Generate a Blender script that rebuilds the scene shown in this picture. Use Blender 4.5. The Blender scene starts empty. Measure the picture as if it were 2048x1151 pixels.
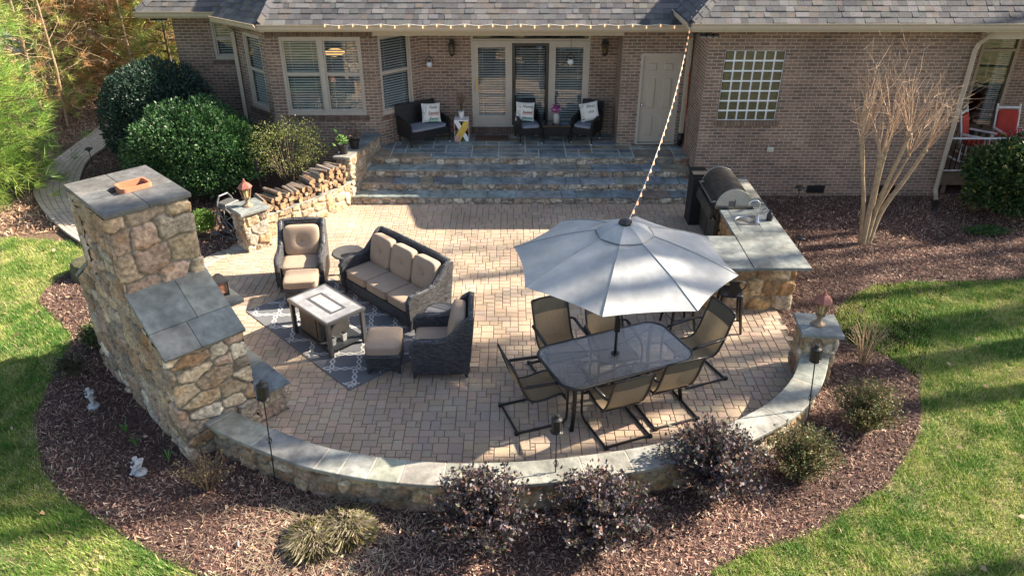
import bpy, bmesh, math, random
import numpy as np
from mathutils import Vector, Matrix

S = bpy.context.scene
R = math.radians
PI = math.pi

# ------------------------------------------------------------------ camera, sky, sun, exposure
cam_d = bpy.data.cameras.new("camera")
cam = bpy.data.objects.new("camera", cam_d)
S.collection.objects.link(cam)
cam.location = (0, 0, 6.4)
cam.rotation_euler = (R(90 - 29), 0, 0)
cam_d.sensor_width = 36
cam_d.lens = 27.07
cam_d.clip_end = 500
S.camera = cam

SUN_EL, SUN_AZ = 34.5, 77.0            # azimuth clockwise from +Y
world = bpy.data.worlds.new("World")
S.world = world
world.use_nodes = True
wn = world.node_tree
bg = wn.nodes["Background"]
sky = wn.nodes.new("ShaderNodeTexSky")
sky.sky_type = 'NISHITA'
sky.sun_disc = False
sky.sun_elevation = R(SUN_EL)
sky.sun_rotation = R(SUN_AZ)
sky.air_density = 1.0
sky.dust_density = 1.5
hs = wn.nodes.new("ShaderNodeHueSaturation")
hs.inputs["Saturation"].default_value = 0.90
wn.links.new(sky.outputs[0], hs.inputs["Color"])
wn.links.new(hs.outputs[0], bg.inputs[0])
bg.inputs[1].default_value = 0.072
sun_d = bpy.data.lights.new("sun", 'SUN')
sun_d.energy = 5.0
sun_d.angle = R(0.53)
sun_d.color = (1.0, 0.87, 0.70)
sun = bpy.data.objects.new("sun", sun_d)
S.collection.objects.link(sun)
_e, _a = R(SUN_EL), R(SUN_AZ)
TO_SUN = Vector((math.sin(_a) * math.cos(_e), math.cos(_a) * math.cos(_e), math.sin(_e)))
sun.rotation_euler = TO_SUN.to_track_quat('Z', 'Y').to_euler()
S.view_settings.view_transform = 'Standard'
S.view_settings.look = 'None'
S.view_settings.exposure = 1.93
S.view_settings.gamma = 1.0

# ------------------------------------------------------------------ helpers
def link(o):
    S.collection.objects.link(o)
    return o

def tag(o, label=None, cat=None, group=None, kind=None):
    if label: o["label"] = label
    if cat: o["category"] = cat
    if group: o["group"] = group
    if kind: o["kind"] = kind
    return o

def thing(name, label, cat, loc=(0, 0, 0), rz=0.0, group=None):
    o = bpy.data.objects.new(name, None)
    o.empty_display_size = 0.1
    link(o)
    o.location = loc
    o.rotation_euler = (0, 0, rz)
    return tag(o, label, cat, group)

def dup(root, loc, rz, label, group=None, scale=None):
    def cp(o, par):
        c = o.copy()
        S.collection.objects.link(c)
        c.parent = par
        for ch in kids.get(o.name, []):
            cp(ch, c)
        return c
    kids = {}
    for o in S.collection.objects:
        if o.parent: kids.setdefault(o.parent.name, []).append(o)
    r = cp(root, None)
    r.location = loc
    r.rotation_euler = (0, 0, rz)
    if scale: r.scale = scale
    r["label"] = label
    if group: r["group"] = group
    return r

class MB:
    """collects shapes into one mesh; every face has a material slot and a colour"""
    def __init__(s):
        s.v = []; s.f = []; s.m = []; s.c = []; s.uv = {}
        s.M = None
    def add(s, vs, fs, mi=0, col=(1, 1, 1)):
        o = len(s.v)
        if s.M is not None: vs = [tuple(s.M @ Vector(p)) for p in vs]
        s.v += [tuple(p) for p in vs]
        for f in fs:
            s.f.append(tuple(i + o for i in f)); s.m.append(mi); s.c.append(col)
    def prism(s, poly, z0, z1, ch=0.0, mi=0, col=(1, 1, 1)):
        n = len(poly)
        rings = [[(x, y, z0) for x, y in poly]]
        if ch > 0:
            rings.append([(x, y, z1 - ch) for x, y in poly])
            ins = []
            a = sum(poly[i][0] * poly[(i + 1) % n][1] - poly[(i + 1) % n][0] * poly[i][1] for i in range(n))
            sg = 1 if a > 0 else -1
            for i in range(n):
                p, q, r_ = Vector(poly[i - 1]), Vector(poly[i]), Vector(poly[(i + 1) % n])
                e1 = (q - p); e2 = (r_ - q)
                if e1.length < 1e-9 or e2.length < 1e-9:
                    ins.append((q.x, q.y, z1)); continue
                e1.normalize(); e2.normalize()
                n1 = Vector((-e1.y, e1.x)) * sg; n2 = Vector((-e2.y, e2.x)) * sg
                b = n1 + n2
                k = ch / max(0.35, b.length_squared / 2)
                ins.append((q.x + b.x * k, q.y + b.y * k, z1))
            rings.append(ins)
        else:
            rings.append([(x, y, z1) for x, y in poly])
        vs = [p for r_ in rings for p in r_]
        fs = [tuple(reversed(range(n)))]
        for k in range(len(rings) - 1):
            for i in range(n):
                j = (i + 1) % n
                fs.append((k * n + i, k * n + j, (k + 1) * n + j, (k + 1) * n + i))
        fs.append(tuple((len(rings) - 1) * n + i for i in range(n)))
        a = sum(poly[i][0] * poly[(i + 1) % n][1] - poly[(i + 1) % n][0] * poly[i][1] for i in range(n))
        if a < 0: fs = [tuple(reversed(f)) for f in fs]
        s.add(vs, fs, mi, col)
    def box(s, cx, cy, cz, sx, sy, sz, rz=0.0, ch=0.0, mi=0, col=(1, 1, 1)):
        c, n = math.cos(rz), math.sin(rz)
        P = []
        for dx, dy in ((-1, -1), (1, -1), (1, 1), (-1, 1)):
            x, y = dx * sx / 2, dy * sy / 2
            P.append((cx + x * c - y * n, cy + x * n + y * c))
        s.prism(P, cz - sz / 2, cz + sz / 2, ch, mi, col)
    def quad(s, a, b, c, d, mi=0, col=(1, 1, 1)):
        s.add([a, b, c, d], [(0, 1, 2, 3)], mi, col)
    def slab(s, P, t, mi=0, col=(1, 1, 1)):
        """quad P (top face, ccw seen from outside) with thickness t behind it"""
        P = [Vector(p) for p in P]
        n = (P[1] - P[0]).cross(P[3] - P[0]).normalized()
        Q = [p - n * t for p in P]
        s.add(P + Q, [(0, 1, 2, 3), (7, 6, 5, 4), (0, 4, 5, 1), (1, 5, 6, 2), (2, 6, 7, 3), (3, 7, 4, 0)], mi, col)
    def tube(s, pts, r, n=8, closed=False, mi=0, col=(1, 1, 1), rs=None, flat=1.0):
        P = [Vector(p) for p in pts]
        N = len(P)
        T = []
        for i in range(N):
            if closed: t = P[(i + 1) % N] - P[i - 1]
            elif i == 0: t = P[1] - P[0]
            elif i == N - 1: t = P[-1] - P[-2]
            else: t = (P[i + 1] - P[i]).normalized() + (P[i] - P[i - 1]).normalized()
            T.append(t.normalized() if t.length > 1e-9 else Vector((0, 0, 1)))
        up = Vector((0, 0, 1)) if abs(T[0].z) < 0.9 else Vector((1, 0, 0))
        u = T[0].cross(up).normalized()
        vs = []
        for i in range(N):
            u = (u - T[i] * u.dot(T[i]))
            if u.length < 1e-6: u = T[i].orthogonal()
            u.normalize()
            w = T[i].cross(u)
            rr = rs[i] if rs else r
            for k in range(n):
                a = 2 * PI * k / n
                vs.append(P[i] + u * (math.cos(a) * rr) + w * (math.sin(a) * rr * flat))
        fs = []
        for i in range(N if closed else N - 1):
            j = (i + 1) % N
            for k in range(n):
                l = (k + 1) % n
                fs.append((i * n + k, i * n + l, j * n + l, j * n + k))
        if not closed:
            fs.append(tuple(reversed(range(n))))
            fs.append(tuple((N - 1) * n + k for k in range(n)))
        s.add(vs, fs, mi, col)
    def lathe(s, prof, n=16, at=(0, 0, 0), mi=0, col=(1, 1, 1), a0=0.0):
        vs = []
        for r_, z in prof:
            for k in range(n):
                a = a0 + 2 * PI * k / n
                vs.append((at[0] + r_ * math.cos(a), at[1] + r_ * math.sin(a), at[2] + z))
        fs = []
        for i in range(len(prof) - 1):
            for k in range(n):
                l = (k + 1) % n
                fs.append((i * n + k, i * n + l, (i + 1) * n + l, (i + 1) * n + k))
        fs.append(tuple(reversed(range(n))))
        fs.append(tuple((len(prof) - 1) * n + k for k in range(n)))
        s.add(vs, fs, mi, col)
    def cushion(s, c, size, k=5.0, n=10, mi=0, tuft=None, tilt=None, col=(1, 1, 1), puff=0.0):
        """rounded, slightly puffed box; tuft = (axis, sign, depth)"""
        idx = {}; vs = []; fs = []
        def vid(p):
            key = tuple(round(q * n) for q in p)
            if key not in idx:
                idx[key] = len(vs)
                q = Vector([math.copysign(abs(t) ** 0.85, t) for t in p])
                nk = (abs(q[0]) ** k + abs(q[1]) ** k + abs(q[2]) ** k) ** (1 / k)
                q = q / nk
                if puff:
                    t0 = min(size)
                    ax = size.index(t0)
                    o = [i for i in range(3) if i != ax]
                    q[ax] *= 1 + puff * (1 - q[o[0]] ** 2) * (1 - q[o[1]] ** 2)
                if tuft:
                    ax, sg, dp = tuft
                    if q[ax] * sg > 0:
                        o = [i for i in range(3) if i != ax]
                        r2 = (q[o[0]] * size[o[0]] / 2) ** 2 + (q[o[1]] * size[o[1]] / 2) ** 2
                        q[ax] -= sg * dp / size[ax] * (math.exp(-r2 / 0.0035) + 0.7 * math.exp(-r2 / 0.018))
                vs.append(Vector((q[0] * size[0] / 2, q[1] * size[1] / 2, q[2] * size[2] / 2)))
            return idx[key]
        for ax in range(3):
            for sg in (-1, 1):
                for i in range(n):
                    for j in range(n):
                        cs = []
                        for a, b in ((i, j), (i + 1, j), (i + 1, j + 1), (i, j + 1)):
                            p = [0, 0, 0]
                            p[ax] = sg
                            p[(ax + 1) % 3] = -1 + 2 * a / n
                            p[(ax + 2) % 3] = -1 + 2 * b / n
                            cs.append(vid(p))
                        fs.append(tuple(cs) if sg > 0 else tuple(reversed(cs)))
        if tilt is not None: vs = [tilt @ p for p in vs]
        s.add([p + Vector(c) for p in vs], fs, mi, col)
    def build(s, name, mats, parent=None, smooth=False, bevel=0.0, loc=None):
        me = bpy.data.meshes.new(name)
        me.from_pydata(s.v, [], s.f)
        if not isinstance(mats, (list, tuple)): mats = [mats]
        for m in mats: me.materials.append(m)
        me.polygons.foreach_set("material_index", s.m)
        if smooth: me.polygons.foreach_set("use_smooth", [True] * len(s.f))
        if any(c != (1, 1, 1) for c in s.c):
            at = me.color_attributes.new("Col", 'FLOAT_COLOR', 'CORNER')
            buf = []
            for p, c in zip(me.polygons, s.c): buf += [c[0], c[1], c[2], 1.0] * p.loop_total
            at.data.foreach_set("color", buf)
        me.update()
        o = bpy.data.objects.new(name, me)
        link(o)
        if parent is not None: o.parent = parent
        if loc: o.location = loc
        if bevel:
            b = o.modifiers.new("bevel", 'BEVEL')
            b.width = bevel; b.segments = 2; b.limit_method = 'ANGLE'; b.angle_limit = R(40)
        return o

def np_mesh(name, V, F, mats, cols=None, parent=None, smooth=False, mi=None):
    """V (n,3), F (m,k) arrays; cols (n,3) per point"""
    me = bpy.data.meshes.new(name)
    n, (m, k) = len(V), F.shape
    me.vertices.add(n)
    me.vertices.foreach_set("co", np.ascontiguousarray(V, np.float32).ravel())
    me.loops.add(m * k)
    me.loops.foreach_set("vertex_index", np.ascontiguousarray(F, np.int32).ravel())
    me.polygons.add(m)
    me.polygons.foreach_set("loop_start", np.arange(0, m * k, k, dtype=np.int32))
    if not isinstance(mats, (list, tuple)): mats = [mats]
    for q in mats: me.materials.append(q)
    if mi is not None: me.polygons.foreach_set("material_index", np.asarray(mi, np.int32))
    me.update(calc_edges=True)
    if smooth: me.polygons.foreach_set("use_smooth", np.ones(m, bool))
    if cols is not None:
        at = me.color_attributes.new("Col", 'FLOAT_COLOR', 'POINT')
        at.data.foreach_set("color", np.ascontiguousarray(np.c_[cols, np.ones(n)], np.float32).ravel())
    o = bpy.data.objects.new(name, me)
    link(o)
    if parent is not None: o.parent = parent
    return o

def catmull(P, n=8, closed=False):
    P = [Vector(p) for p in P]
    out = []
    N = len(P)
    for i in range(N if closed else N - 1):
        if closed: a, b, c, d = P[i - 1], P[i], P[(i + 1) % N], P[(i + 2) % N]
        else: a, b, c, d = P[max(i - 1, 0)], P[i], P[i + 1], P[min(i + 2, N - 1)]
        for k in range(n):
            t = k / n
            out.append(0.5 * ((2 * b) + (c - a) * t + (2 * a - 5 * b + 4 * c - d) * t * t + (3 * b - a - 3 * c + d) * t ** 3))
    if not closed: out.append(P[-1])
    return [tuple(p) for p in out]

def in_poly(X, Y, poly):
    X = np.asarray(X); Y = np.asarray(Y)
    ins = np.zeros(X.shape, bool)
    n = len(poly)
    for i in range(n):
        x1, y1 = poly[i][:2]; x2, y2 = poly[(i + 1) % n][:2]
        if y1 == y2: continue
        c = ((y1 > Y) != (y2 > Y)) & (X < (x2 - x1) * (Y - y1) / (y2 - y1) + x1)
        ins ^= c
    return ins

def vnoise(x, y, seed=0):
    """smooth value noise in numpy"""
    x = np.asarray(x, float); y = np.asarray(y, float)
    xi = np.floor(x).astype(np.int64); yi = np.floor(y).astype(np.int64)
    fx = x - xi; fy = y - yi
    fx = fx * fx * (3 - 2 * fx); fy = fy * fy * (3 - 2 * fy)
    def h(a, b):
        q = (a * 374761393 + b * 668265263 + seed * 974634777) & 0x7fffffff
        q = ((q ^ (q >> 13)) * 1274126177) & 0x7fffffff
        return ((q ^ (q >> 16)) & 0xffff) / 65535.0
    return (h(xi, yi) * (1 - fx) + h(xi + 1, yi) * fx) * (1 - fy) + (h(xi, yi + 1) * (1 - fx) + h(xi + 1, yi + 1) * fx) * fy

def cam_visible(x, y, z=0.0, mu=1.12):
    c, s = math.cos(R(29)), math.sin(R(29))
    x = np.asarray(x); y = np.asarray(y)
    dz = z - 6.4
    k = y * c - dz * s
    return (k > 0) & (np.abs(x) / np.maximum(k, .01) < .665 * mu) & (np.abs((y * s + dz * c) / np.maximum(k, .01)) < .3735 * mu)

# ------------------------------------------------------------------ materials
def new_mat(name):
    m = bpy.data.materials.new(name)
    m.use_nodes = True
    nt = m.node_tree
    return m, nt, nt.nodes["Principled BSDF"]

def mat(name, col, rough=0.6, metal=0.0, var=0.15, scale=8.0, bump=0.0, bscale=60.0, attr=False, spec=0.5,
        coat=0.0, trans=0.0, detail=4.0, var2=0.0, scale2=1.2, col2=None):
    """principled surface; tint varied by two noises, optional 'Col' attribute, bump"""
    m, nt, b = new_mat(name)
    N, L = nt.nodes, nt.links
    tc = N.new("ShaderNodeTexCoord")
    co = tc.outputs["Object"]
    nz = N.new("ShaderNodeTexNoise"); nz.inputs["Scale"].default_value = scale; nz.inputs["Detail"].default_value = detail
    L.new(co, nz.inputs["Vector"])
    mr = N.new("ShaderNodeMapRange")
    mr.inputs[1].default_value = 0.3; mr.inputs[2].default_value = 0.7
    mr.inputs[3].default_value = 1 - var; mr.inputs[4].default_value = 1 + var
    L.new(nz.outputs["Fac"], mr.inputs[0])
    fac = mr.outputs[0]
    if var2:
        n2 = N.new("ShaderNodeTexNoise"); n2.inputs["Scale"].default_value = scale2; n2.inputs["Detail"].default_value = 3
        L.new(co, n2.inputs["Vector"])
        m2 = N.new("ShaderNodeMapRange")
        m2.inputs[1].default_value = 0.3; m2.inputs[2].default_value = 0.7
        m2.inputs[3].default_value = 1 - var2; m2.inputs[4].default_value = 1 + var2
        L.new(n2.outputs["Fac"], m2.inputs[0])
        mm = N.new("ShaderNodeMath"); mm.operation = 'MULTIPLY'
        L.new(fac, mm.inputs[0]); L.new(m2.outputs[0], mm.inputs[1])
        fac = mm.outputs[0]
    if attr:
        at = N.new("ShaderNodeAttribute"); at.attribute_name = "Col"
        base = at.outputs["Color"]
        if tuple(col) != (1, 1, 1):
            mx = N.new("ShaderNodeMix"); mx.data_type = 'RGBA'; mx.blend_type = 'MULTIPLY'
            mx.inputs[0].default_value = 1
            L.new(base, mx.inputs[6]); mx.inputs[7].default_value = (*col, 1)
            base = mx.outputs[2]
    else:
        rg = N.new("ShaderNodeRGB"); rg.outputs[0].default_value = (*col, 1)
        base = rg.outputs[0]
        if col2:
            n3 = N.new("ShaderNodeTexNoise"); n3.inputs["Scale"].default_value = scale2; n3.inputs["Detail"].default_value = 6
            L.new(co, n3.inputs["Vector"])
            cr = N.new("ShaderNodeMapRange"); cr.inputs[1].default_value = 0.42; cr.inputs[2].default_value = 0.6
            L.new(n3.outputs["Fac"], cr.inputs[0])
            mx = N.new("ShaderNodeMix"); mx.data_type = 'RGBA'
            L.new(cr.outputs[0], mx.inputs[0]); L.new(base, mx.inputs[6]); mx.inputs[7].default_value = (*col2, 1)
            base = mx.outputs[2]
    vm = N.new("ShaderNodeVectorMath"); vm.operation = 'SCALE'
    L.new(base, vm.inputs[0]); L.new(fac, vm.inputs["Scale"])
    L.new(vm.outputs[0], b.inputs["Base Color"])
    b.inputs["Roughness"].default_value = rough
    b.inputs["Metallic"].default_value = metal
    b.inputs["Specular IOR Level"].default_value = spec
    if coat: b.inputs["Coat Weight"].default_value = coat
    if bump:
        bn = N.new("ShaderNodeTexNoise"); bn.inputs["Scale"].default_value = bscale; bn.inputs["Detail"].default_value = 5
        L.new(co, bn.inputs["Vector"])
        bp = N.new("ShaderNodeBump"); bp.inputs["Strength"].default_value = bump; bp.inputs["Distance"].default_value = 0.01
        L.new(bn.outputs["Fac"], bp.inputs["Height"])
        L.new(bp.outputs[0], b.inputs["Normal"])
    if trans:
        # thin leaf: part of the light passes through
        tr = N.new("ShaderNodeBsdfTranslucent"); L.new(vm.outputs[0], tr.inputs["Color"])
        ms = N.new("ShaderNodeMixShader"); ms.inputs[0].default_value = trans
        L.new(b.outputs[0], ms.inputs[1]); L.new(tr.outputs[0], ms.inputs[2])
        L.new(ms.outputs[0], N["Material Output"].inputs["Surface"])
    return m

def brick_mat(name, c1, c2, mortar, bw=.203, rh=.0677, ms=.010):
    m, nt, b = new_mat(name)
    N, L = nt.nodes, nt.links
    uv = N.new("ShaderNodeUVMap")
    bt = N.new("ShaderNodeTexBrick")
    bt.inputs["Scale"].default_value = 1.0
    bt.inputs["Brick Width"].default_value = bw; bt.inputs["Row Height"].default_value = rh
    bt.inputs["Mortar Size"].default_value = ms; bt.inputs["Mortar Smooth"].default_value = 0.3
    bt.inputs["Bias"].default_value = 0.0
    bt.inputs["Color1"].default_value = (*c1, 1); bt.inputs["Color2"].default_value = (*c2, 1)
    bt.inputs["Mortar"].default_value = (*mortar, 1)
    L.new(uv.outputs[0], bt.inputs["Vector"])
    nz = N.new("ShaderNodeTexNoise"); nz.inputs["Scale"].default_value = 1.1; nz.inputs["Detail"].default_value = 5
    L.new(uv.outputs[0], nz.inputs["Vector"])
    n2 = N.new("ShaderNodeTexNoise"); n2.inputs["Scale"].default_value = 30; n2.inputs["Detail"].default_value = 4
    L.new(uv.outputs[0], n2.inputs["Vector"])
    a = N.new("ShaderNodeMapRange"); a.inputs[1].default_value = .3; a.inputs[2].default_value = .7; a.inputs[3].default_value = .78; a.inputs[4].default_value = 1.22
    L.new(nz.outputs[0], a.inputs[0])
    a2 = N.new("ShaderNodeMapRange"); a2.inputs[1].default_value = .3; a2.inputs[2].default_value = .7; a2.inputs[3].default_value = .8; a2.inputs[4].default_value = 1.2
    L.new(n2.outputs[0], a2.inputs[0])
    mm = N.new("ShaderNodeMath"); mm.operation = 'MULTIPLY'
    L.new(a.outputs[0], mm.inputs[0]); L.new(a2.outputs[0], mm.inputs[1])
    vm = N.new("ShaderNodeVectorMath"); vm.operation = 'SCALE'
    L.new(bt.outputs["Color"], vm.inputs[0]); L.new(mm.outputs[0], vm.inputs["Scale"])
    L.new(vm.outputs[0], b.inputs["Base Color"])
    b.inputs["Roughness"].default_value = .9
    inv = N.new("ShaderNodeMath"); inv.operation = 'SUBTRACT'; inv.inputs[0].default_value = 1
    L.new(bt.outputs["Fac"], inv.inputs[1])
    bp = N.new("ShaderNodeBump"); bp.inputs["Strength"].default_value = .6; bp.inputs["Distance"].default_value = .008
    L.new(inv.outputs[0], bp.inputs["Height"]); L.new(bp.outputs[0], b.inputs["Normal"])
    return m

def wicker_mat(name, col, sx=130.0, sz=75.0):
    """dark resin weave: interlaced bands"""
    m, nt, b = new_mat(name)
    N, L = nt.nodes, nt.links
    tc = N.new("ShaderNodeTexCoord")
    mp = N.new("ShaderNodeMapping"); mp.inputs["Scale"].default_value = (1, 1, 1)
    L.new(tc.outputs["Object"], mp.inputs[0])
    sep = N.new("ShaderNodeSeparateXYZ"); L.new(mp.outputs[0], sep.inputs[0])
    ad = N.new("ShaderNodeMath"); ad.operation = 'ADD'; L.new(sep.outputs[0], ad.inputs[0]); L.new(sep.outputs[1], ad.inputs[1])
    cb = N.new("ShaderNodeCombineXYZ"); L.new(ad.outputs[0], cb.inputs[0]); L.new(sep.outputs[2], cb.inputs[1])
    bt = N.new("ShaderNodeTexBrick")
    bt.inputs["Scale"].default_value = 1.0
    bt.inputs["Brick Width"].default_value = .052; bt.inputs["Row Height"].default_value = .024
    bt.inputs["Mortar Size"].default_value = .0050; bt.inputs["Mortar Smooth"].default_value = .8
    bt.inputs["Color1"].default_value = (*[c * 2.0 for c in col], 1); bt.inputs["Color2"].default_value = (*[c * .7 for c in col], 1)  # strand contrast also puts the weave's highlights into the colour
    bt.inputs["Mortar"].default_value = (*[c * .25 for c in col], 1)
    L.new(cb.outputs[0], bt.inputs["Vector"])
    L.new(bt.outputs["Color"], b.inputs["Base Color"])
    b.inputs["Roughness"].default_value = .42
    inv = N.new("ShaderNodeMath"); inv.operation = 'SUBTRACT'; inv.inputs[0].default_value = 1
    L.new(bt.outputs["Fac"], inv.inputs[1])
    bp = N.new("ShaderNodeBump"); bp.inputs["Strength"].default_value = .9; bp.inputs["Distance"].default_value = .008
    L.new(inv.outputs[0], bp.inputs["Height"]); L.new(bp.outputs[0], b.inputs["Normal"])
    return m

def glass_mat(name, tint=(.9, .95, .95), rough=0.0, ior=1.45, bump=0.0, bscale=90.0, base=0.0):
    m, nt, b = new_mat(name)
    N, L = nt.nodes, nt.links
    N.remove(b)
    tr = N.new("ShaderNodeBsdfTransparent"); tr.inputs[0].default_value = (*tint, 1)
    gl = N.new("ShaderNodeBsdfGlossy"); gl.inputs["Roughness"].default_value = rough
    fr = N.new("ShaderNodeFresnel"); fr.inputs["IOR"].default_value = ior
    if bump:
        tc = N.new("ShaderNodeTexCoord")
        vo = N.new("ShaderNodeTexVoronoi"); vo.inputs["Scale"].default_value = bscale
        L.new(tc.outputs["Object"], vo.inputs["Vector"])
        bp = N.new("ShaderNodeBump"); bp.inputs["Strength"].default_value = bump; bp.inputs["Distance"].default_value = .01
        L.new(vo.outputs["Distance"], bp.inputs["Height"])
        L.new(bp.outputs[0], gl.inputs["Normal"]); L.new(bp.outputs[0], fr.inputs["Normal"])
    ge = N.new("ShaderNodeNewGeometry")
    om = N.new("ShaderNodeMath"); om.operation = 'SUBTRACT'; om.inputs[0].default_value = 1.0
    L.new(ge.outputs["Backfacing"], om.inputs[1])
    fm = N.new("ShaderNodeMath"); fm.operation = 'MULTIPLY'
    ms = N.new("ShaderNodeMixShader")
    if base:
        ad = N.new("ShaderNodeMath"); ad.operation = 'ADD'; ad.use_clamp = True; ad.inputs[1].default_value = base
        L.new(fr.outputs[0], ad.inputs[0]); L.new(ad.outputs[0], fm.inputs[0])
    else:
        L.new(fr.outputs[0], fm.inputs[0])
    L.new(om.outputs[0], fm.inputs[1]); L.new(fm.outputs[0], ms.inputs[0])
    L.new(tr.outputs[0], ms.inputs[1]); L.new(gl.outputs[0], ms.inputs[2])
    L.new(ms.outputs[0], N["Material Output"].inputs["Surface"])
    return m

def emit_mat(name, col, strength):
    m, nt, b = new_mat(name)
    b.inputs["Base Color"].default_value = (*col, 1)
    b.inputs["Emission Color"].default_value = (*col, 1)
    b.inputs["Emission Strength"].default_value = strength
    return m

M = {}
M['brick'] = brick_mat('brick', (.285, .180, .125), (.155, .102, .076), (.41, .34, .275), ms=.009)
M['brick_dark'] = brick_mat('soldier_brick', (.17, .11, .08), (.085, .055, .045), (.33, .28, .24), bw=.0677, rh=.203)
M['trim'] = mat('trim_paint', (.46, .39, .295), .5, var=.05)
M['frame'] = mat('window_frame_paint', (.46, .40, .33), .45, var=.05)
M['door'] = mat('door_paint', (.44, .37, .29), .45, var=.04)
M['white'] = mat('white_paint', (.75, .75, .73), .5, var=.05)
M['blind'] = mat('blind_slat', (.62, .61, .58), .5, var=.03)
M['dark'] = mat('dark_room', (.018, .016, .014), .9)
M['room'] = mat('room_wall', (.10, .085, .065), .9)
M['glass'] = glass_mat('window_glass', (.86, .90, .88), 0.0, 1.6, base=.08)
M['lampglass'] = glass_mat('lamp_glass', (.8, .78, .62), .05, 1.5, base=.10)
M['tableglass'] = glass_mat('table_glass', (.58, .62, .66), .13, 1.5, bump=.7, bscale=55, base=.36)
M['shingle'] = mat('roof_shingle', (.82, .82, .83), .92, attr=True, var=.22, scale=40, bump=.5, bscale=180)
M['flag'] = mat('bluestone', (.90, .91, .90), .64, attr=True, var=.30, scale=9, var2=.34, scale2=2.6, bump=.6, bscale=22, detail=10)
M['paver'] = mat('paver', (1, 1, 1), .88, attr=True, var=.14, scale=45, var2=.20, scale2=.8, bump=.5, bscale=130)
M['stone'] = mat('fieldstone', (.93, .90, .85), .85, attr=True, var=.42, scale=19, var2=.28, scale2=4, bump=.9, bscale=38, detail=8)
M['joint'] = mat('joint_sand', (.11, .09, .07), .95, var=.2)
M['joint_pale'] = mat('pale_joint', (.55, .52, .46), .95, var=.1)
M['mortar'] = mat('mortar', (.36, .32, .26), .95, var=.2, scale=20)
M['wicker'] = wicker_mat('dark_wicker', (.052, .054, .060))
M['wicker_black'] = wicker_mat('black_wicker', (.011, .011, .012))
M['cushion'] = mat('tan_cushion', (.33, .248, .182), .95, var=.06, scale=14, bump=.15, bscale=320)
M['cushion_grey'] = mat('grey_cushion', (.20, .22, .26), .95, var=.06, bump=.1, bscale=200)
M['pillow'] = mat('pillow_cloth', (.72, .68, .62), .95, var=.05)
M['black'] = mat('black_metal', (.012, .012, .013), .38, var=.1, spec=.5)
M['blackmatte'] = mat('black_plastic', (.014, .014, .015), .6, var=.1)
M['bronze'] = mat('dark_bronze', (.055, .050, .045), .45, .3, var=.15)
M['steel'] = mat('brushed_steel', (.52, .51, .49), .30, 1.0, var=.08, scale=30)
M['darksteel'] = mat('dark_steel', (.20, .19, .18), .36, 1.0, var=.25, scale=9)
M['chrome'] = mat('chrome', (.75, .75, .76), .08, 1.0, var=.02)
M['canvas'] = mat('umbrella_canvas', (.40, .412, .415), .9, var=.10, scale=7, trans=.18, var2=.16, scale2=1.3, bump=.9, bscale=5)
M['sling'] = mat('sling_fabric', (.28, .215, .135), .75, var=.12, scale=60, trans=.30)
M['slingdark'] = mat('sling_headrest', (.085, .075, .055), .75, var=.12, scale=60)
M['terracotta'] = mat('terracotta', (.42, .16, .085), .8, var=.12)
M['copper'] = mat('rust_lantern', (.27, .10, .075), .5, .2, var=.2)
M['lampmetal'] = mat('lantern_metal', (.30, .21, .14), .5, .3, var=.2)
M['rug'] = mat('rug', (.13, .135, .145), .98, var=.2, scale=90, bump=.3, bscale=300)
M['rugline'] = mat('rug_line', (.52, .50, .48), .98, var=.12, scale=90)
M['tile'] = mat('stone_tile', (.27, .272, .28), .35, var=.3, scale=7, detail=8)
M['tiledark'] = mat('mosaic_tile', (.075, .075, .08), .35, var=.5, scale=90)
M['greymetal'] = mat('grey_metal', (.13, .125, .12), .4, .5, var=.1)
M['litter'] = mat('leaf_litter', (.15, .095, .06), 1.0, var=.5, scale=22, var2=.3, scale2=.6, bump=1.0, bscale=40, detail=8)
M['soil'] = mat('mulch_soil', (.070, .038, .032), 1.0, var=.4, scale=30, var2=.2, bump=1.0, bscale=60, detail=8)
M['turf'] = mat('turf', (.10, .115, .032), 1.0, var=.4, scale=16, col2=(.20, .17, .085), scale2=2.0, bump=1.0, bscale=50)
M['grass'] = mat('grass_blade', (1, 1, 1), .7, attr=True, var=.1, trans=.35)
M['chip'] = mat('mulch_chip', (1, 1, 1), .9, attr=True, var=.15)
M['leaf'] = mat('leaf', (1, 1, 1), .46, attr=True, var=.12, trans=.22, spec=.45)
M['leafmatte'] = mat('small_leaf', (1, 1, 1), .6, attr=True, var=.12, trans=.3)
M['needle'] = mat('pine_needle', (1, 1, 1), .55, attr=True, var=.1, trans=.3)
M['bark'] = mat('bark', (.11, .075, .05), .95, var=.4, scale=14, bump=1.0, bscale=30)
M['barkpale'] = mat('pale_bark', (.34, .245, .15), .8, var=.25, scale=12, bump=.3, bscale=30)
M['wood'] = mat('split_wood', (1, 1, 1), .9, attr=True, var=.3, scale=25, bump=.6, bscale=60)
M['deck'] = mat('deck_board', (.17, .12, .085), .8, var=.2, scale=9)
M['red'] = mat('red_cushion', (.42, .045, .03), .9, var=.1)
M['statue'] = mat('cast_stone', (.40, .41, .42), .85, var=.12, scale=30, bump=.3)
M['bulb'] = emit_mat('lit_bulb', (1.0, .50, .25), .4)
M['pendant'] = emit_mat('pendant_light', (1.0, .55, .20), .45)
M['ink'] = mat('print_ink', (.035, .035, .035), .9)
M['grey_drive'] = mat('gravel', (.42, .40, .37), .95, var=.15, scale=6)
M['glassblock'] = mat('glass_block', (.095, .082, .05), .12, var=.35, scale=30, bump=.35, bscale=28, coat=.4)
M['blockgrout'] = mat('block_grout', (.85, .85, .84), .8, var=.05)
M['cord'] = mat('orange_cord', (.55, .12, .03), .6)

# ------------------------------------------------------------------ ground, lawn, beds
rng = np.random.default_rng(7)
random.seed(5)

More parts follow.
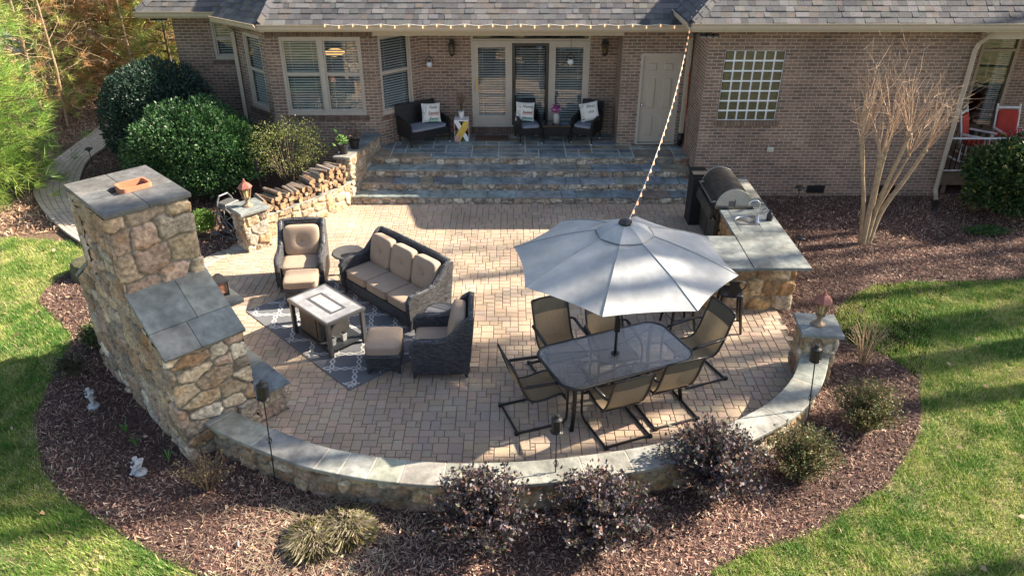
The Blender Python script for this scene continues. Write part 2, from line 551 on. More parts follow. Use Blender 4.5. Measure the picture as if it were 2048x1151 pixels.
def sheet(name, poly, z, m, kind="structure", parent=None):
    me = bpy.data.meshes.new(name)
    bm = bmesh.new()
    vs = [bm.verts.new((x, y, z)) for x, y in poly]
    f = bm.faces.new(vs)
    if f.normal.z < 0: f.normal_flip()
    bmesh.ops.triangulate(bm, faces=[f])
    bm.normal_update()
    for f in bm.faces:
        if f.normal.z < 0: f.normal_flip()
    bm.to_mesh(me); bm.free()
    me.materials.append(m)
    o = bpy.data.objects.new(name, me); link(o)
    if kind: o["kind"] = kind
    return o

sheet("ground", [(-160, -160), (160, -160), (160, 160), (-160, 160)], -.10, M['litter'])

LAWN_L = [(-7.5, 12.75), (-7.88, 12.26), (-7.98, 11.99), (-7.99, 11.59), (-7.92, 11.14), (-7.72, 10.91), (-7.36, 10.61),
          (-7.08, 10.33), (-6.82, 10.07), (-6.70, 9.76), (-6.58, 9.27), (-6.51, 8.83), (-6.3, 8.04), (-6.05, 7.64), (-5.7, 7.11),
          (-5.36, 6.78), (-5.03, 6.52), (-4.6, 6.26), (-4.13, 5.97), (-3.73, 5.73), (-3.38, 5.58), (-3.15, 5.47), (-2.2, 5.1), (0, 4.8), (1.2, 5.05)]
LAWN_R = [(2.01, 5.47), (2.35, 5.72), (2.68, 5.87), (3.0, 5.94), (3.35, 6.1), (3.64, 6.3), (4.04, 6.56), (4.44, 6.82), (4.64, 7.06),
          (5.02, 7.46), (5.31, 7.88), (5.54, 8.35), (5.76, 8.91), (5.67, 9.32), (5.5, 9.58), (5.15, 9.8), (5.15, 10.48), (5.32, 10.86), (5.77, 11.32),
          (6.3, 11.7), (6.89, 11.76), (7.58, 11.8), (8.96, 11.86), (12, 12.1), (24, 12.6)]
BED_EDGE = LAWN_L + LAWN_R
LAWN = BED_EDGE + [(40, 12.6), (40, -60), (-40, -60), (-40, 10.2), (-13, 12.2), (-9.7, 13.6), (-8.6, 13.4), (-7.95, 12.95)]
sheet("lawn", LAWN, -.03, M['turf'])
BED = list(BED_EDGE) + [(24, 20), (4, 20), (-10.3, 20.5), (-10.3, 18), (-9.7, 16.2), (-9.2, 15.2), (-8.4, 14.2)]
sheet("mulch_bed", BED, -.022, M['soil'])

# patio outline
RIN = [(-3.55, 7.72), (-3.3, 7.52), (-2.4, 7.04), (-1.85, 6.85), (-1.2, 6.72), (-0.5, 6.67), (0.31, 6.72), (1.18, 6.87), (1.8, 7.04), (2.54, 7.33),
       (3.22, 7.78), (3.70, 8.32), (4.02, 8.93)]
WALL_IN = [p[:2] for p in catmull([(x, y, 0) for x, y in RIN], 6)]
def offset_line(P, d):
    out = []
    for i, p in enumerate(P):
        a = Vector(P[max(i - 1, 0)]); b = Vector(P[min(i + 1, len(P) - 1)])
        t = (b - a).normalized()
        out.append((p[0] + t.y * d, p[1] - t.x * d))
    return out
WALL_OUT = offset_line(WALL_IN, .33)
WALL_MID = offset_line(WALL_IN, .15)
PATIO = list(WALL_MID) + [(4.2, 9.3), (4.35, 10.9), (4.2, 15.4), (-3.5, 15.4), (-4.15, 14.5), (-4.8, 13.8), (-5.2, 13.35), (-5.52, 12.75),
                          (-5.75, 12.2), (-5.9, 10.6), (-5.2, 9.4), (-4.0, 8.1)]
sheet("patio_base", PATIO, -.014, M['joint'])

def pack(nx, ny, shapes, rnd):
    g = np.zeros((ny, nx), bool); out = []
    for j in range(ny):
        for i in range(nx):
            if g[j, i]: continue
            c = shapes[:]
            rnd.shuffle(c)
            for w, h in c + [(1, 1)]:
                if i + w <= nx and j + h <= ny and not g[j:j + h, i:i + w].any():
                    g[j:j + h, i:i + w] = True
                    out.append((i, j, w, h)); break
    return out

def jit(c, a, rnd):
    k = 1 + rnd.uniform(-a, a)
    return tuple(max(0.01, x * k * (1 + rnd.uniform(-.04, .04))) for x in c)

PAVC = [(.40, .305, .222), (.385, .292, .212), (.415, .315, .228), (.37, .285, .21), (.395, .30, .215), (.355, .285, .222), (.39, .292, .21), (.395, .31, .235)]
mb = MB(); rnd = random.Random(3)
u_ = .064
cells = pack(172, 145, [(3, 2), (3, 2), (2, 2), (2, 3), (3, 3), (2, 2)], rnd)
xs = np.array([-6.05 + u_ * (i + w / 2) for i, j, w, h in cells]); ys = np.array([6.5 + u_ * (j + h / 2) for i, j, w, h in cells])
ok = in_poly(xs, ys, PATIO)
for (i, j, w, h), x, y, k in zip(cells, xs, ys, ok):
    if not k: continue
    mb.box(x, y, -.032 + rnd.uniform(-.0015, .0015), w * u_ - .0075, h * u_ - .0075, .064, ch=.006, col=jit(rnd.choice(PAVC), .06, rnd))
tag(mb.build("patio", M['paver']), kind="structure")

# garden path of curved paver courses
PO = [(-6.0, 12.45), (-6.9, 12.75), (-7.89, 13.10), (-8.62, 13.66), (-9.36, 14.39), (-10.16, 15.31), (-10.73, 16.18), (-11.15, 17.47), (-11.28, 18.74), (-11.38, 20.5), (-11.6, 22.5)]
PI_ = [(-6.0, 13.25), (-6.8, 13.4), (-7.45, 13.62), (-8.05, 14.0), (-8.65, 14.52), (-9.30, 15.45), (-9.78, 16.33), (-10.17, 17.3), (-10.41, 18.18), (-10.46, 19.5), (-10.7, 21.8)]
po = catmull([(x, y, 0) for x, y in PO], 10); pi_ = catmull([(x, y, 0) for x, y in PI_], 10)
mb = MB(); rows = 7; rnd = random.Random(8)
for k in range(rows):
    t0, t1 = k / rows, (k + 1) / rows
    A = [Vector(a).lerp(Vector(b), t0 + .005) for a, b in zip(po, pi_)]
    B = [Vector(a).lerp(Vector(b), t1 - .005) for a, b in zip(po, pi_)]
    i = 0; off = rnd.random()
    for i in range(len(A) - 1):
        for s0, s1 in ((0, .5), (.5, 1)):
            a = A[i].lerp(A[i + 1], s0 + .012); b = A[i].lerp(A[i + 1], s1 - .012)
            c = B[i].lerp(B[i + 1], s1 - .02); d = B[i].lerp(B[i + 1], s0 + .02)
            mb.prism([(p.x, p.y) for p in (a, b, c, d)], -.06, -.004 + rnd.uniform(-.003, .003), .005, col=jit(rnd.choice(((.44, .355, .275), (.47, .38, .30), (.40, .325, .255))), .1, rnd))
tag(mb.build("path", M['paver']), kind="structure")
sheet("path_base", [p[:2] for p in po] + [p[:2] for p in reversed(pi_)], -.016, M['joint'])

# ------------------------------------------------------------------ stonework
STONE = [(.40, .315, .205), (.345, .29, .225), (.30, .195, .115), (.50, .43, .33), (.235, .19, .145), (.37, .265, .20), (.44, .35, .23), (.31, .28, .24), (.46, .40, .33)]
STONE_GOLD = [(.46, .30, .14), (.50, .36, .20), (.38, .22, .10), (.44, .33, .20), (.30, .20, .12), (.52, .42, .29), (.40, .30, .20)]
STONE_GREY = [(.42, .36, .29), (.48, .43, .355), (.34, .29, .24), (.44, .35, .26), (.54, .48, .39), (.30, .27, .235)]

def stone_sheet(name, path, z0, ztop, cell=(.30, .20), depth=.04, seed=1, pal=STONE, res=.014, parent=None, side=1, mask=None, closed=False,
                mortar=(.27, .235, .185), mat_=None):
    r = np.random.default_rng(seed)
    P = np.array([p[:2] for p in path], float)
    if closed: P = np.vstack([P, P[:1]])
    seg = np.hypot(*np.diff(P, axis=0).T); cum = np.r_[0, np.cumsum(seg)]
    nu = max(2, int(cum[-1] / res) + 1)
    u = np.unique(np.r_[np.linspace(0, cum[-1], nu)])
    X = np.interp(u, cum, P[:, 0]); Y = np.interp(u, cum, P[:, 1])
    tx = np.gradient(X); ty = np.gradient(Y)
    if closed:
        tx[0] = tx[-1] = (tx[1] + tx[-2]) / 2; ty[0] = ty[-1] = (ty[1] + ty[-2]) / 2
    ln = np.hypot(tx, ty); nx, ny = ty / ln * side, -tx / ln * side
    zt = np.array([ztop(v) if callable(ztop) else ztop for v in u])
    nz = max(2, int((zt.max() - z0) / res) + 1)
    t = np.linspace(0, 1, nz)
    U = np.repeat(u[:, None], nz, 1); Z = z0 + (zt[:, None] - z0) * t[None, :]
    # stone seeds in loose courses
    w, h = cell
    seeds = []
    z = z0 - h
    while z < zt.max() + h:
        hh = h * r.uniform(.75, 1.35)
        q = -w * 1.5 + r.uniform(0, w)
        while q < cum[-1] + w * 1.5:
            ww = w * r.uniform(.5, 1.45)
            if r.random() < .22:
                seeds.append((q + ww / 2, z + hh * .27, ww)); seeds.append((q + ww / 2 + r.uniform(-.1, .1) * w, z + hh * .77, ww))
            else:
                seeds.append((q + ww / 2, z + hh / 2 + r.uniform(-.22, .22) * hh, ww))
            q += ww
        z += hh
    seeds = np.array(seeds)
    wu = U + .05 * (vnoise(U * 9, Z * 9, seed) - .5) + .018 * (vnoise(U * 30, Z * 30, seed + 5) - .5)
    wz = Z + .05 * (vnoise(U * 9 + 40, Z * 9, seed + 1) - .5) + .018 * (vnoise(U * 30, Z * 30 + 9, seed + 6) - .5)
    fu, fz = wu.ravel(), wz.ravel()
    F1 = np.full(fu.shape, 9.); F2 = F1.copy(); ID = np.zeros(fu.shape, int)
    for c0 in range(0, len(fu), 20000):
        sl = slice(c0, c0 + 20000)
        d = (np.abs((fu[sl, None] - seeds[None, :, 0]) / (.45 * w + .55 * seeds[None, :, 2])) ** 3.4 + np.abs((fz[sl, None] - seeds[None, :, 1]) / h) ** 3.4) ** (1 / 3.4)
        k = np.argpartition(d, 1, axis=1)[:, :2]
        dd = np.take_along_axis(d, k, 1)
        sw = dd[:, 0] > dd[:, 1]
        F1[sl] = np.where(sw, dd[:, 1], dd[:, 0]); F2[sl] = np.where(sw, dd[:, 0], dd[:, 1])
        ID[sl] = np.where(sw, k[:, 1], k[:, 0])
    e = F2 - F1
    sm = lambda a, b, x: (lambda q: q * q * (3 - 2 * q))(np.clip((x - a) / (b - a), 0, 1))
    body = sm(.04, .20, e)
    rd = r.uniform(.45, 1.15, len(seeds))[ID]
    gx = r.uniform(-1, 1, len(seeds))[ID]; gz = r.uniform(-1, 1, len(seeds))[ID]
    tilt = (fu - seeds[ID, 0]) / w * gx * .30 + (fz - seeds[ID, 1]) / h * gz * .30
    nzv = .5 * vnoise(U * 22, Z * 22, seed + 2).ravel() + .5 * vnoise(U * 55, Z * 55, seed + 3).ravel()
    disp = depth * body * np.clip(rd + tilt, .25, 1.6) + body * .026 * (nzv - .5)
    disp = disp.reshape(U.shape)
    V = np.stack([X[:, None] + nx[:, None] * disp, Y[:, None] + ny[:, None] * disp, Z], -1).reshape(-1, 3)
    pal = np.array(pal)
    sc = pal[r.integers(0, len(pal), len(seeds))] * r.uniform(.78, 1.18, (len(seeds), 1))
    big = vnoise(U * 7, Z * 7, seed + 4).ravel()[:, None]
    c = sc[ID] * (.80 + .4 * nzv[:, None]) * (.82 + .36 * big)
    rust = sm(.62, .8, vnoise(U * 5 + 7, Z * 6, seed + 8).ravel())[:, None]
    c = c * (1 - .5 * rust) + np.array([.34, .20, .09]) * .5 * rust
    k = sm(.045, .10, e)[:, None]
    C = np.array(mortar) * (.85 + .3 * nzv[:, None]) * (1 - k) + c * k
    n = len(u)
    I = np.arange(n * nz).reshape(n, nz)
    F = np.stack([I[:-1, :-1], I[1:, :-1], I[1:, 1:], I[:-1, 1:]], -1)
    if mask is not None:
        mu_ = (U[:-1, :-1] + U[1:, 1:]) / 2; mz_ = (Z[:-1, :-1] + Z[1:, 1:]) / 2
        keep = ~mask(mu_, mz_)
        F = F[keep]
    F = F.reshape(-1, 4)
    if side < 0: F = F[:, ::-1]
    return np_mesh(name, V, F, mat_ or M['stone'], C, parent, smooth=True)

FLAG = [(.245, .245, .218), (.262, .255, .222), (.235, .24, .22), (.225, .232, .218), (.27, .258, .222), (.245, .245, .22)]
FLAG_STEP = [(.21, .25, .265), (.25, .28, .275), (.275, .285, .26), (.165, .195, .215), (.235, .27, .275), (.27, .23, .18), (.19, .235, .255)]

# --- curved seat wall
wall = thing("curved_wall", "long low curved fieldstone wall with bluestone cap around the patio edge", "stone wall", (0, 0, 0))
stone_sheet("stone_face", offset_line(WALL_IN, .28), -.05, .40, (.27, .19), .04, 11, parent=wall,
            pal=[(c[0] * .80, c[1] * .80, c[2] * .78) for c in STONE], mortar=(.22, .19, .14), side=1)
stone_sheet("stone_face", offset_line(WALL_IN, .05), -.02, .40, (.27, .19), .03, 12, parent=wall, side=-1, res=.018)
mb = MB(); rnd = random.Random(21)
a = offset_line(WALL_IN, 0.0); b = offset_line(WALL_IN, .37)
A3 = [Vector((x, y, 0)) for x, y in a]; B3 = [Vector((x, y, 0)) for x, y in b]
i = 0
while i < len(A3) - 1:
    st = rnd.choice((3, 4, 4, 5, 6)); j = min(len(A3) - 1, i + st)
    poly = [A3[k].copy() for k in range(i, j + 1)] + [B3[k].copy() for k in range(j, i - 1, -1)]
    ta = (A3[min(i + 1, j)] - A3[i]).normalized() * .005; tb = (A3[j] - A3[j - 1]).normalized() * .005
    m_ = j - i + 1
    poly[0] += ta; poly[-1] += ta; poly[m_ - 1] -= tb; poly[m_] -= tb
    mb.prism([(p.x, p.y) for p in poly], .395, .44, .006, col=jit(rnd.choice(FLAG), .07, rnd))
    i = j
mb.build("capstone", M['flag'], wall)
mb = MB(); mb.prism(offset_line(WALL_IN, .01) + [p for p in reversed(offset_line(WALL_IN, .36))], .400, .4365); mb.build("cap_joint", M['mortar'], wall)
mb = MB()
mb.prism([(p.x, p.y) for p in [Vector(q) for q in offset_line(WALL_IN, .06)]] + [(x, y) for x, y in reversed(offset_line(WALL_IN, .27))], .0, .392, 0, 0)
mb.build("core", M['mortar'], wall)

# --- lantern piers
def pier(name, label, loc, rz, sx, sy, h, seed, pal=STONE):
    t = thing(name, label, "stone pillar", loc, rz)
    hx, hy = sx / 2 - .04, sy / 2 - .04
    stone_sheet("stone_face", [(-hx, -hy), (hx, -hy), (hx, hy), (-hx, hy)], -.05, h - .04, (.26, .20), .035, seed, pal, parent=t, side=1, closed=True)
    m = MB(); m.box(0, 0, h - .022, sx + .06, sy + .06, .05, ch=.006, col=(.19, .205, .20)); m.build("capstone", M['flag'], t)
    m = MB(); m.box(0, 0, (h - .05) / 2, sx - .1, sy - .1, h - .052); m.build("core", M['mortar'], t)
    return t
pier("stone_pier", "square stone pillar ending the curved wall beside the lawn", (4.24, 9.07, 0), R(-6), .50, .52, .80, 31)
pier("stone_pier", "square stone pillar ending the low wall under the firewood", (-4.90, 13.24, 0), R(43), .52, .54, .80, 32)

# --- low ledge under the firewood and wall beside the steps
LEDGE = [p[:2] for p in catmull([(-4.72, 13.50, 0), (-4.35, 13.92, 0), (-3.95, 14.40, 0), (-3.52, 15.05, 0), (-3.40, 15.30, 0)], 8)]
t = thing("stone_ledge", "low stone ledge carrying the firewood between pillar and steps", "stone wall", (0, 0, 0))
stone_sheet("stone_face", LEDGE, -.05, .47, (.26, .24), .035, 41, [(.42, .34, .23), (.37, .29, .19), (.46, .39, .29), (.33, .25, .165), (.40, .32, .23)], parent=t, side=1)
mb = MB(); rnd = random.Random(5)
lo = offset_line(LEDGE, .02); li = offset_line(LEDGE, -.50)
for i in range(0, len(lo) - 1, 4):
    j = min(i + 4, len(lo) - 1)
    mb.prism(lo[i:j + 1] + li[i:j + 1][::-1], .465, .50, .004, col=jit(rnd.choice(FLAG), .1, rnd))
mb.build("capstone", M['flag'], t)
stone_sheet("stone_face", li, -.05, .47, (.26, .24), .03, 42, parent=t, side=-1, res=.02)

t = thing("step_wall", "stone wing wall with bluestone cap beside the porch steps holding two pots", "stone wall", (0, 0, 0))
SW = [(-3.66, 15.36), (-3.38, 15.30), (-3.00, 16.82), (-3.30, 16.90)]
stone_sheet("stone_face", SW, -.05, .99, (.26, .22), .035, 43, [(.40, .34, .26), (.35, .29, .22), (.46, .40, .31), (.31, .26, .205), (.38, .29, .20)], parent=t, side=1, closed=True)
mb = MB()
mb.prism([(-3.73, 15.32), (-3.36, 15.24), (-3.24, 15.72), (-3.61, 15.80)], .985, 1.03, .006, col=(.30, .29, .26))
mb.prism([(-3.607, 15.812), (-3.237, 15.732), (-3.10, 16.30), (-3.46, 16.38)], .985, 1.03, .006, col=(.165, .185, .19))
mb.prism([(-3.457, 16.392), (-3.097, 16.312), (-2.96, 16.86), (-3.32, 16.95)], .985, 1.03, .006, col=(.15, .175, .185))
mb.build("capstone", M['flag'], t)

# --- porch steps and porch floor
st = thing("porch_steps", "wide bluestone steps with stone risers climbing to the covered porch", "steps", (0, 0, 0))
RY = [15.26, 15.61, 15.96, 16.31]
rnd = random.Random(77)
for k, y in enumerate(RY):
    zb = k * .17
    xl = -3.40 + (y - 15.3) * .245
    stone_sheet("riser", [(xl - .15, y), (3.91, y)], zb - .03, zb + .135, (.23, .15), .03, 50 + k, STONE_GREY, parent=st, side=1, res=.015, mortar=(.25, .22, .18))
    mb = MB()
    if k < 3:
        x = xl - .2
        while x < 3.90:
            w = rnd.choice((.32, .45, .55, .62, .75, .95))
            x1 = min(3.90, x + w)
            if 3.90 - x1 < .2: x1 = 3.90
            mb.box((x + x1) / 2, y + .17, zb + .152, x1 - x - .008, .40, .036, ch=.004, col=jit(rnd.choice(FLAG_STEP), .12, rnd))
            x = x1
        mb.build("tread", M['flag'], st)
mb = MB()
cells = pack(24, 7, [(3, 1), (2, 1), (2, 2), (3, 2), (2, 1), (1, 1), (2, 2)], rnd)
for i, j, w, h in cells:
    x0, y0 = -3.3 + i * .30, 16.28 + j * .27
    x1, y1 = x0 + w * .30, y0 + h * .27
    mb.box((x0 + x1) / 2, (y0 + y1) / 2, .66, x1 - x0 - .022, y1 - y0 - .022, .04, ch=.003, col=jit(rnd.choice(FLAG_STEP), .12, rnd))
mb.build("porch_floor", M['flag'], st)
mb = MB(); mb.prism([(-3.05, 16.32), (3.89, 16.32), (3.89, 18.0), (-3.05, 18.0)], .66, .6765); mb.build("porch_joints", M['joint_pale'], st)
mb = MB()
for k, y in enumerate(RY):
    mb.box(.35, (y + .035 + 18.1) / 2, k * .17 + .066, 7.1, 18.1 - y - .035, .13)
mb.box(.35, 17.2, .655, 7.2, 1.78, .035)
mb.build("core", M['mortar'], st)

# --- edging stones of the patio on the fireplace side
mb = MB(); rnd = random.Random(9)
E_ = catmull([(-5.05, 13.12, 0), (-5.38, 12.86, 0), (-5.60, 12.5, 0), (-5.78, 11.8, 0), (-5.85, 11.0, 0), (-5.8, 10.3, 0)], 4)
eo = offset_line([p[:2] for p in E_], .13); ei = offset_line([p[:2] for p in E_], -.13)
for i in range(0, len(eo) - 1, 2):
    j = min(i + 2, len(eo) - 1)
    mb.prism([eo[i], eo[j], ei[j], ei[i]], -.05, .012, .006, col=jit((.33, .31, .27), .08, rnd))
tag(mb.build("edging_stones", M['flag']), kind="structure")

# ------------------------------------------------------------------ fireplace
FO = Vector((-3.92, 7.24, 0)); FW = Vector((-.70, .714, 0)); FD = Vector((.714, .70, 0))
def fp(s, d, z=0.0): 
    p = FO + FW * s + FD * d
    return (p.x, p.y, z)
fire = thing("outdoor_fireplace", "tall fieldstone outdoor fireplace with sloped shoulders and bluestone caps", "fireplace", (0, 0, 0))
SH, LW, DP = .80, 2.82, .90
def prof(s):
    if s < SH: return 1.43 + s / SH * .52
    if s > LW - SH: return 1.43 + (LW - s) / SH * .52
    return 2.94
def ztop(u):
    if u < DP: return 1.44
    if u < DP + LW: return prof(u - DP)
    if u < 2 * DP + LW: return 1.44
    return prof(2 * LW + 2 * DP - u)
def fmask(U, Z):
    s = 2 * LW + 2 * DP - U
    return (U > 2 * DP + LW) & (np.abs(s - LW / 2) < .48) & (Z < 1.12) & (Z > .40)
ST_F = [(.42, .33, .22), (.36, .305, .24), (.32, .21, .13), (.50, .44, .35), (.27, .22, .17), (.40, .29, .225), (.46, .37, .26), (.37, .28, .20)]
loop = [fp(0, DP), fp(0, 0), fp(LW, 0), fp(LW, DP)]
stone_sheet("stone_body", loop, -.06, ztop, (.36, .27), .036, 61, ST_F, parent=fire, side=-1, closed=True, mask=fmask, res=.0135, mortar=(.150, .135, .112))
mb = MB()
mb.prism([fp(.06, .05)[:2], fp(LW - .06, .05)[:2], fp(LW - .06, .30)[:2], fp(.06, .30)[:2]], 0, 1.40); mb.prism([fp(SH + .05, .05)[:2], fp(LW - SH - .05, .05)[:2], fp(LW - SH - .05, DP - .06)[:2], fp(SH + .05, DP - .06)[:2]], 1.25, 2.93)
mb.prism([fp(.06, .31)[:2], fp(.06, DP - .06)[:2], fp(.80, DP - .06)[:2], fp(.80, .31)[:2]], 0, 1.40); mb.prism([fp(LW - .80, .31)[:2], fp(LW - .80, DP - .06)[:2], fp(LW - .06, DP - .06)[:2], fp(LW - .06, .31)[:2]], 0, 1.40)
mb.build("core", M['mortar'], fire)
stone_sheet("chimney_stack", [fp(SH + .2, DP), fp(SH, DP), fp(SH, 0.0), fp(SH + .2, 0.0)], 1.75, 2.94, (.40, .30), .040, 62, ST_F, parent=fire, side=-1, mortar=(.150, .135, .112), res=.0135)
stone_sheet("chimney_stack", [fp(LW - SH - .2, 0), fp(LW - SH, 0), fp(LW - SH, DP), fp(LW - SH - .2, DP)], 1.75, 2.94, (.38, .28), .036, 63, ST_F, parent=fire, side=-1, res=.02)
# caps
def fslab(mb, s0, s1, d0, d1, z0, z1, col, t=.05):
    """slab whose top runs from height z0 at s0 to z1 at s1"""
    mb.slab([fp(s0, d0, z0), fp(s0, d1, z0), fp(s1, d1, z1), fp(s1, d0, z1)], t, 0, col)
cap = MB()
g_ = .0025; s0, s1, d0, d1 = SH - .05, LW - SH + .05, -.035, DP + .05
cs = [(.120, .118, .114), (.105, .107, .108), (.135, .130, .122), (.115, .113, .110)]
sm_, dm_ = (s0 + s1) / 2, (d0 + d1) / 2
for (a0, a1, b0, b1), c in zip(((s0, sm_ - .14, d0, dm_ - g_), (s0, sm_ - .14, dm_ + g_, d1), (sm_ + .14, s1, d0, dm_ - g_), (sm_ + .14, s1, dm_ + g_, d1)), cs):
    fslab(cap, a0, a1, b0, b1, 3.0, 3.0, c, .055)
fslab(cap, sm_ - .14 + g_, sm_ + .14 - g_, d0, dm_ - .19, 3.0, 3.0, cs[1], .055); fslab(cap, sm_ - .14 + g_, sm_ + .14 - g_, dm_ + .19, d1, 3.0, 3.0, cs[2], .055)
cap.build("chimney_cap", M['flag'], fire, bevel=.006)
cap = MB()
za, zb = 1.475, 2.01
zm = (za + zb) / 2 - .02
q = lambda s: za + (s + .06) / (SH + .06) * (zb - za)
k1, k2 = .27, .30; g_ = .002
fslab(cap, -.06, k1 - g_, d0, .40 - g_, q(-.06), q(k1 - g_), (.235, .225, .20))
fslab(cap, -.06, k1 - g_, .40 + g_, d1, q(-.06), q(k1 - g_), (.175, .190, .180))
fslab(cap, k1 + g_, SH - .002, d0, .54 - g_, q(k1 + g_), q(SH), (.185, .195, .180))
fslab(cap, k1 + g_, SH - .002, .54 + g_, d1, q(k1 + g_), q(SH), (.215, .218, .190))
cap.build("shoulder_cap", M['flag'], fire, bevel=.006)
cap = MB()
cap.slab([fp(LW + .06, d1, za), fp(LW + .06, d0, za), fp(LW - SH + .002, d0, zb), fp(LW - SH + .002, d1, zb)], .05, 0, (.17, .185, .18))
cap.build("shoulder_cap", M['flag'], fire, bevel=.006)
# flue
fl = MB()
fc = Vector(fp(sm_, dm_)) + Vector((.07, .045, 0))
ang = math.atan2(FD.y, FD.x)
def rrect(sx, sy, r, z, n=4):
    P = []
    for cx, cy, a0 in ((1, 1, 0), (-1, 1, 90), (-1, -1, 180), (1, -1, 270)):
        for k in range(n + 1):
            a = R(a0 + 90 * k / n)
            x = cx * (sx / 2 - r) + r * math.cos(a); y = cy * (sy / 2 - r) + r * math.sin(a)
            P.append((fc.x + x * math.cos(ang) - y * math.sin(ang), fc.y + x * math.sin(ang) + y * math.cos(ang), z))
    return P
rings = [rrect(.36, .27, .05, 2.95), rrect(.36, .27, .05, 3.05), rrect(.31, .22, .04, 3.05), rrect(.30, .21, .04, 2.4)]
n = len(rings[0]); vs = [p for r_ in rings for p in r_]
fs = [(k * n + i, k * n + (i + 1) % n, (k + 1) * n + (i + 1) % n, (k + 1) * n + i) for k in range(3) for i in range(n)]
fl.add(vs, fs); fl.build("flue_liner", M['terracotta'], fire)
# hearth, firebox, mantel
hm = MB()
hd0, hd1 = DP + .02, DP + .50
for (a0, a1), c in zip(((-.02, .62), (.63, 1.4), (1.41, 2.05), (2.06, 2.72)), ((.145, .172, .19), (.19, .20, .19), (.17, .19, .19), (.16, .18, .19))):
    fslab(hm, a0, a1, hd0, hd1, .46, .46, c, .045)
hm.build("hearth_slab", M['flag'], fire, bevel=.005)
stone_sheet("hearth_stone", [fp(LW, DP), fp(LW, hd1 - .04), fp(0.02, hd1 - .04), fp(0.02, DP)], -.05, .415, (.28, .20), .035, 64, ST_F, parent=fire, side=1)
fb = MB()
b0, b1 = LW / 2 - .48, LW / 2 + .48
fb.quad(fp(b0, .3, .4), fp(b1, .3, .4), fp(b1, .3, 1.12), fp(b0, .3, 1.12)); fb.quad(fp(b0, .3, .4), fp(b0, .3, 1.12), fp(b0, .93, 1.12), fp(b0, .93, .4))
fb.quad(fp(b1, .3, .4), fp(b1, .93, .4), fp(b1, .93, 1.12), fp(b1, .3, 1.12)); fb.quad(fp(b0, .3, 1.12), fp(b1, .3, 1.12), fp(b1, .93, 1.12), fp(b0, .93, 1.12))
fb.quad(fp(b0, .3, .4), fp(b0, .93, .4), fp(b1, .93, .4), fp(b1, .3, .4))
fb.build("firebox", M['dark'], fire)
hm = MB()
fslab(hm, .72, 1.98, DP - .02, DP + .42, 1.44, 1.44, (.20, .205, .19), .06)
hm.build("mantel", M['flag'], fire, bevel=.006)

# ------------------------------------------------------------------ house
house = thing("brick_house", "single storey brown brick house with grey shingle roof behind the patio", "house", (0, 0, 0))

def wall_M(p0, p1):
    d = (Vector(p1) - Vector(p0)).normalized()
    return Matrix(((d.x, -d.y, 0, p0[0]), (d.y, d.x, 0, p0[1]), (0, 0, 1, 0), (0, 0, 0, 1)))     # local: x along, y inward, z up

def wall_mesh(name, p0, p1, z0, z1, openings=(), parent=house, m=None, reveal=.10, u_off=0.0):
    L = (Vector(p1) - Vector(p0)).length
    us = sorted({0, L, *[o[0] for o in openings], *[o[1] for o in openings]})
    zs = sorted({z0, z1, *[o[2] for o in openings], *[o[3] for o in openings]})
    Mx = wall_M(p0, p1)
    vs, fs, uv = [], [], []
    def q(pts, uvs):
        o = len(vs); vs.extend(tuple(Mx @ Vector(p)) for p in pts); fs.append((o, o + 1, o + 2, o + 3)); uv.extend(uvs)
    for a, b in zip(us, us[1:]):
        for c, d in zip(zs, zs[1:]):
            cu, cz = (a + b) / 2, (c + d) / 2
            if any(o[0] < cu < o[1] and o[2] < cz < o[3] for o in openings): continue
            q([(a, 0, c), (b, 0, c), (b, 0, d), (a, 0, d)], [(a + u_off, c), (b + u_off, c), (b + u_off, d), (a + u_off, d)])
    for u0, u1, c, d in openings:
        r = reveal
        q([(u0, 0, c), (u0, 0, d), (u0, r, d), (u0, r, c)], [(0, c), (0, d), (r, d), (r, c)])
        q([(u1, 0, c), (u1, r, c), (u1, r, d), (u1, 0, d)], [(0, c), (r, c), (r, d), (0, d)])
        q([(u0, 0, d), (u1, 0, d), (u1, r, d), (u0, r, d)], [(u0, 0), (u1, 0), (u1, r), (u0, r)])
        q([(u0, 0, c), (u0, r, c), (u1, r, c), (u1, 0, c)], [(u0, 0), (u0, r), (u1, r), (u1, 0)])
    me = bpy.data.meshes.new(name); me.from_pydata(vs, [], fs)
    me.materials.append(m or M['brick'])
    l = me.uv_layers.new(name="UVMap")
    l.data.foreach_set("uv", [c for p in uv for c in p])
    me.update()
    o = bpy.data.objects.new(name, me); link(o); o.parent = parent
    return o

def rect_frame(mb, u0, u1, z0, z1, w, y0, y1, mi=0, wb=None):
    """frame of four butted bars"""
    wb = wb or w
    ym, d = (y0 + y1) / 2, abs(y1 - y0)
    mb.box(u0 + w / 2, ym, (z0 + z1) / 2, w, d, z1 - z0, mi=mi)
    mb.box(u1 - w / 2, ym, (z0 + z1) / 2, w, d, z1 - z0, mi=mi)
    mb.box((u0 + u1) / 2, ym, z1 - w / 2, u1 - u0 - 2 * w, d, w, mi=mi)
    mb.box((u0 + u1) / 2, ym, z0 + wb / 2, u1 - u0 - 2 * w, d, wb, mi=mi)

def blind(p0, p1, u0, u1, z0, z1, y, parent, pitch=.056):
    mb = MB(); mb.M = wall_M(p0, p1)
    z = z0 + .02
    a = R(24)
    dy, dz = .024 * math.cos(a), .024 * math.sin(a)
    while z < z1 - .02:
        mb.quad((u0, y - dy, z - dz), (u1, y - dy, z - dz), (u1, y + dy, z + dz), (u0, y + dy, z + dz))
        z += pitch
    for k in (.18, .82):
        uu = u0 + (u1 - u0) * k
        mb.box(uu, y - .026, (z0 + z1) / 2, .006, .003, z1 - z0)
    return mb.build("blind", M['blind'], parent)

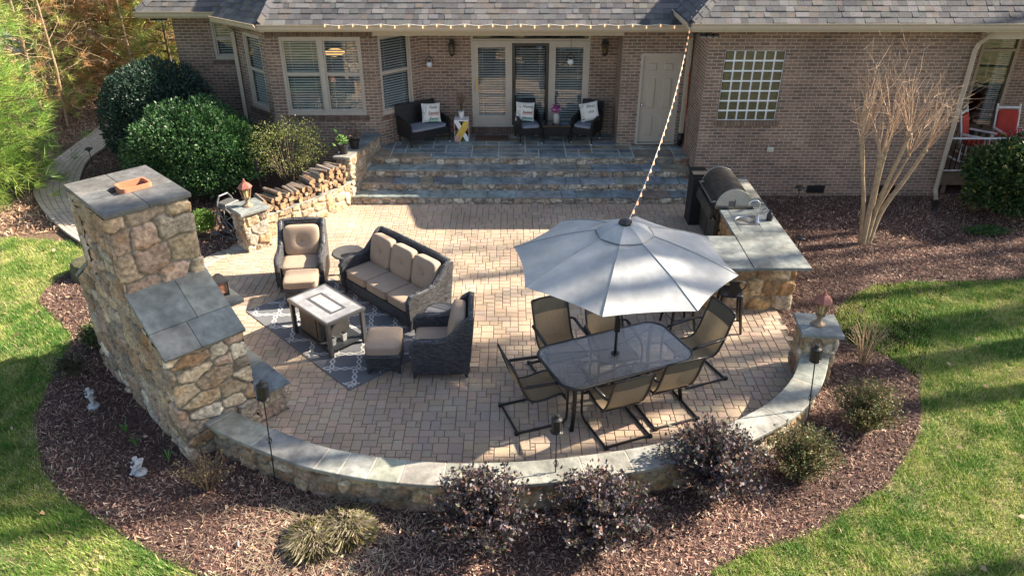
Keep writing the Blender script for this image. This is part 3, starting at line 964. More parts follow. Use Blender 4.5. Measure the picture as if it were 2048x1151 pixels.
def glass_pane(p0, p1, u0, u1, z0, z1, y, parent, name="pane"):
    mb = MB(); mb.M = wall_M(p0, p1)
    mb.quad((u0, y, z0), (u1, y, z0), (u1, y, z1), (u0, y, z1))
    return mb.build(name, M['glass'], parent)

def window(p0, p1, u0, u1, z0, z1, n=1, blinds=True, sill=True, zm=None):
    mb = MB(); mb.M = wall_M(p0, p1)
    w = .055
    zm = zm or (z0 + z1) / 2
    rect_frame(mb, u0, u1, z0, z1, w, .02, .10, wb=.075)
    fr = mb
    cell = (u1 - u0 - 2 * w - (n - 1) * .10) / n
    spans = []
    for k in range(n):
        a = u0 + w + k * (cell + .10)
        spans.append((a, a + cell))
        if k: mb.box(a - .05, .06, (z0 + z1) / 2 + .01, .10, .085, z1 - z0 - w - .075)
    f = mb.build("window", M['frame'], house)
    sm = MB(); sm.M = wall_M(p0, p1)
    for a, b in spans:
        rect_frame(sm, a + .001, b - .001, zm + .018, z1 - w - .001, .035, .045, .08)
        rect_frame(sm, a + .001, b - .001, z0 + .076, zm + .016, .035, .055, .092)
    sm.build("sash", M['frame'], f)
    gm = MB(); gm.M = wall_M(p0, p1)
    for a, b in spans:
        gm.quad((a + .03, .062, zm + .04), (b - .03, .062, zm + .04), (b - .03, .062, z1 - w - .03), (a + .03, .062, z1 - w - .03))
        gm.quad((a + .03, .074, z0 + .10), (b - .03, .074, z0 + .10), (b - .03, .074, zm - .01), (a + .03, .074, zm - .01))
    gm.build("pane", M['glass'], f)
    if blinds:
        for a, b in spans: blind(p0, p1, a + .02, b - .02, z0 + .09, z1 - w, .135, f)
    if sill:
        s_ = MB(); s_.M = wall_M(p0, p1)
        k = u0 - .06
        i = 0
        while k < u1 + .04:
            s_.box(k + .031, -.012 + .04, z0 - .06, .058, .11, .10, col=jit((.16, .105, .075), .25, random))
            k += .0677
        s_.build("sill", M['flagbrick'], f)
    return f
M['flagbrick'] = mat('sill_brick', (1, 1, 1), .9, attr=True, var=.15, scale=30)

# wall segments
wall_mesh("wall", (2.40, 17.10), (3.92, 17.10), .60, 3.45, [(.42, 1.31, .70, 2.74)])
wall_mesh("wall", (2.40, 17.96), (2.40, 17.10), .60, 3.45, u_off=.1)
wall_mesh("wall", (-2.05, 17.95), (2.40, 17.95), .60, 3.45, [(1.12, 3.83, .85, 3.25)])
BR = ((-2.98, 17.07), (-2.05, 17.95))
wall_mesh("wall", *BR, .0, 3.45, [(.10, .98, 1.36, 3.10)])
BF = ((-5.33, 17.07), (-2.98, 17.07))
wall_mesh("wall", *BF, -.05, 3.45, [(.29, 2.06, 1.385, 3.09)])
BL = ((-6.35, 18.08), (-5.33, 17.07))
wall_mesh("wall", *BL, -.05, 3.45, [(.42, 1.20, 1.40, 3.08)])
wall_mesh("wall", (-6.35, 18.50), (-6.35, 18.08), -.05, 3.45)
LW_ = ((-7.85, 18.50), (-6.35, 18.50))
wall_mesh("wall", *LW_, -.05, 3.45, [(.86, 1.46, 2.30, 3.20)])
wall_mesh("wall", (-7.85, 23.5), (-7.85, 18.50), -.05, 3.45)
wall_mesh("wall", (3.92, 17.10), (3.92, 15.74), -.05, 3.66)
WF = ((3.92, 15.74), (9.25, 15.74))
wall_mesh("wall", *WF, -.05, 3.66, [(.35, 1.565, 1.665, 3.085)], reveal=.05)
wall_mesh("wall", (9.25, 15.74), (9.25, 18.0), -.05, 3.66)
DB = ((9.25, 18.0), (16.0, 18.0))
wall_mesh("wall", *DB, -.05, 3.66, [(1.45, 2.32, .42, 3.10)])
wall_mesh("wall", (16, 18.0), (16, 23.5), -.05, 3.66); wall_mesh("wall", (16, 23.5), (-7.85, 23.5), -.05, 3.45)
# rooms behind the glass
mb = MB()
mb.quad((-7.8, 18.3, .66), (16, 18.3, .66), (16, 23.4, .66), (-7.8, 23.4, .66)); mb.quad((-5.3, 17.2, .665), (-3, 17.2, .665), (-2.1, 18.3, .665), (-6.2, 18.3, .665))
mb.quad((-7.8, 18.6, 3.40), (16, 18.6, 3.40), (16, 23.4, 3.40), (-7.8, 23.4, 3.40)); mb.quad((-5.3, 17.2, 3.39), (-3, 17.2, 3.39), (-2.1, 18.6, 3.39), (-6.2, 18.6, 3.39))
mb.quad((-2.05, 18.1, 3.3), (2.4, 18.1, 3.3), (2.4, 18.65, 3.3), (-2.05, 18.65, 3.3))
mb.quad((-7.8, 21.5, .6), (16, 21.5, .6), (16, 21.5, 3.4), (-7.8, 21.5, 3.4))
for x in (-6.2, -2.0, 2.5, 9.3): mb.quad((x, 18.62, .6), (x, 21.5, .6), (x, 21.5, 3.4), (x, 18.62, 3.4))
mb.quad((2.5, 17.3, .6), (3.9, 17.3, .6), (3.9, 17.3, 3.4), (2.5, 17.3, 3.4)); mb.quad((4.0, 15.95, .6), (9.2, 15.95, .6), (9.2, 15.95, 3.6), (4.0, 15.95, 3.6))
mb.build("interior", M['room'], house)

window(*BF, .29, 2.06, 1.385, 3.09, n=2, zm=2.27)
window(*BR, .10, .98, 1.36, 3.10, zm=2.26)
window(*BL, .42, 1.20, 1.40, 3.08, zm=2.26)
window(*LW_, .86, 1.46, 2.30, 3.20)

# soldier course above the bay window
s_ = MB(); s_.M = wall_M(*BF)
k = .02
while k < 2.30:
    s_.box(k + .031, .02, 3.155, .058, .06, .10, col=jit((.15, .10, .075), .25, random)); k += .0677
s_.build("soldier_course", M['flagbrick'], house)

# glass block window
mb = MB(); mb.M = wall_M(*WF)
mb.box(.9575, .05, 2.375, 1.215, .03, 1.42)
gb = mb.build("glass_block_window", M['blockgrout'], house)
mb = MB(); mb.M = wall_M(*WF)
for i in range(6):
    for j in range(7):
        u, z = .35 + .2025 * (i + .5), 1.665 + .2029 * (j + .5)
        P = []
        mb.M = wall_M(*WF) @ Matrix.Translation((u, .036, z)) @ Matrix.Rotation(R(90), 4, 'X')
        mb.prism([(-.083, -.083), (.083, -.083), (.083, .083), (-.083, .083)], 0, .022, .012)
mb.build("glass_blocks", M['glassblock'], gb)
s_ = MB(); s_.M = wall_M(*WF)
k = .30
while k < 1.60:
    s_.box(k + .031, -.012 + .03, 1.61, .058, .11, .10, col=jit((.22, .15, .11), .25, random)); k += .0677
s_.build("sill", M['flagbrick'], gb)

# storage door
DW = ((2.40, 17.10), (3.92, 17.10))
mb = MB(); mb.M = wall_M(*DW)
rect_frame(mb, .42, 1.31, .70, 2.74, .05, -.01, .08, wb=.03)
dr = mb.build("door", M['frame'], house)
mb = MB(); mb.M = wall_M(*DW)
mb.box(.865, .055, 1.72, .786, .04, 1.95)
pm = wall_M(*DW)
for cx in (.685, 1.045):
    for z0, z1 in ((.88, 1.36), (1.50, 2.22), (2.34, 2.56)):
        mb.M = pm @ Matrix.Translation((cx, .0365, (z0 + z1) / 2)) @ Matrix.Rotation(R(90), 4, 'X')
        h = (z1 - z0) / 2
        mb.prism([(-.125, -h), (.125, -h), (.125, h), (-.125, h)], 0, .001, 0)
        h2 = h - .03
        mb.prism([(-.095, -h2), (.095, -h2), (.095, h2), (-.095, h2)], .001, .024, .014)
mb.build("door_panel", M['door'], dr)
mb = MB(); mb.M = pm @ Matrix.Translation((.515, .03, 1.62)) @ Matrix.Rotation(R(90), 4, 'X')
mb.lathe([(.026, 0), (.026, .01), (.012, .015), (.012, .035), (.028, .045), (.03, .06), (.02, .072), (.0, .075)], 12)
mb.build("knob", M['chrome'], dr, smooth=True)
s_ = MB(); s_.M = wall_M(*DW)
k = .36
while k < 1.34:
    s_.box(k + .031, -.02 + .03, .655, .058, .11, .09, col=jit((.15, .10, .075), .25, random)); k += .0677
s_.build("threshold", M['flagbrick'], dr)

# patio doors with transom
RW = ((-2.05, 17.95), (2.40, 17.95))
mb = MB(); mb.M = wall_M(*RW)
rect_frame(mb, 1.12, 3.83, .85, 2.84, .05, -.015, .09, wb=.035)
rect_frame(mb, 1.12, 3.83, 2.842, 3.25, .04, .0, .09)
for u in (2.025, 2.925): mb.box(u, .04, 1.84, .05, .10, 1.90)
pd = mb.build("patio_door", M['frame'], house)
for k, (a, b) in enumerate(((1.17, 2.0), (2.05, 2.90), (2.95, 3.78))):
    mb = MB(); mb.M = wall_M(*RW)
    rect_frame(mb, a + .001, b - .001, .887, 2.788, .10 if k != 1 else .07, .0, .05, wb=.24 if k == 0 else (.08 if k == 1 else .13))
    mb.build("door_leaf" if k != 1 else "screen_leaf", M['frame'] if k != 1 else M['bronze'], pd)
    glass_pane(*RW, a + .08, b - .08, .95, 2.72, .03, pd)
    if k != 1: blind(*RW, a + .09, b - .09, 1.0, 2.72, .085, pd, .056)
    else:
        blind(*RW, a + .09, b - .09, 1.0, 2.72, .12, pd, .056)
glass_pane(*RW, 1.15, 3.80, 2.87, 3.22, .05, pd)
mb = MB(); mb.M = wall_M(*RW)
mb.box(1.235, -.012, 1.86, .035, .02, .30, ch=.004); mb.box(1.235, -.035, 1.80, .018, .03, .12)
mb.build("handle", mat('brass', (.52, .40, .19), .3, 1.0, var=.1), pd)
mb = MB(); mb.M = wall_M(*RW)
mb.box(2.09, -.012, 1.86, .025, .02, .18)
mb.build("handle", M['black'], pd)
s_ = MB(); s_.M = wall_M(*RW)
k = 1.10
while k < 3.83:
    s_.box(k + .031, -.03 + .03, .775, .058, .14, .14, col=jit((.13, .085, .065), .25, random)); k += .0677
s_.build("threshold", M['flagbrick'], pd)

# door onto the deck
mb = MB(); mb.M = wall_M(*DB)
rect_frame(mb, 1.45, 2.32, .42, 3.10, .07, -.01, .09); mb.box(1.885, .04, 2.62, .73, .09, .06)
dd = mb.build("deck_door", mat('tan_trim', (.33, .26, .18), .5, var=.05), house)
glass_pane(*DB, 1.52, 2.25, .5, 2.6, .04, dd); glass_pane(*DB, 1.52, 2.25, 2.65, 3.03, .04, dd)
blind(*DB, 1.95, 2.24, .55, 3.0, .12, dd, .05)

# roofs
SHC = [(.108, .107, .112), (.138, .135, .138), (.078, .078, .083), (.128, .112, .105), (.160, .155, .155), (.094, .094, .099), (.118, .116, .120)]
def roof_facet(name, E0, E1, slope, lx, rx, courses=16, depth=9.0, seed=1):
    """E0->E1 eave line, lx / rx = sideways shift of left / right edge per metre inward"""
    E0, E1 = Vector(E0), Vector(E1)
    d = (E1 - E0).normalized(); inn = Vector((-d.y, d.x, 0))
    rnd = random.Random(seed)
    mb = MB()
    st = .107
    P = lambda p, u, lift: E0 + d * u + inn * p + Vector((0, 0, slope * p + lift))
    Lh = (E1 - E0).length
    for i in range(courses):
        p0, p1 = i * st - .02, (i + 1) * st + .01
        ua, ub = lx * i * st, Lh + rx * i * st
        u = ua - rnd.uniform(0, .2)
        while u < ub:
            w = rnd.choice((.12, .14, .17, .20, .26))
            a, b = max(u, ua), min(u + w, ub)
            if b - a > .02:
                t = rnd.choice((.016, .016, .026))
                q0, q1, q2, q3 = P(p0, a, t), P(p0, b - .003, t), P(p1, b - .003, .002), P(p1, a, .002)
                r0, r1 = P(p0, a, -.004), P(p0, b - .003, -.004)
                mb.add([q0, q1, q2, q3, r0, r1], [(0, 1, 2, 3), (4, 5, 1, 0), (4, 0, 3), (1, 5, 2)], 0, jit(rnd.choice(SHC), .12, rnd))
            u += w
    mb.quad(P(0, 0, -.012), P(0, Lh, -.012), P(depth, Lh + rx * depth, -.012), P(depth, lx * depth, -.012), 0, (.16, .15, .145))
    return mb.build(name, M['shingle'], house)
SL = .85
roof_facet("roof", (-5.25, 16.52, 3.45), (4.6, 16.52, 3.45), SL, .356, .0, 18, 3.9, 2)
roof_facet("roof", (-6.53, 17.55, 3.45), (-5.25, 16.52, 3.45), SL, .25, -.356, 16, 1.6, 3)
roof_facet("roof", (-8.45, 18.08, 3.45), (-5.0, 18.08, 3.45), SL, 1.0, 0, 14, 2.6, 4)
roof_facet("roof", (3.42, 15.25, 3.70), (16.6, 15.25, 3.70), SL, 1.0, 0, 18, 4.6, 5)
roof_facet("roof", (3.42, 20.5, 3.70), (3.42, 15.25, 3.70), SL, 0, -1.0, 14, 4.2, 6)
roof_facet("roof", (-8.45, 23.8, 3.45), (-8.45, 18.08, 3.45), SL, 1.0, -1.0, 2, 2.6, 7)
mb = MB()     # back slopes close the roof
mb.quad((-5.85, 20.68, 5.65), (4.6, 20.42, 6.74), (4.6, 23.9, 3.4), (-8.4, 23.9, 3.4)); mb.quad((4.6, 20.42, 6.74), (16.6, 19.85, 7.6), (16.6, 23.9, 3.4), (4.6, 23.9, 3.4)); mb.build("back_roof", M['shingle'], house)
mb = MB(); mb.add([(16.2, 15.4, 3.66), (16.2, 23.5, 3.66), (16.2, 19.85, 7.5)], [(0, 1, 2)]); mb.add([(-2, 17.0, 3.42), (16.2, 17.0, 3.42), (16.2, 23.6, 3.42), (-8, 23.6, 3.42), (-8, 18.4, 3.42)], [(0, 1, 2, 3, 4)]); mb.build("gable", M['trim'], house)
# hip and ridge caps
def capline(a, b, n):
    mb = MB()
    a, b = Vector(a), Vector(b)
    for i in range(n):
        p, q_ = a.lerp(b, i / n), a.lerp(b, (i + 1.25) / n)
        t = (q_ - p).normalized(); w = Vector((-t.y, t.x, 0)).normalized() * .13
        up = Vector((0, 0, .035)); dn = Vector((0, 0, -.06)); lo_ = Vector((0, 0, .012))
        c = jit(random.choice(SHC), .1, random)
        mb.quad(p + w + dn + lo_, p + up + lo_, q_ + up, q_ + w + dn, 0, c); mb.quad(p + up + lo_, p - w + dn + lo_, q_ - w + dn, q_ + up, 0, c)
    mb.build("hip_cap", M['shingle'], house)
capline((3.42, 15.25, 3.72), (6.92, 18.75, 3.72 + .85 * 3.5), 26)
capline((-5.25, 16.52, 3.47), (-4.36, 19.02, 3.47 + .85 * 2.5), 15)
capline((-8.45, 18.08, 3.47), (-5.9, 20.63, 3.47 + .85 * 2.55), 17)

def gutter(a, b, z):
    a, b = Vector((*a, 0)), Vector((*b, 0))
    d = (b - a).normalized(); out = Vector((d.y, -d.x, 0))
    prof_ = [(0, -.02), (.0, -.13), (.07, -.13), (.085, -.10), (.095, -.05), (.12, -.02), (.12, -.005), (.108, -.005), (.10, -.02), (.06, -.09), (.012, -.09), (.012, -.02)]
    m = MB(); vs = []
    for p in (a, b):
        for o_, h in prof_: vs.append(p + out * o_ + Vector((0, 0, z + h)))
    n = len(prof_)
    m.add(vs, [(i, (i + 1) % n, n + (i + 1) % n, n + i) for i in range(n)] + [tuple(range(n)), tuple(reversed(range(n, 2 * n)))])
    return m.build("gutter", M['trim'], house)
gutter((-5.25, 16.54), (3.80, 16.54), 3.46); gutter((-6.53, 17.57), (-5.25, 16.54), 3.46); gutter((-8.45, 18.10), (-6.5, 18.10), 3.46)
gutter((3.42, 15.27), (16.6, 15.27), 3.71); gutter((3.44, 16.9), (3.44, 15.27), 3.71)
mb = MB()   # fascia, soffit and beam
mb.box(-.75, 16.56, 3.38, 9.0, .03, .17); mb.prism([(-5.22, 16.58), (3.8, 16.58), (3.8, 17.03), (-5.34, 17.03)], 3.33, 3.345)
mb.prism([(-6.48, 17.62), (-5.22, 16.58), (-5.34, 17.03), (-6.35, 18.03)], 3.332, 3.347)
mb.box(-7.45, 18.12, 3.38, 1.95, .03, .17); mb.prism([(-8.4, 18.14), (-6.4, 18.14), (-6.4, 18.47), (-8.4, 18.47)], 3.33, 3.345)
mb.box(10.0, 15.29, 3.62, 13.1, .03, .18); mb.prism([(3.45, 15.31), (16.5, 15.31), (16.5, 15.72), (3.45, 15.72)], 3.545, 3.56)
mb.box(3.455, 16.1, 3.62, .03, 1.6, .18); mb.prism([(3.47, 15.722), (3.9, 15.722), (3.9, 17.0), (3.47, 17.0)], 3.545, 3.56)
mb.box(-.29, 17.02, 3.235, 5.36, .14, .19)            # porch beam
mb.box(-4.16, 17.045, 3.29, 2.3, .03, .09); mb.box(3.16, 17.075, 3.29, 1.5, .03, .09)
mb.box(6.58, 15.72, 3.50, 5.34, .03, .09)
mb.box(12.6, 15.60, 3.45, 6.7, .14, .20)              # beam over the deck
mb.prism([(-2.9, 17.1), (2.4, 17.1), (2.4, 17.94), (-2.05, 17.94)], 3.30, 3.32)
mb.prism([(9.25, 15.7), (16.5, 15.7), (16.5, 18), (9.25, 18)], 3.50, 3.52)
mb.build("fascia", M['trim'], house)
# downspouts
def downspout(pts, parent=house, boot=None):
    m = MB(); m.tube(pts, .045, 4, rs=[.055] * len(pts)); o = m.build("downspout", M['trim'], parent)
    if boot:
        b = MB(); b.tube(boot, .06, 8); b.build("boot", M['black'], o, smooth=True)
downspout([(9.32, 15.33, 3.58), (9.32, 15.36, 3.50), (9.22, 15.62, 3.25), (9.20, 15.66, 3.1), (9.20, 15.66, .18), (9.18, 15.56, .08), (9.05, 15.25, .02)],
          boot=[(9.05, 15.27, .03), (8.9, 15.0, .0), (8.8, 14.8, -.02)])
downspout([(3.62, 16.62, 3.36), (3.74, 16.75, 3.25), (3.83, 17.0, 3.1), (3.83, 17.0, .98)], boot=[(3.83, 17.0, 1.0), (3.83, 17.0, .72)])
downspout([(-6.42, 17.66, 3.36), (-6.36, 17.78, 3.2), (-6.31, 17.96, 3.05), (-6.31, 17.96, .1)])
# wall lanterns beside the patio doors, floodlights, outlet cover, vents
def wall_lantern(x, y, z):
    m = MB(); m.box(x, y - .01, z + .06, .10, .02, .20, ch=.004); m.tube([(x, y - .02, z + .12), (x, y - .10, z + .17), (x, y - .15, z + .13)], .010, 6)
    m.lathe([(.015, .17), (.03, .13), (.085, .07), (.09, .055), (.075, .05)], 6, (x, y - .15, z)); m.lathe([(.06, -.15), (.045, -.17), (.01, -.20)], 6, (x, y - .15, z))
    for k in range(6):
        a = PI * k / 3
        m.tube([(x + .075 * math.cos(a), y - .15 + .075 * math.sin(a), z + .055), (x + .055 * math.cos(a), y - .15 + .055 * math.sin(a), z - .15)], .006, 4)
    o = m.build("wall_lantern", M['bronze'], house)
    g = MB(); g.lathe([(.052, -.148), (.070, .05)], 6, (x, y - .15, z)); g.build("glass", M['lampglass'], o)
wall_lantern(-1.36, 17.95, 2.72); wall_lantern(2.10, 17.95, 2.72)
def flood(x, y, z, s):
    m = MB(); m.box(x, y, z + .06, .12, .08, .05)
    for dx in (-.12, .0, .12): m.box(x + dx, y - .07, z, .11, .13, .05, rz=dx * 2, ch=.01)
    o = m.build("floodlight", M['black'], house)
    g = MB()
    for dx in (-.12, .0, .12): g.box(x + dx, y - .10, z - .028, .08, .07, .006, rz=dx * 2)
    g.build("lens", M['white'], o)
flood(3.80, 15.42, 3.46, 1); flood(-8.0, 18.30, 3.26, 1)
m = MB(); m.box(5.48, 15.715, 1.05, .13, .05, .10, ch=.02); m.build("outlet_cover", mat('cream_plastic', (.55, .53, .44), .5), house)
for x in (6.62, 8.15):
    m = MB(); m.box(x, 15.733, .14, .38, .02, .17)
    for k in range(5): m.box(x, 15.72, .075 + .032 * k, .36, .012, .010)
    m.build("foundation_vent", M['black'], house)

# ceiling lamp seen through the blinds
pl = thing("pendant_lamp", "glowing glass pendant lamp hanging behind the bay window blinds", "lamp", (-4.22, 18.75, 2.42))
m = MB(); m.lathe([(.03, .10), (.22, .02), (.24, -.02), (.16, -.07), (.05, -.10)], 18); m.build("shade", M['pendant'], pl, smooth=True)
m = MB(); m.tube([(0, 0, .08), (0, 0, .95)], .012, 6); m.build("rod", M['bronze'], pl)

# ------------------------------------------------------------------ deep seating
def side_profile(D, H, arm):
    """outline of an arm side in (y forward, z) with swept back"""
    f, b = D / 2, -D / 2
    pts = [(f - .02, .10), (f, .40), (f - .01, arm - .06), (f - .06, arm), (f - .16, arm + .012), (0.02, arm + .005), (-.12, arm + .04), (b + .14, arm + .17), (b + .04, H - .05), (b - .03, H), (b - .09, H - .02), (b - .05, .55), (b, .10)]
    return pts

def seat_body(t, W, D, H, arm, m):
    pr = side_profile(D, H, arm)
    for sx in (-1, 1):
        mb = MB()
        x0, x1 = sx * W / 2, sx * (W / 2 - .085)
        n = len(pr)
        vs = [(x0, y, z) for y, z in pr] + [(x1, y, z) for y, z in pr]
        fs = [(i, (i + 1) % n, n + (i + 1) % n, n + i) for i in range(n)] + [tuple(range(n)), tuple(reversed(range(n, 2 * n)))]
        mb.add(vs, fs)
        top = [((x0 + x1) / 2, y, z - .01) for y, z in pr[1:11]]
        mb.tube(top, .052, 8, rs=[.040, .048, .052, .054, .054, .054, .052, .050, .046, .042])
        mb.build("side_panel", m, t, bevel=.012)
    mb = MB()
    b = -D / 2
    prb = [(b, .10), (b - .05, .55), (b - .085, H - .015), (b - .02, H - .005), (b + .05, .5), (b + .08, .12)]
    xa, xb = -(W / 2 - .09), W / 2 - .09
    n = len(prb)
    mb.add([(xa, y, z) for y, z in prb] + [(xb, y, z) for y, z in prb], [(i, (i + 1) % n, n + (i + 1) % n, n + i) for i in range(n)] + [tuple(range(n)), tuple(reversed(range(n, 2 * n)))])
    mb.tube([(xa - .04, b - .06, H + .0), (xa * .5, b - .062, H + .015), (0, b - .063, H + .02), (xb * .5, b - .062, H + .015), (xb + .04, b - .06, H)], .038, 8)
    mb.build("back_panel", m, t, bevel=.01)
    mb = MB(); mb.box(0, .03, .20, W - .17, D - .10, .18); mb.build("seat_base", m, t, bevel=.01)
    for sx in (-1, 1):
        for sy in (-1, 1):
            mb = MB(); x, y = sx * (W / 2 - .06), sy * (D / 2 - .05)
            mb.tube([(x, y, .14), (x, y + sy * .015, .07), (x, y + sy * .03, 0)], .03, 8, rs=[.038, .033, .024]); mb.build("leg", M['wicker'], t)

M['piping'] = mat('cushion_piping', (.22, .16, .115), .9, var=.05)
def cushions(t, W, D, n, arm, m):
    w = (W - .18) / n
    for k in range(n):
        x = -(W - .18) / 2 + w * (k + .5)
        mb = MB(); mb.cushion((x, .075, .375), (w - .006, D - .20, .17), k=9, puff=.06); o = mb.build("seat_cushion", m, t, smooth=True)
        pp = MB(); hw, hd = (w - .006) / 2 - .004, (D - .20) / 2 - .004
        for z in (.318, .438): pp.tube([(x + a * hw * e, .075 + b * hd * f, z) for a, b, e, f in ((-1, -1, .9, 1), (1, -1, .9, 1), (1, -1, 1, .9), (1, 1, 1, .9), (1, 1, .9, 1), (-1, 1, .9, 1), (-1, 1, 1, .9), (-1, -1, 1, .9))], .007, 5, closed=True)
        pp.build("piping", M['piping'], o)
        mb = MB(); mb.cushion((x, -D / 2 + .155, .685), (w - .012, .19, .52), k=6, n=16, puff=.22, tuft=(1, 1, .075), tilt=Matrix.Rotation(R(13), 3, 'X'))
        o = mb.build("back_cushion", m, t, smooth=True)
        b_ = MB(); b_.lathe([(.0, .0), (.014, .003), (.012, .010), (.0, .013)], 8)
        bo = b_.build("button", m, o, smooth=True); bo.location = (x, -D / 2 + .222, .69); bo.rotation_euler = (R(-77), 0, 0)

def armchair(label, loc, rz):
    t = thing("wicker_armchair", label, "armchair", loc, rz, "wicker armchairs")
    seat_body(t, .80, .78, .96, .60, M['wicker']); cushions(t, .80, .78, 1, .60, M['cushion'])
    return t
ac = armchair("brown cushioned dark wicker armchair facing the camera, beside the firewood ledge", (-3.60, 11.80, 0), R(186))
dup(ac, (-1.02, 9.28, 0), R(92), "dark wicker armchair seen side on with its back to the dining table", "wicker armchairs")

def ottoman(label, loc, rz, sx=.58, sy=.52):
    t = thing("wicker_ottoman", label, "ottoman", loc, rz, "wicker ottomans")
    mb = MB()
    mb.prism([(-sx / 2 + .03, -sy / 2 + .03), (sx / 2 - .03, -sy / 2 + .03), (sx / 2 - .03, sy / 2 - .03), (-sx / 2 + .03, sy / 2 - .03)], .08, .31)
    mb.tube([(-sx / 2 + .02, -sy / 2 + .02, .30), (sx / 2 - .02, -sy / 2 + .02, .30), (sx / 2 - .02, sy / 2 - .02, .30), (-sx / 2 + .02, sy / 2 - .02, .30)], .026, 8, closed=True)
    mb.build("base", M['wicker'], t, bevel=.01)
    mb = MB(); mb.cushion((0, 0, .385), (sx - .03, sy - .03, .15), k=8, puff=.06); mb.build("cushion", M['cushion'], t, smooth=True)
    mb = MB()
    for z in (.335, .435): mb.tube([p for p in [(-sx / 2 + .04, -sy / 2 + .025, z), (sx / 2 - .04, -sy / 2 + .025, z), (sx / 2 - .025, sy / 2 - .04, z), (-sx / 2 + .025, sy / 2 - .04, z)]], .006, 5, closed=True)
    mb.build("piping", M['cushion'], t)
    for a in (-1, 1):
        for b in (-1, 1):
            m2 = MB(); m2.tube([(a * (sx / 2 - .06), b * (sy / 2 - .06), .09), (a * (sx / 2 - .055), b * (sy / 2 - .055), 0)], .03, 8, rs=[.034, .024]); m2.build("leg", M['wicker'], t)
    return t
ot = ottoman("square wicker ottoman pushed against the armchair by the firewood", (-3.47, 11.16, 0), R(8))
dup(ot, (-1.83, 9.27, 0), R(2), "square wicker ottoman standing between fire table and side-on armchair", "wicker ottomans", scale=(.92, 1.18, 1.03))

so = thing("wicker_sofa", "three seat dark wicker sofa with tufted tan cushions", "sofa", (-1.93, 11.02, 0), R(135))
seat_body(so, 1.86, .80, .94, .60, M['wicker']); cushions(so, 1.86, .80, 3, .60, M['cushion'])

# round side tables
def side_table(label, loc, mirror):
    t = thing("side_table", label, "side table", loc, R(20))
    mb = MB(); mb.lathe([(.25, .465), (.275, .47), (.285, .485), (.275, .50), (.25, .503), (.235, .497)], 28); mb.build("rim", M['wicker'] if mirror else M['greymetal'], t, smooth=True)
    mb = MB(); mb.lathe([(.0, .485), (.24, .485), (.24, .496), (.0, .496)], 28); mb.build("tabletop", M['tableglass'] if mirror else M['tile'], t)
    for k in range(4):
        a = R(45 + 90 * k)
        m2 = MB(); m2.tube([(.24 * math.cos(a), .24 * math.sin(a), .47), (.19 * math.cos(a), .19 * math.sin(a), .25), (.23 * math.cos(a), .23 * math.sin(a), 0)], .014, 6); m2.build("leg", M['black'], t)
    mb = MB(); mb.tube([(.19 * math.cos(R(10 * k)), .19 * math.sin(R(10 * k)), .25) for k in range(36)], .010, 5, closed=True); mb.build("ring", M['black'], t)
    return t
side_table("round mosaic topped side table behind the left sofa arm", (-2.83, 11.93, 0), False)
side_table("round glass topped side table between sofa and side-on armchair", (-1.06, 9.92, 0), True)

# rug
rg = MB()
RL, RS = 2.97, 1.62
rg.box(0, 0, .005, RL, RS, .010)
def chain(a, b, links, amp=.029, w=.011):
    a, b = Vector(a), Vector(b)
    d = (b - a); L_ = d.length; d.normalize(); n_ = Vector((-d.y, d.x, 0))
    for sg in (-1, 1):
        N_ = links * 8
        for i in range(N_):
            q = []
            for j, o_ in ((i, -w), (i + 1, -w), (i + 1, w), (i, w)):
                tt = j / N_
                q.append(a + d * (L_ * tt) + n_ * (sg * amp * math.sin(PI * links * tt) + o_))
            if all(abs(p.x) < RL / 2 - .01 and abs(p.y) < RS / 2 - .01 for p in q):
                z = .0115 if sg < 0 else .0125
                rg.quad(*[(p.x, p.y, z) for p in q], mi=1)
cs_ = .385
th = R(46)
for i in range(-8, 9):
    for j in range(-8, 9):
        p = Vector((i * cs_ + .1, j * cs_ * .98, 0))
        rot = lambda v: Vector((v.x * math.cos(th) - v.y * math.sin(th), v.x * math.sin(th) + v.y * math.cos(th), 0))
        chain(rot(p), rot(p + Vector((cs_, .03, 0))), 3)
        chain(rot(p), rot(p + Vector((-.04, cs_ * .98, 0))), 3)
ro = rg.build("rug", [M['rug'], M['rugline']])
ro.location = (-2.70, 10.25, .002); ro.rotation_euler = (0, 0, R(-45.8))
tag(ro, "grey outdoor rug with white chain trellis pattern", "rug")

# fire table
ft = thing("fire_table", "rectangular fire pit table with grey stone tile top on the rug", "table", (-2.79, 9.97, .014), R(-44.5))
L_, W_ = 1.06, .68
mb = MB(); rect_frame(mb, -L_ / 2, L_ / 2, -W_ / 2, W_ / 2, .03, .555, .605)
mb.v = [(x, z, y) for x, y, z in mb.v]; mb.build("top_frame", M['greymetal'], ft, bevel=.004)
mb = MB()
c1, c2 = (L_ / 2 - .031, W_ / 2 - .031), (L_ / 2 - .20, W_ / 2 - .20)
z_ = .601
for a, b, c, d in (((-c1[0], -c1[1]), (c1[0], -c1[1]), (c2[0], -c2[1]), (-c2[0], -c2[1])), ((c1[0], -c1[1]), (c1[0], c1[1]), (c2[0], c2[1]), (c2[0], -c2[1])),
                   ((c1[0], c1[1]), (-c1[0], c1[1]), (-c2[0], c2[1]), (c2[0], c2[1])), ((-c1[0], c1[1]), (-c1[0], -c1[1]), (-c2[0], -c2[1]), (-c2[0], c2[1]))):
    mb.prism([a, b, c, d], .58, z_, .002)
mb.build("stone_top", M['tile'], ft)
mb = MB(); rect_frame(mb, -c2[0] + .003, c2[0] - .003, -c2[1] + .003, c2[1] - .003, .045, .585, .602); mb.v = [(x, z, y) for x, y, z in mb.v]; mb.build("mosaic_border", M['tiledark'], ft)
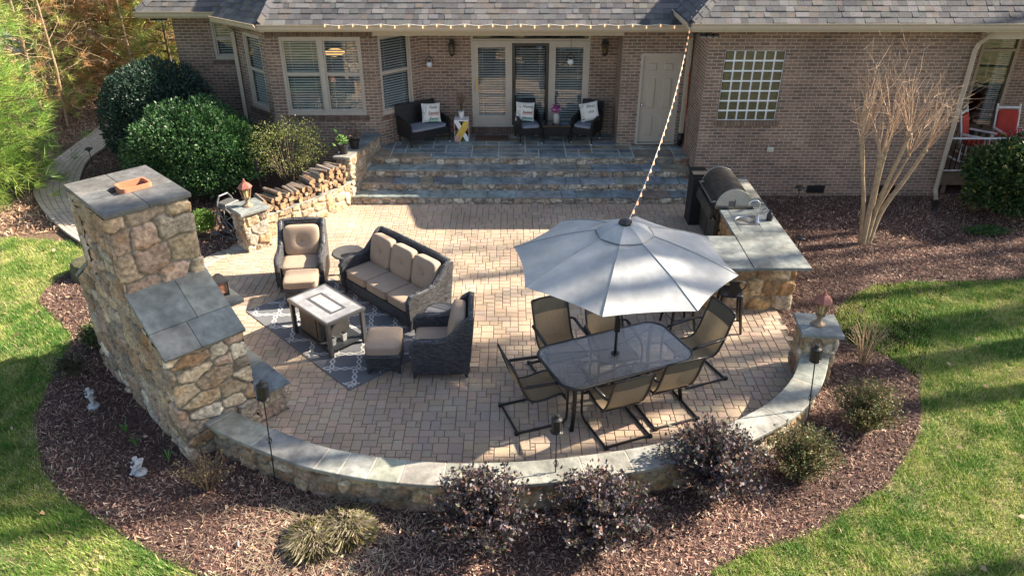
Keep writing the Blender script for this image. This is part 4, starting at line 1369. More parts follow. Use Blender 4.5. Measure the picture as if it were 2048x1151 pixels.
mb = MB(); mb.box(0, 0, .593, 2 * c2[0] - .098, 2 * c2[1] - .098, .024, ch=.003); mb.build("burner_lid", mat('lid_tile', (.42, .385, .355), .3, var=.35, scale=9, detail=8), ft)
for a in (-1, 1):
    for b in (-1, 1):
        m2 = MB(); m2.box(a * (L_ / 2 - .045), b * (W_ / 2 - .045), .278, .058, .058, .553); m2.build("leg", M['greymetal'], ft, bevel=.004)
mb = MB(); mb.box(0, 0, .085, L_ - .10, W_ - .10, .028)
for k in range(12): mb.box(-L_ / 2 + .11 + k * .076, 0, .1015, .05, W_ - .12, .005)
mb.build("lower_shelf", mat('shelf_metal', (.05, .055, .06), .4, .4), ft)
mb = MB(); mb.box(-.10, 0, .328, .52, W_ - .16, .455)
for b in (-1, 1): mb.box(-.10, b * (W_ / 2 - .074), .328, .40, .012, .36)
mb.build("burner_cabinet", mat('cabinet_metal', (.085, .075, .065), .5, .3, var=.2), ft, bevel=.004)
mb = MB()
for k in range(26): mb.box(.1645, -.25 + k * .02, .328, .008, .012, .44)
mb.build("cabinet_grille", M['greymetal'], ft)
def small_pot(label, x, y):
    a = R(-44.5)
    p = (-2.79 + x * math.cos(a) - y * math.sin(a), 9.97 + x * math.sin(a) + y * math.cos(a), .118)
    t = thing("candle_pot", label, "pot", p, a)
    mb = MB()
    for z0, z1, r0, r1 in ((0, .10, .040, .052), (.10, .118, .056, .056)):
        mb.lathe([(r0, z0), (r1, z1)], 4, a0=PI / 4)
    mb.build("pot", mat('grey_pot', (.36, .36, .35), .6, var=.1), t)
    mb = MB(); mb.lathe([(.04, .112), (.042, .121)], 4, a0=PI / 4); mb.build("fill", M['dark'], t)
small_pot("small square grey pot at the corner of the fire table shelf", .36, -.17)
small_pot("small square grey pot nearer the sofa on the fire table shelf", .36, .02)

# ------------------------------------------------------------------ dining set
def table_pt(x, y, a=R(23.2), c=(1.362, 8.475)):
    return (c[0] + x * math.cos(a) - y * math.sin(a), c[1] + x * math.sin(a) + y * math.cos(a))
dt = thing("dining_table", "long black framed patio table with rippled glass top", "table", (1.362, 8.475, 0), R(23.2))
def rr(L, W, r, n=6):
    P = []
    for cx, cy, a0 in ((1, 1, 0), (-1, 1, 90), (-1, -1, 180), (1, -1, 270)):
        for k in range(n + 1):
            a = R(a0 + 90 * k / n); P.append((cx * (L / 2 - r) + r * math.cos(a), cy * (W / 2 - r) + r * math.sin(a)))
    return P
TL, TW = 1.88, 1.02
def bowed(P, k=.04):
    return [(x * (1 + k * (1 - (2 * y / TW) ** 2)), y * (1 + k * (1 - (2 * x / TL) ** 2))) for x, y in P]
mb = MB(); mb.tube([(x, y, .71) for x, y in bowed(rr(TL, TW, .20, 8))], .021, 8, closed=True); mb.build("rim", M['black'], dt, smooth=True)
mb = MB(); mb.prism(bowed(rr(TL - .03, TW - .03, .19, 8)), .712, .718); mb.build("glass_top", M['tableglass'], dt)
for a in (-1, 1):
    for b in (-1, 1):
        m2 = MB(); m2.tube([(a * (TL / 2 - .10), b * (TW / 2 - .07), .70), (a * (TL / 2 - .15), b * (TW / 2 - .12), .60), (a * (TL / 2 - .15), b * (TW / 2 - .12), .3), (a * (TL / 2 - .11), b * (TW / 2 - .09), .0)], .028, 8); m2.build("leg", M['black'], dt, smooth=True)
mb = MB()
for b in (-1, 1): mb.tube([(-TL / 2 + .13, b * (TW / 2 - .10), .66), (0, b * .20, .655), (TL / 2 - .13, b * (TW / 2 - .10), .66)], .016, 6)
mb.build("underframe", M['black'], dt)
mb = MB(); mb.lathe([(.06, .716), (.06, .726), (.03, .728), (.03, .74)], 14); mb.build("umbrella_ring", M['black'], dt)

um = thing("patio_umbrella", "large cream octagonal patio umbrella standing through the dining table", "umbrella", (1.362, 8.475, 0), 0)
AN = [R(29 + 45 * k) for k in range(8)]
def canopy(r0, z0, r1, z1, sag, edge, n=8, m=6):
    mb = MB()
    for k in range(8):
        a, b = AN[k], AN[(k + 1) % 8] if k < 7 else AN[0] + 2 * PI
        G_ = []
        for i in range(n + 1):
            t = i / n
            row = []
            for j in range(m + 1):
                s = j / m
                r_ = r0 + (r1 - r0) * t
                z = z0 + (z1 - z0) * t + .035 * math.sin(PI * t) * 1.0
                x = r_ * (math.cos(a) * (1 - s) + math.cos(b) * s); y = r_ * (math.sin(a) * (1 - s) + math.sin(b) * s)
                w = 4 * s * (1 - s)
                pull = 1 - edge * w * max(0, t - .55) / .45
                row.append((x * pull, y * pull, z - sag * w * math.sin(PI * min(1, t * .9))))
            G_.append(row)
        vs = [p for row in G_ for p in row]
        mb.add(vs, [(i * (m + 1) + j, (i + 1) * (m + 1) + j, (i + 1) * (m + 1) + j + 1, i * (m + 1) + j + 1) for i in range(n) for j in range(m)])
    return mb
canopy(.20, 2.50, 1.39, 2.085, .022, .035).build("canopy", M['canvas'], um)
canopy(.03, 2.585, .36, 2.468, .010, .03, 4, 4).build("vent_cap", M['canvas'], um)
mb = MB()
for k in range(8):
    c_, s_ = math.cos(AN[k]), math.sin(AN[k])
    mb.tube([(r0_ * c_, r0_ * s_, 2.50 + (2.085 - 2.50) * t_ + .035 * math.sin(PI * t_) + .003) for t_ in [q_ / 8 for q_ in range(9)] for r0_ in (.20 + 1.19 * t_,)], .0065, 4)
mb.build("canopy_seams", mat('canvas_seam', (.28, .285, .285), .9), um)
mb = MB()
r_ = .355
for k in range(8):
    a, b = AN[k], AN[(k + 1) % 8]
    mb.tube([(r_ * math.cos(a), r_ * math.sin(a), 2.467), (r_ * .975 * math.cos((a + (b if b > a else b + 2 * PI)) / 2), r_ * .96 * math.sin((a + (b if b > a else b + 2 * PI)) / 2), 2.460), (r_ * math.cos(b), r_ * math.sin(b), 2.467)], .005, 4)
mb.build("vent_edge", M['greymetal'], um)
mb = MB(); mb.lathe([(.02, 2.56), (.075, 2.58), (.085, 2.605), (.075, 2.63), (.03, 2.645), (0, 2.647)], 8); mb.build("finial", M['black'], um)
mb = MB(); mb.lathe([(.0, 0.05), (.021, .05), (.021, 2.57)], 12); mb.build("pole", M['black'], um, smooth=True)
for k in range(8):
    m2 = MB(); m2.tube([(.03 * math.cos(AN[k]), .03 * math.sin(AN[k]), 2.48), (.7 * math.cos(AN[k]), .7 * math.sin(AN[k]), 2.335), (1.37 * math.cos(AN[k]), 1.37 * math.sin(AN[k]), 2.078)], .010, 5)
    rb = m2.build("rib", M['black'], um)
    m2 = MB(); m2.tube([(.035 * math.cos(AN[k]), .035 * math.sin(AN[k]), 1.98), (.72 * math.cos(AN[k]), .72 * math.sin(AN[k]), 2.31)], .007, 5); m2.build("strut", M['black'], rb)
mb = MB(); mb.lathe([(.0, 1.92), (.04, 1.92), (.045, 1.97), (.03, 2.02), (0, 2.02)], 10); mb.build("runner", M['black'], um)
mb = MB(); mb.box(0, 0, 1.17, .065, .065, .22, ch=.01); mb.tube([(.03, 0, 1.17), (.08, 0, 1.17), (.08, .06, 1.13), (.10, .06, 1.13)], .009, 6); mb.build("crank", M['black'], um)
mb = MB(); mb.lathe([(.0, .0), (.25, .0), (.25, .04), (.10, .07), (.03, .09), (.03, .28), (0, .28)], 18); mb.build("base", M['black'], um)

# sling dining chairs
def sling_chair(label, loc, rz):
    t = thing("dining_chair", label, "chair", loc, rz, "sling dining chairs")
    W = .27
    back = [(-.44, 1.02), (-.395, .90), (-.345, .75), (-.29, .60), (-.22, .47), (-.14, .425), (.0, .425), (.16, .455), (.235, .45), (.265, .42)]
    side = [p[1:] for p in catmull([(0, y, z) for y, z in back], 4)]
    mb = MB()
    for sx in (-1, 1): mb.tube([(sx * W, y, z) for y, z in side], .016, 7)
    mb.tube([(-W, -.44, 1.02), (-W * .5, -.452, 1.03), (W * .5, -.452, 1.03), (W, -.44, 1.02)], .015, 7)
    mb.tube([(-W, .262, .42), (W, .262, .42)], .013, 6)
    mb.tube([(-W, -.17, .40), (W, -.17, .40)], .012, 6)
    mb.build("sling_frame", M['black'], t, smooth=True)
    mb = MB(); mb2 = MB()
    n = 6
    for i in range(len(side) - 1):
        for j in range(n):
            q = []
            for a, b in ((i, j), (i, j + 1), (i + 1, j + 1), (i + 1, j)):
                s = -1 + 2 * b / n
                y, z = side[a]
                sag = .022 * (1 - s * s) * min(1, a / 5, (len(side) - 1 - a) / 5)
                q.append((s * (W - .008), y - (sag if z > .5 else 0), z + .006 - (sag if z <= .5 else 0)))
            (mb2 if side[i][1] > .83 else mb).quad(*q)
    mb.build("sling", M['sling'], t, smooth=True)
    mb2.build("headrest", M['slingdark'], t, smooth=True)
    for sx in (-1, 1):
        X = sx * (W + .045)
        pts = [(sx * W, -.325, .69), (X, -.28, .70), (X, -.10, .685), (X, .14, .665), (X, .24, .64), (X, .285, .56), (X, .29, .42), (X, .285, .12), (X, .26, .05), (X, .20, .02), (X, 0, .018), (X, -.30, .018), (X, -.40, .018)]
        m2 = MB(); m2.tube(catmull(pts, 3), .0165, 8); m2.build("arm_and_leg", M['black'], t, smooth=True)
        m2 = MB(); m2.tube([(X, -.27, .712), (X, -.1, .700), (X, .12, .682), (X, .215, .662)], .026, 8, flat=.42); m2.build("armrest", M['black'], t, smooth=True)
    mb = MB(); mb.tube([(-W - .045, -.39, .018), (W + .045, -.39, .018)], .0165, 8)
    for sx in (-1, 1): mb.box(sx * (W + .045), -.405, .02, .045, .05, .04)
    mb.build("floor_bar", M['black'], t)
    mb = MB(); mb.tube([(-W - .045, .26, .40), (W + .045, .26, .40)], .014, 6); mb.build("seat_bar", M['black'], t)
    return t
# position from base bar: chairs face the table
ch0 = sling_chair("tan sling dining chair at the end of the table nearest the ottoman", (.33, 8.12, 0), R(-70))
for loc, rz, lab in (((1.31, 7.90, 0), R(22), "tan sling dining chair on the curved wall side of the table, beside the table leg"),
                     ((2.00, 8.26, 0), R(20), "tan sling dining chair on the curved wall side, farther from the tall torch in front"),
                     ((2.52, 9.03, 0), R(112), "tan sling dining chair with dark headrest at the table end nearest the bar"),
                     ((.69, 9.02, 0), R(202), "tan sling dining chair facing the camera whose whole back shows left of the umbrella"),
                     ((1.40, 8.98, 0), R(196), "tan sling dining chair half hidden under the umbrella edge behind the pole")):
    dup(ch0, loc, rz, lab, "sling dining chairs")

# metal bar stools
def bar_stool(label, loc, rz):
    t = thing("bar_stool", label, "bar stool", loc, rz, "metal bar stools")
    for a in (-1, 1):
        for b in (-1, 1):
            m2 = MB(); m2.tube([(a * .135, b * .135, .62), (a * .165, b * .165, .3), (a * .205, b * .205, 0)], .02, 4, rs=[.030, .026, .020]); m2.build("leg", M['black'], t)
    mb = MB(); mb.cushion((0, 0, .625), (.34, .34, .05), k=6); mb.build("seat", M['black'], t, smooth=True)
    mb = MB()
    P = [(-.185, -.185), (.185, -.185), (.185, .185), (-.185, .185)]
    for z, k in ((.22, 1.0),): mb.tube([(x * k, y * k, z) for x, y in P], .010, 5, closed=True)
    mb.build("footrest", M['black'], t)
    mb = MB(); mb.tube(catmull([(-.15, .02, .64), (-.19, -.02, .72), (-.19, -.12, .84), (-.13, -.20, .90), (0, -.215, .91), (.13, -.20, .90), (.19, -.12, .84), (.19, -.02, .72), (.15, .02, .64)], 4), .011, 6); mb.build("back_rail", M['black'], t)
    mb = MB(); mb.slab([(-.065, -.16, .64), (.065, -.16, .64), (.075, -.213, .905), (-.075, -.213, .905)], .006); mb.build("back_splat", M['black'], t)
    return t
bs = bar_stool("black metal bar stool in front of the bar's stone end", (3.36, 10.30, 0), R(-8))
dup(bs, (2.60, 10.32, 0), R(12), "black metal bar stool mostly hidden behind the umbrella canopy", "metal bar stools")

# ------------------------------------------------------------------ outdoor kitchen
kt = thing("kitchen_island", "L shaped outdoor kitchen of golden stone with bluestone counter", "kitchen island", (0, 0, 0))
BASE = [(3.80, 12.80), (3.80, 11.45), (2.35, 11.45), (2.35, 10.86), (4.52, 10.86), (4.52, 14.10), (3.80, 14.10), (3.80, 13.98)]
stone_sheet("stone_base", BASE, -.05, .88, (.36, .27), .05, 71, STONE_GOLD, parent=kt, side=1, res=.016, mortar=(.34, .26, .16))
mb = MB(); mb.prism([(3.84, 10.9), (4.48, 10.9), (4.48, 14.06), (3.84, 14.06)], 0, .87); mb.prism([(2.39, 10.9), (3.84, 10.9), (3.84, 11.4), (2.39, 11.4)], 0, .87); mb.build("core", M['mortar'], kt)
mb = MB()
CF = [(.205, .215, .200), (.190, .205, .200), (.215, .215, .195), (.17, .185, .185)]
mb.box(4.165, 11.145, .915, .885, 1.33, .05, ch=.004, col=CF[0])
# counter round the sink (four pieces)
mb.box(3.79, 12.28, .915, .14, .925, .05, ch=.003, col=CF[1]); mb.box(4.425, 12.28, .915, .365, .925, .05, ch=.003, col=CF[1])
mb.box(4.052, 11.945, .915, .375, .255, .05, ch=.003, col=CF[1]); mb.box(4.052, 12.60, .915, .375, .285, .05, ch=.003, col=CF[1])
mb.box(4.475, 13.02, .915, .265, .545, .05, ch=.003, col=CF[2]); mb.box(4.475, 13.70, .915, .265, .80, .05, ch=.003, col=CF[2])
mb.box(4.165, 14.22, .915, .885, .22, .05, ch=.003, col=CF[3])
mb.box(2.96, 11.05, .915, 1.50, 1.18, .05, ch=.004, col=CF[1])
mb.build("countertop", M['flag'], kt)
sk = MB()
def ell(rx, ry, z, c=(4.055, 12.27), n=24): return [(c[0] + rx * math.cos(2 * PI * k / n), c[1] + ry * math.sin(2 * PI * k / n), z) for k in range(n)]
sq = [(4.055 + x, 12.27 + y, .943) for x, y in [(max(-.205, min(.205, .35 * math.cos(2 * PI * k / 24))), max(-.205, min(.205, .35 * math.sin(2 * PI * k / 24)))) for k in range(24)]]
rings = [sq, ell(.17, .165, .9435), ell(.16, .155, .935), ell(.14, .135, .80), ell(.03, .03, .785)]
vs = [p for r_ in rings for p in r_]
sk.add(vs, [(k * 24 + i, k * 24 + (i + 1) % 24, (k + 1) * 24 + (i + 1) % 24, (k + 1) * 24 + i) for k in range(4) for i in range(24)] + [tuple(96 + i for i in range(24))])
sk.build("sink", M['steel'], kt)
fc_ = MB(); fc_.lathe([(.035, 0), (.03, .02), (.016, .03), (.013, .12)], 10, (4.245, 12.20, .94)); fc_.tube(catmull([(4.245, 12.20, 1.05), (4.245, 12.20, 1.26), (4.20, 12.20, 1.33), (4.12, 12.20, 1.34), (4.06, 12.20, 1.30), (4.055, 12.20, 1.24)], 5), .011, 8)
fc_.tube([(4.245, 12.20, 1.02), (4.29, 12.16, 1.05)], .007, 6)
fc_.build("faucet", M['chrome'], kt, smooth=True)
sp = thing("soap_bottle", "black pump bottle standing at the edge of the kitchen counter", "bottle", (4.47, 12.28, .942))
mb = MB(); mb.lathe([(.0, 0), (.05, 0), (.052, .01), (.052, .10), (.042, .13), (.02, .145), (.02, .16)], 14); mb.build("bottle", M['black'], sp, smooth=True)
mb = MB(); mb.lathe([(.024, .16), (.022, .18), (.008, .185), (.008, .21)], 10); mb.tube([(0, 0, .21), (-.05, 0, .205)], .008, 6); mb.build("pump", M['black'], sp)

# grill
gr = thing("gas_grill", "large stainless built-in gas grill with rounded hood at the house end of the counter", "grill", (4.0, 13.41, 0), 0)
mb = MB(); mb.box(0.03, 0, .56, .62, 1.16, .70); mb.build("body", M['darksteel'], gr, bevel=.008)
mb = MB()
hp = [(-.33, .915)] + [(-.02 + .32 * math.cos(a), .93 + .36 * math.sin(a)) for a in [R(178 - 9 * k) for k in range(13)]] + [(.20, 1.22), (.27, 1.12), (.31, 1.0), (.31, .915)]
n = len(hp)
mb.add([(x, -.575, z) for x, z in hp] + [(x, .575, z) for x, z in hp], [(i, n + i, n + (i + 1) % n, (i + 1) % n) for i in range(n)])
mb.build("hood", M['darksteel'], gr, smooth=False)
for y0, y1 in ((-.59, -.572), (.572, .59)):
    mb = MB()
    c0 = [(x, y0, z) for x, z in hp]; c1_ = [(x, y1, z) for x, z in hp]
    mb.add(c0 + c1_, [(i, (i + 1) % n, n + (i + 1) % n, n + i) for i in range(n)] + [tuple(range(n)), tuple(reversed(range(n, 2 * n)))])
    mb.build("hood_end", M['steel'], gr, bevel=.003)
mb = MB(); mb.box(-.05, -.5935, 1.02, .12, .006, .10); mb.build("badge", M['greymetal'], gr)
mb = MB(); mb.box(.0, -.5945, 1.02, .012, .004, .16); mb.build("seam", M['darksteel'], gr)
mb = MB(); mb.tube([(-.40, -.52, 1.02), (-.40, .52, 1.02)], .016, 8)
for y in (-.50, .50): mb.tube([(-.40, y, 1.02), (-.31, y, 1.03)], .012, 6)
mb.build("hood_handle", M['steel'], gr)
mb = MB(); mb.slab([(-.35, -.575, .895), (-.35, .575, .895), (-.37, .575, .70), (-.37, -.575, .70)][::-1], .05); mb.build("control_panel", M['darksteel'], gr)
for k in range(6):
    y = -.48 + k * .19
    m2 = MB(); m2.M = Matrix.Translation((-.362, y, .80)) @ Matrix.Rotation(R(-90), 4, 'Y'); m2.lathe([(.034, 0), (.034, .012), (.026, .02), (.024, .045), (0, .047)], 12); m2.build("knob", M['chrome'], gr, smooth=True)
for y in (-.30, .28):
    m2 = MB(); m2.box(-.295, y, .40, .03, .52, .56); d_ = m2.build("cabinet_door", M['steel'] if 0 else M['darksteel'], gr, bevel=.005)
    m3 = MB(); m3.tube([(-.34, y + .0, .58), (-.36, y + .0, .62), (-.34, y + .0, .66)], .010, 6); m3.tube([(-.318 - .02 * math.sin(PI * k / 8), y + .07 * math.cos(PI * k / 8), .60 - .0 + .07 * math.sin(PI * k / 8)) for k in range(9)], .009, 6); m3.build("handle", M['chrome'], d_)
bn = thing("storage_box", "tall black box standing between the grill and the house corner", "box", (3.68, 14.34, 0), 0)
mb = MB(); mb.box(0, 0, .53, .30, .40, 1.06, ch=.03); mb.build("body", M['blackmatte'], bn, bevel=.015)
mb = MB(); mb.box(-.01, 0, 1.075, .32, .42, .03, ch=.01); mb.build("lid", M['blackmatte'], bn)

# ------------------------------------------------------------------ porch furniture
PZ = .682
def text_mesh(body, size, m, parent, name="lettering", shear=.25, align='CENTER', ext=.0015):
    cu = bpy.data.curves.new("lettering", 'FONT'); cu.body = body; cu.size = size; cu.shear = shear; cu.align_x = align; cu.extrude = ext; cu.space_line = .85
    tmp = bpy.data.objects.new("lettering", cu); link(tmp)
    bpy.context.view_layer.update()
    me = bpy.data.meshes.new_from_object(tmp.evaluated_get(bpy.context.evaluated_depsgraph_get()))
    bpy.data.objects.remove(tmp)
    me.materials.clear(); me.materials.append(m)
    o = bpy.data.objects.new(name, me); link(o)
    if parent is not None: o.parent = parent
    return o

def porch_seat(name, label, cat, loc, rz, W, grp=None):
    t = thing(name, label, cat, loc, rz, grp)
    D, H = .60, .86
    m = M['wicker_black']
    mb = MB(); mb.box(0, .02, .29, W - .06, D - .06, .16); mb.build("seat_base", m, t, bevel=.01)
    mb = MB(); mb.slab([(-W / 2, -D / 2 + .02, .30), (W / 2, -D / 2 + .02, .30), (W / 2 - .02, -D / 2 - .09, H), (-W / 2 + .02, -D / 2 - .09, H)][::-1], .05); mb.build("backrest", m, t, bevel=.015)
    for s in (-1, 1):
        mb = MB()
        pr = [(-D / 2, .22), (-D / 2 - .04, .62), (-.05, .58), (D / 2 - .04, .54), (D / 2, .50), (D / 2 - .01, .22)]
        x0, x1 = s * W / 2, s * (W / 2 - .05); n = len(pr)
        mb.add([(x0, y, z) for y, z in pr] + [(x1, y, z) for y, z in pr], [(i, (i + 1) % n, n + (i + 1) % n, n + i) for i in range(n)] + [tuple(range(n)), tuple(reversed(range(n, 2 * n)))])
        mb.build("arm", m, t, bevel=.012)
    for a in (-1, 1):
        for b in (-1, 1):
            mb = MB(); mb.tube([(a * (W / 2 - .03), b * (D / 2 - .03), .24), (a * (W / 2 - .03), b * (D / 2 - .025), .02)], .016, 6); lg = mb.build("leg", m, t)
            mb = MB(); mb.lathe([(.0, 0), (.016, 0), (.016, .02), (0, .02)], 8, (a * (W / 2 - .03), b * (D / 2 - .025), 0)); mb.build("foot", M['white'], lg)
    mb = MB(); mb.cushion((0, .03, .395), (W - .12, D - .10, .07), k=7, puff=.08); mb.build("seat_cushion", M['cushion_grey'], t, smooth=True)
    return t
porch_seat("porch_loveseat", "black wicker loveseat with grey seat cushion in the porch corner", "loveseat", (-2.02, 17.30, PZ), R(180 + 35), 1.06)
porch_seat("porch_chair", "black wicker porch chair in front of the patio door screen", "porch chair", (.38, 17.45, PZ), R(180 + 12), .56, "black wicker porch chairs")
porch_seat("porch_chair", "black wicker porch chair turned inward next to the brick pillar", "porch chair", (1.72, 17.44, PZ), R(180 - 26), .56, "black wicker porch chairs")

def pillow(label, loc, rz, lines, ink, seed, tilt=18, roll=0, size=.43, band=None):
    t = thing("throw_pillow", label, "pillow", loc, 0, "printed throw pillows")
    t.rotation_euler = (R(-90 + 20), R(0), 0)
    t.rotation_mode = 'XYZ'
    Mx = Matrix.Translation(loc) @ Matrix.Rotation(rz, 4, 'Z') @ Matrix.Rotation(R(90 - tilt), 4, 'X') @ Matrix.Rotation(R(roll), 4, 'Z')
    t.matrix_world = Mx
    mb = MB()
    n = 14; vs = []; idx = {}
    for sg in (1, -1):
        for i in range(n + 1):
            for j in range(n + 1):
                x, y = -1 + 2 * i / n, -1 + 2 * j / n
                h = (max(0, (1 - x ** 4)) * max(0, (1 - y ** 4))) ** .5
                px = x * (1 - .06 * (1 - y * y)); py = y * (1 - .06 * (1 - x * x))
                vs.append((px * size / 2, py * size / 2, sg * h * .058 + .0))
    N_ = (n + 1) ** 2
    fs = []
    for b in (0, N_):
        for i in range(n):
            for j in range(n):
                q = (b + i * (n + 1) + j, b + (i + 1) * (n + 1) + j, b + (i + 1) * (n + 1) + j + 1, b + i * (n + 1) + j + 1)
                fs.append(q if b == 0 else q[::-1])
    mb.add(vs, fs); cov = mb.build("cover", M['pillow'], t, smooth=True)
    rnd = random.Random(seed)
    mb = MB()
    for k in range(26):           # sketched sprigs down the left edge
        x = -.16 + rnd.uniform(-.025, .055); y = rnd.uniform(-.17, .17)
        a = rnd.uniform(0, PI); l_ = rnd.uniform(.012, .03)
        dx, dy = math.cos(a) * l_, math.sin(a) * l_
        hz = .058 * (max(0, 1 - (x / .215) ** 4) * max(0, 1 - (y / .215) ** 4)) ** .5 + .003
        mb.quad((x - dx - dy * .25, y - dy + dx * .25, hz), (x + dx * .2, y + dy * .2 - l_ * .3, hz), (x + dx, y + dy, hz), (x - dx * .2, y - dy * .2 + l_ * .3, hz))
    mb.build("print", M['ink'], t)
    if band:
        for (yb, colm) in band:
            mb = MB(); mb.box(.055, yb, .056, .23, .075, .006, ch=.003); mb.build("print_band", colm, t)
    for k, s in enumerate(lines):
        o = text_mesh(s, .095 if len(s) < 7 else .08, ink, t, ext=.001)
        o.location = (.05, .085 - k * .125, .0615)
    return t
pinkb = mat('pink_print', (.62, .42, .36), .95); greenb = mat('green_print', (.30, .46, .36), .95)
pillow("white pillow printed Faith Family Farm leaning on the porch loveseat", (-1.86, 17.42, PZ + .66), R(10), ["Faith", "Family", "Farm"], M['ink'], 1, band=[(-.165, greenb), (-.04, pinkb)])
pillow("white pillow printed Home Sweet Home on the chair before the screen", (.30, 17.50, PZ + .66), R(4), ["Home", "Sweet", "Home"], M['ink'], 2, roll=-4, band=[(-.165, greenb), (-.04, pinkb)])
pillow("white pillow with a sketched leaf print on the chair by the brick pillar", (1.78, 17.50, PZ + .66), R(-14), ["Bless", "this"], mat('leaf_ink', (.10, .13, .07), .9), 3, roll=14)

t = thing("porch_table", "low black wicker coffee table between the two porch chairs", "coffee table", (1.03, 17.42, PZ))
mb = MB(); mb.box(0, 0, .28, .60, .38, .22); mb.build("base", M['wicker_black'], t, bevel=.01)
mb = MB(); mb.box(0, 0, .405, .64, .42, .03, ch=.006); mb.build("tabletop", mat('black_glass', (.012, .012, .014), .12, spec=.6), t)
for a in (-1, 1):
    for b in (-1, 1):
        mb = MB(); mb.tube([(a * .29, b * .18, .2), (a * .29, b * .18, 0)], .016, 6); mb.build("leg", M['wicker_black'], t)
t = thing("flower_vase", "grey metal milk can vase on the black porch coffee table", "vase", (1.02, 17.40, PZ + .42))
mb = MB(); mb.lathe([(.0, 0), (.085, 0), (.09, .02), (.09, .17), (.07, .21), (.065, .24), (.075, .26), (.06, .255), (.055, .20)], 16); mb.build("body", mat('zinc', (.34, .35, .35), .45, .6, var=.15), t, smooth=True)
t = thing("flower_bouquet", "bunch of magenta and white flowers standing in the grey vase", "flowers", (1.02, 17.40, PZ + .64))
fl = MB(); rnd = random.Random(4)
for k in range(70):
    a, e = rnd.uniform(0, 2 * PI), math.acos(rnd.uniform(-.25, 1))
    r_ = .135 * rnd.uniform(.75, 1.05)
    c = Vector((r_ * math.sin(e) * math.cos(a), r_ * math.sin(e) * math.sin(a), .10 + r_ * math.cos(e)))
    col = rnd.choice(((.45, .03, .22), (.36, .02, .20), (.55, .10, .32), (.70, .60, .64), (.30, .03, .24)))
    nn = (c - Vector((0, 0, .08))).normalized(); u = nn.orthogonal().normalized(); w = nn.cross(u)
    for j in range(5):
        b = 2 * PI * j / 5 + rnd.random()
        d = u * math.cos(b) + w * math.sin(b); s_ = nn.cross(d)
        fl.quad(c, c + d * .014 + s_ * .012, c + d * .030 + nn * .004, c + d * .014 - s_ * .012, 0, jit(col, .15, rnd))
fl.build("blossoms", M['leafmatte'], t)
fl = MB()
for k in range(9):
    a = rnd.uniform(0, 2 * PI); fl.tube([(0, 0, -.12), (.06 * math.cos(a), .06 * math.sin(a), .1)], .004, 4)
fl.build("stems", mat('stem_green', (.06, .12, .04), .6), t)
mb = MB(); mb.box(0, 0, .008, .15, .10, .016, rz=.2, ch=.003)
o = mb.build("book", mat('book_cover', (.08, .14, .20), .5)); o.location = (1.22, 17.36, PZ + .421); tag(o, "small dark blue book lying on the porch coffee table", "book")

t = thing("accent_table", "small white side table painted with pink and yellow bands beside the door", "side table", (-1.17, 17.52, PZ))
mb = MB(); mb.box(0, 0, .49, .33, .33, .022, ch=.004); mb.build("tabletop", M['white'], t)
W2, H2 = .32, .479
fcol = {'w': M['white'], 'p': mat('pink_paint', (.60, .30, .26), .6), 'y': mat('yellow_paint', (.65, .42, .07), .6), 'g': mat('olive_paint', (.10, .11, .04), .6)}
for rot in range(4):
    Mx = Matrix.Rotation(R(90 * rot), 4, 'Z') @ Matrix.Translation((0, -.155, 0)) @ Matrix.Rotation(R(90), 4, 'X')
    def band(pts, key, z, nm):
        mb = MB(); mb.M = Mx; mb.prism(pts, 0, z); mb.build(nm, fcol[key], t)
    h = W2 / 2
    band([(-h, H2), (-h, H2 - .03), (.10, 0), (h, 0), (h, .08), (-.06, H2)], 'w', .010, "white_band")
    band([(h, H2), (h, H2 - .13), (-.04, 0), (-h, 0), (-h, .10), (.07, H2)], 'y' if rot % 2 == 0 else 'p', .016, "colour_band")
    band([(-h, .10), (-h, 0), (-.10, 0), (-.035, .085), (-.085, .16)], 'p', .019, "pink_band")
    band([(.0, 0), (.12, 0), (.06, .075)], 'g', .008, "olive_band")
t = thing("dried_flower_pot", "white pot of brown dried stems on the painted side table", "plant", (-1.17, 17.52, PZ + .502))
mb = MB(); mb.lathe([(.0, 0), (.045, 0), (.06, .10), (.068, .16), (.070, .165), (.060, .165), (.055, .13)], 16); mb.build("pot", M['white'], t, smooth=True)
mb = MB(); rnd = random.Random(6)
for k in range(34):
    a = rnd.uniform(0, 2 * PI); r_ = rnd.uniform(.02, .14); h = rnd.uniform(.30, .52)
    tip = Vector((r_ * math.cos(a), r_ * math.sin(a), .12 + h))
    mb.tube([(0, 0, .12), (tip.x * .4, tip.y * .4, .12 + h * .5), tuple(tip)], .0025, 3, col=(.16, .11, .07))
    for q in range(5):
        p = Vector((tip.x * .6, tip.y * .6, .12 + h * .65)).lerp(tip, q / 4) + Vector((rnd.uniform(-.012, .012), rnd.uniform(-.012, .012), 0))
        mb.lathe([(0, -.011), (.010, 0), (0, .011)], 5, tuple(p), col=jit((.30, .20, .14), .3, rnd))
mb.build("dried_stems", M['leafmatte'], t)

t = thing("doormat", "brown coir doormat lettered WELCOME before the patio door", "doormat", (-.47, 17.58, PZ + .002))
mb = MB(); mb.box(0, 0, .008, .78, .40, .016, ch=.004); mb.build("mat", mat('coir', (.105, .058, .035), 1, var=.25, scale=80, bump=.6, bscale=200), t)
o = text_mesh("WELCOME", .13, M['ink'], t, shear=.1, ext=.001); o.location = (0, -.045, .0175)

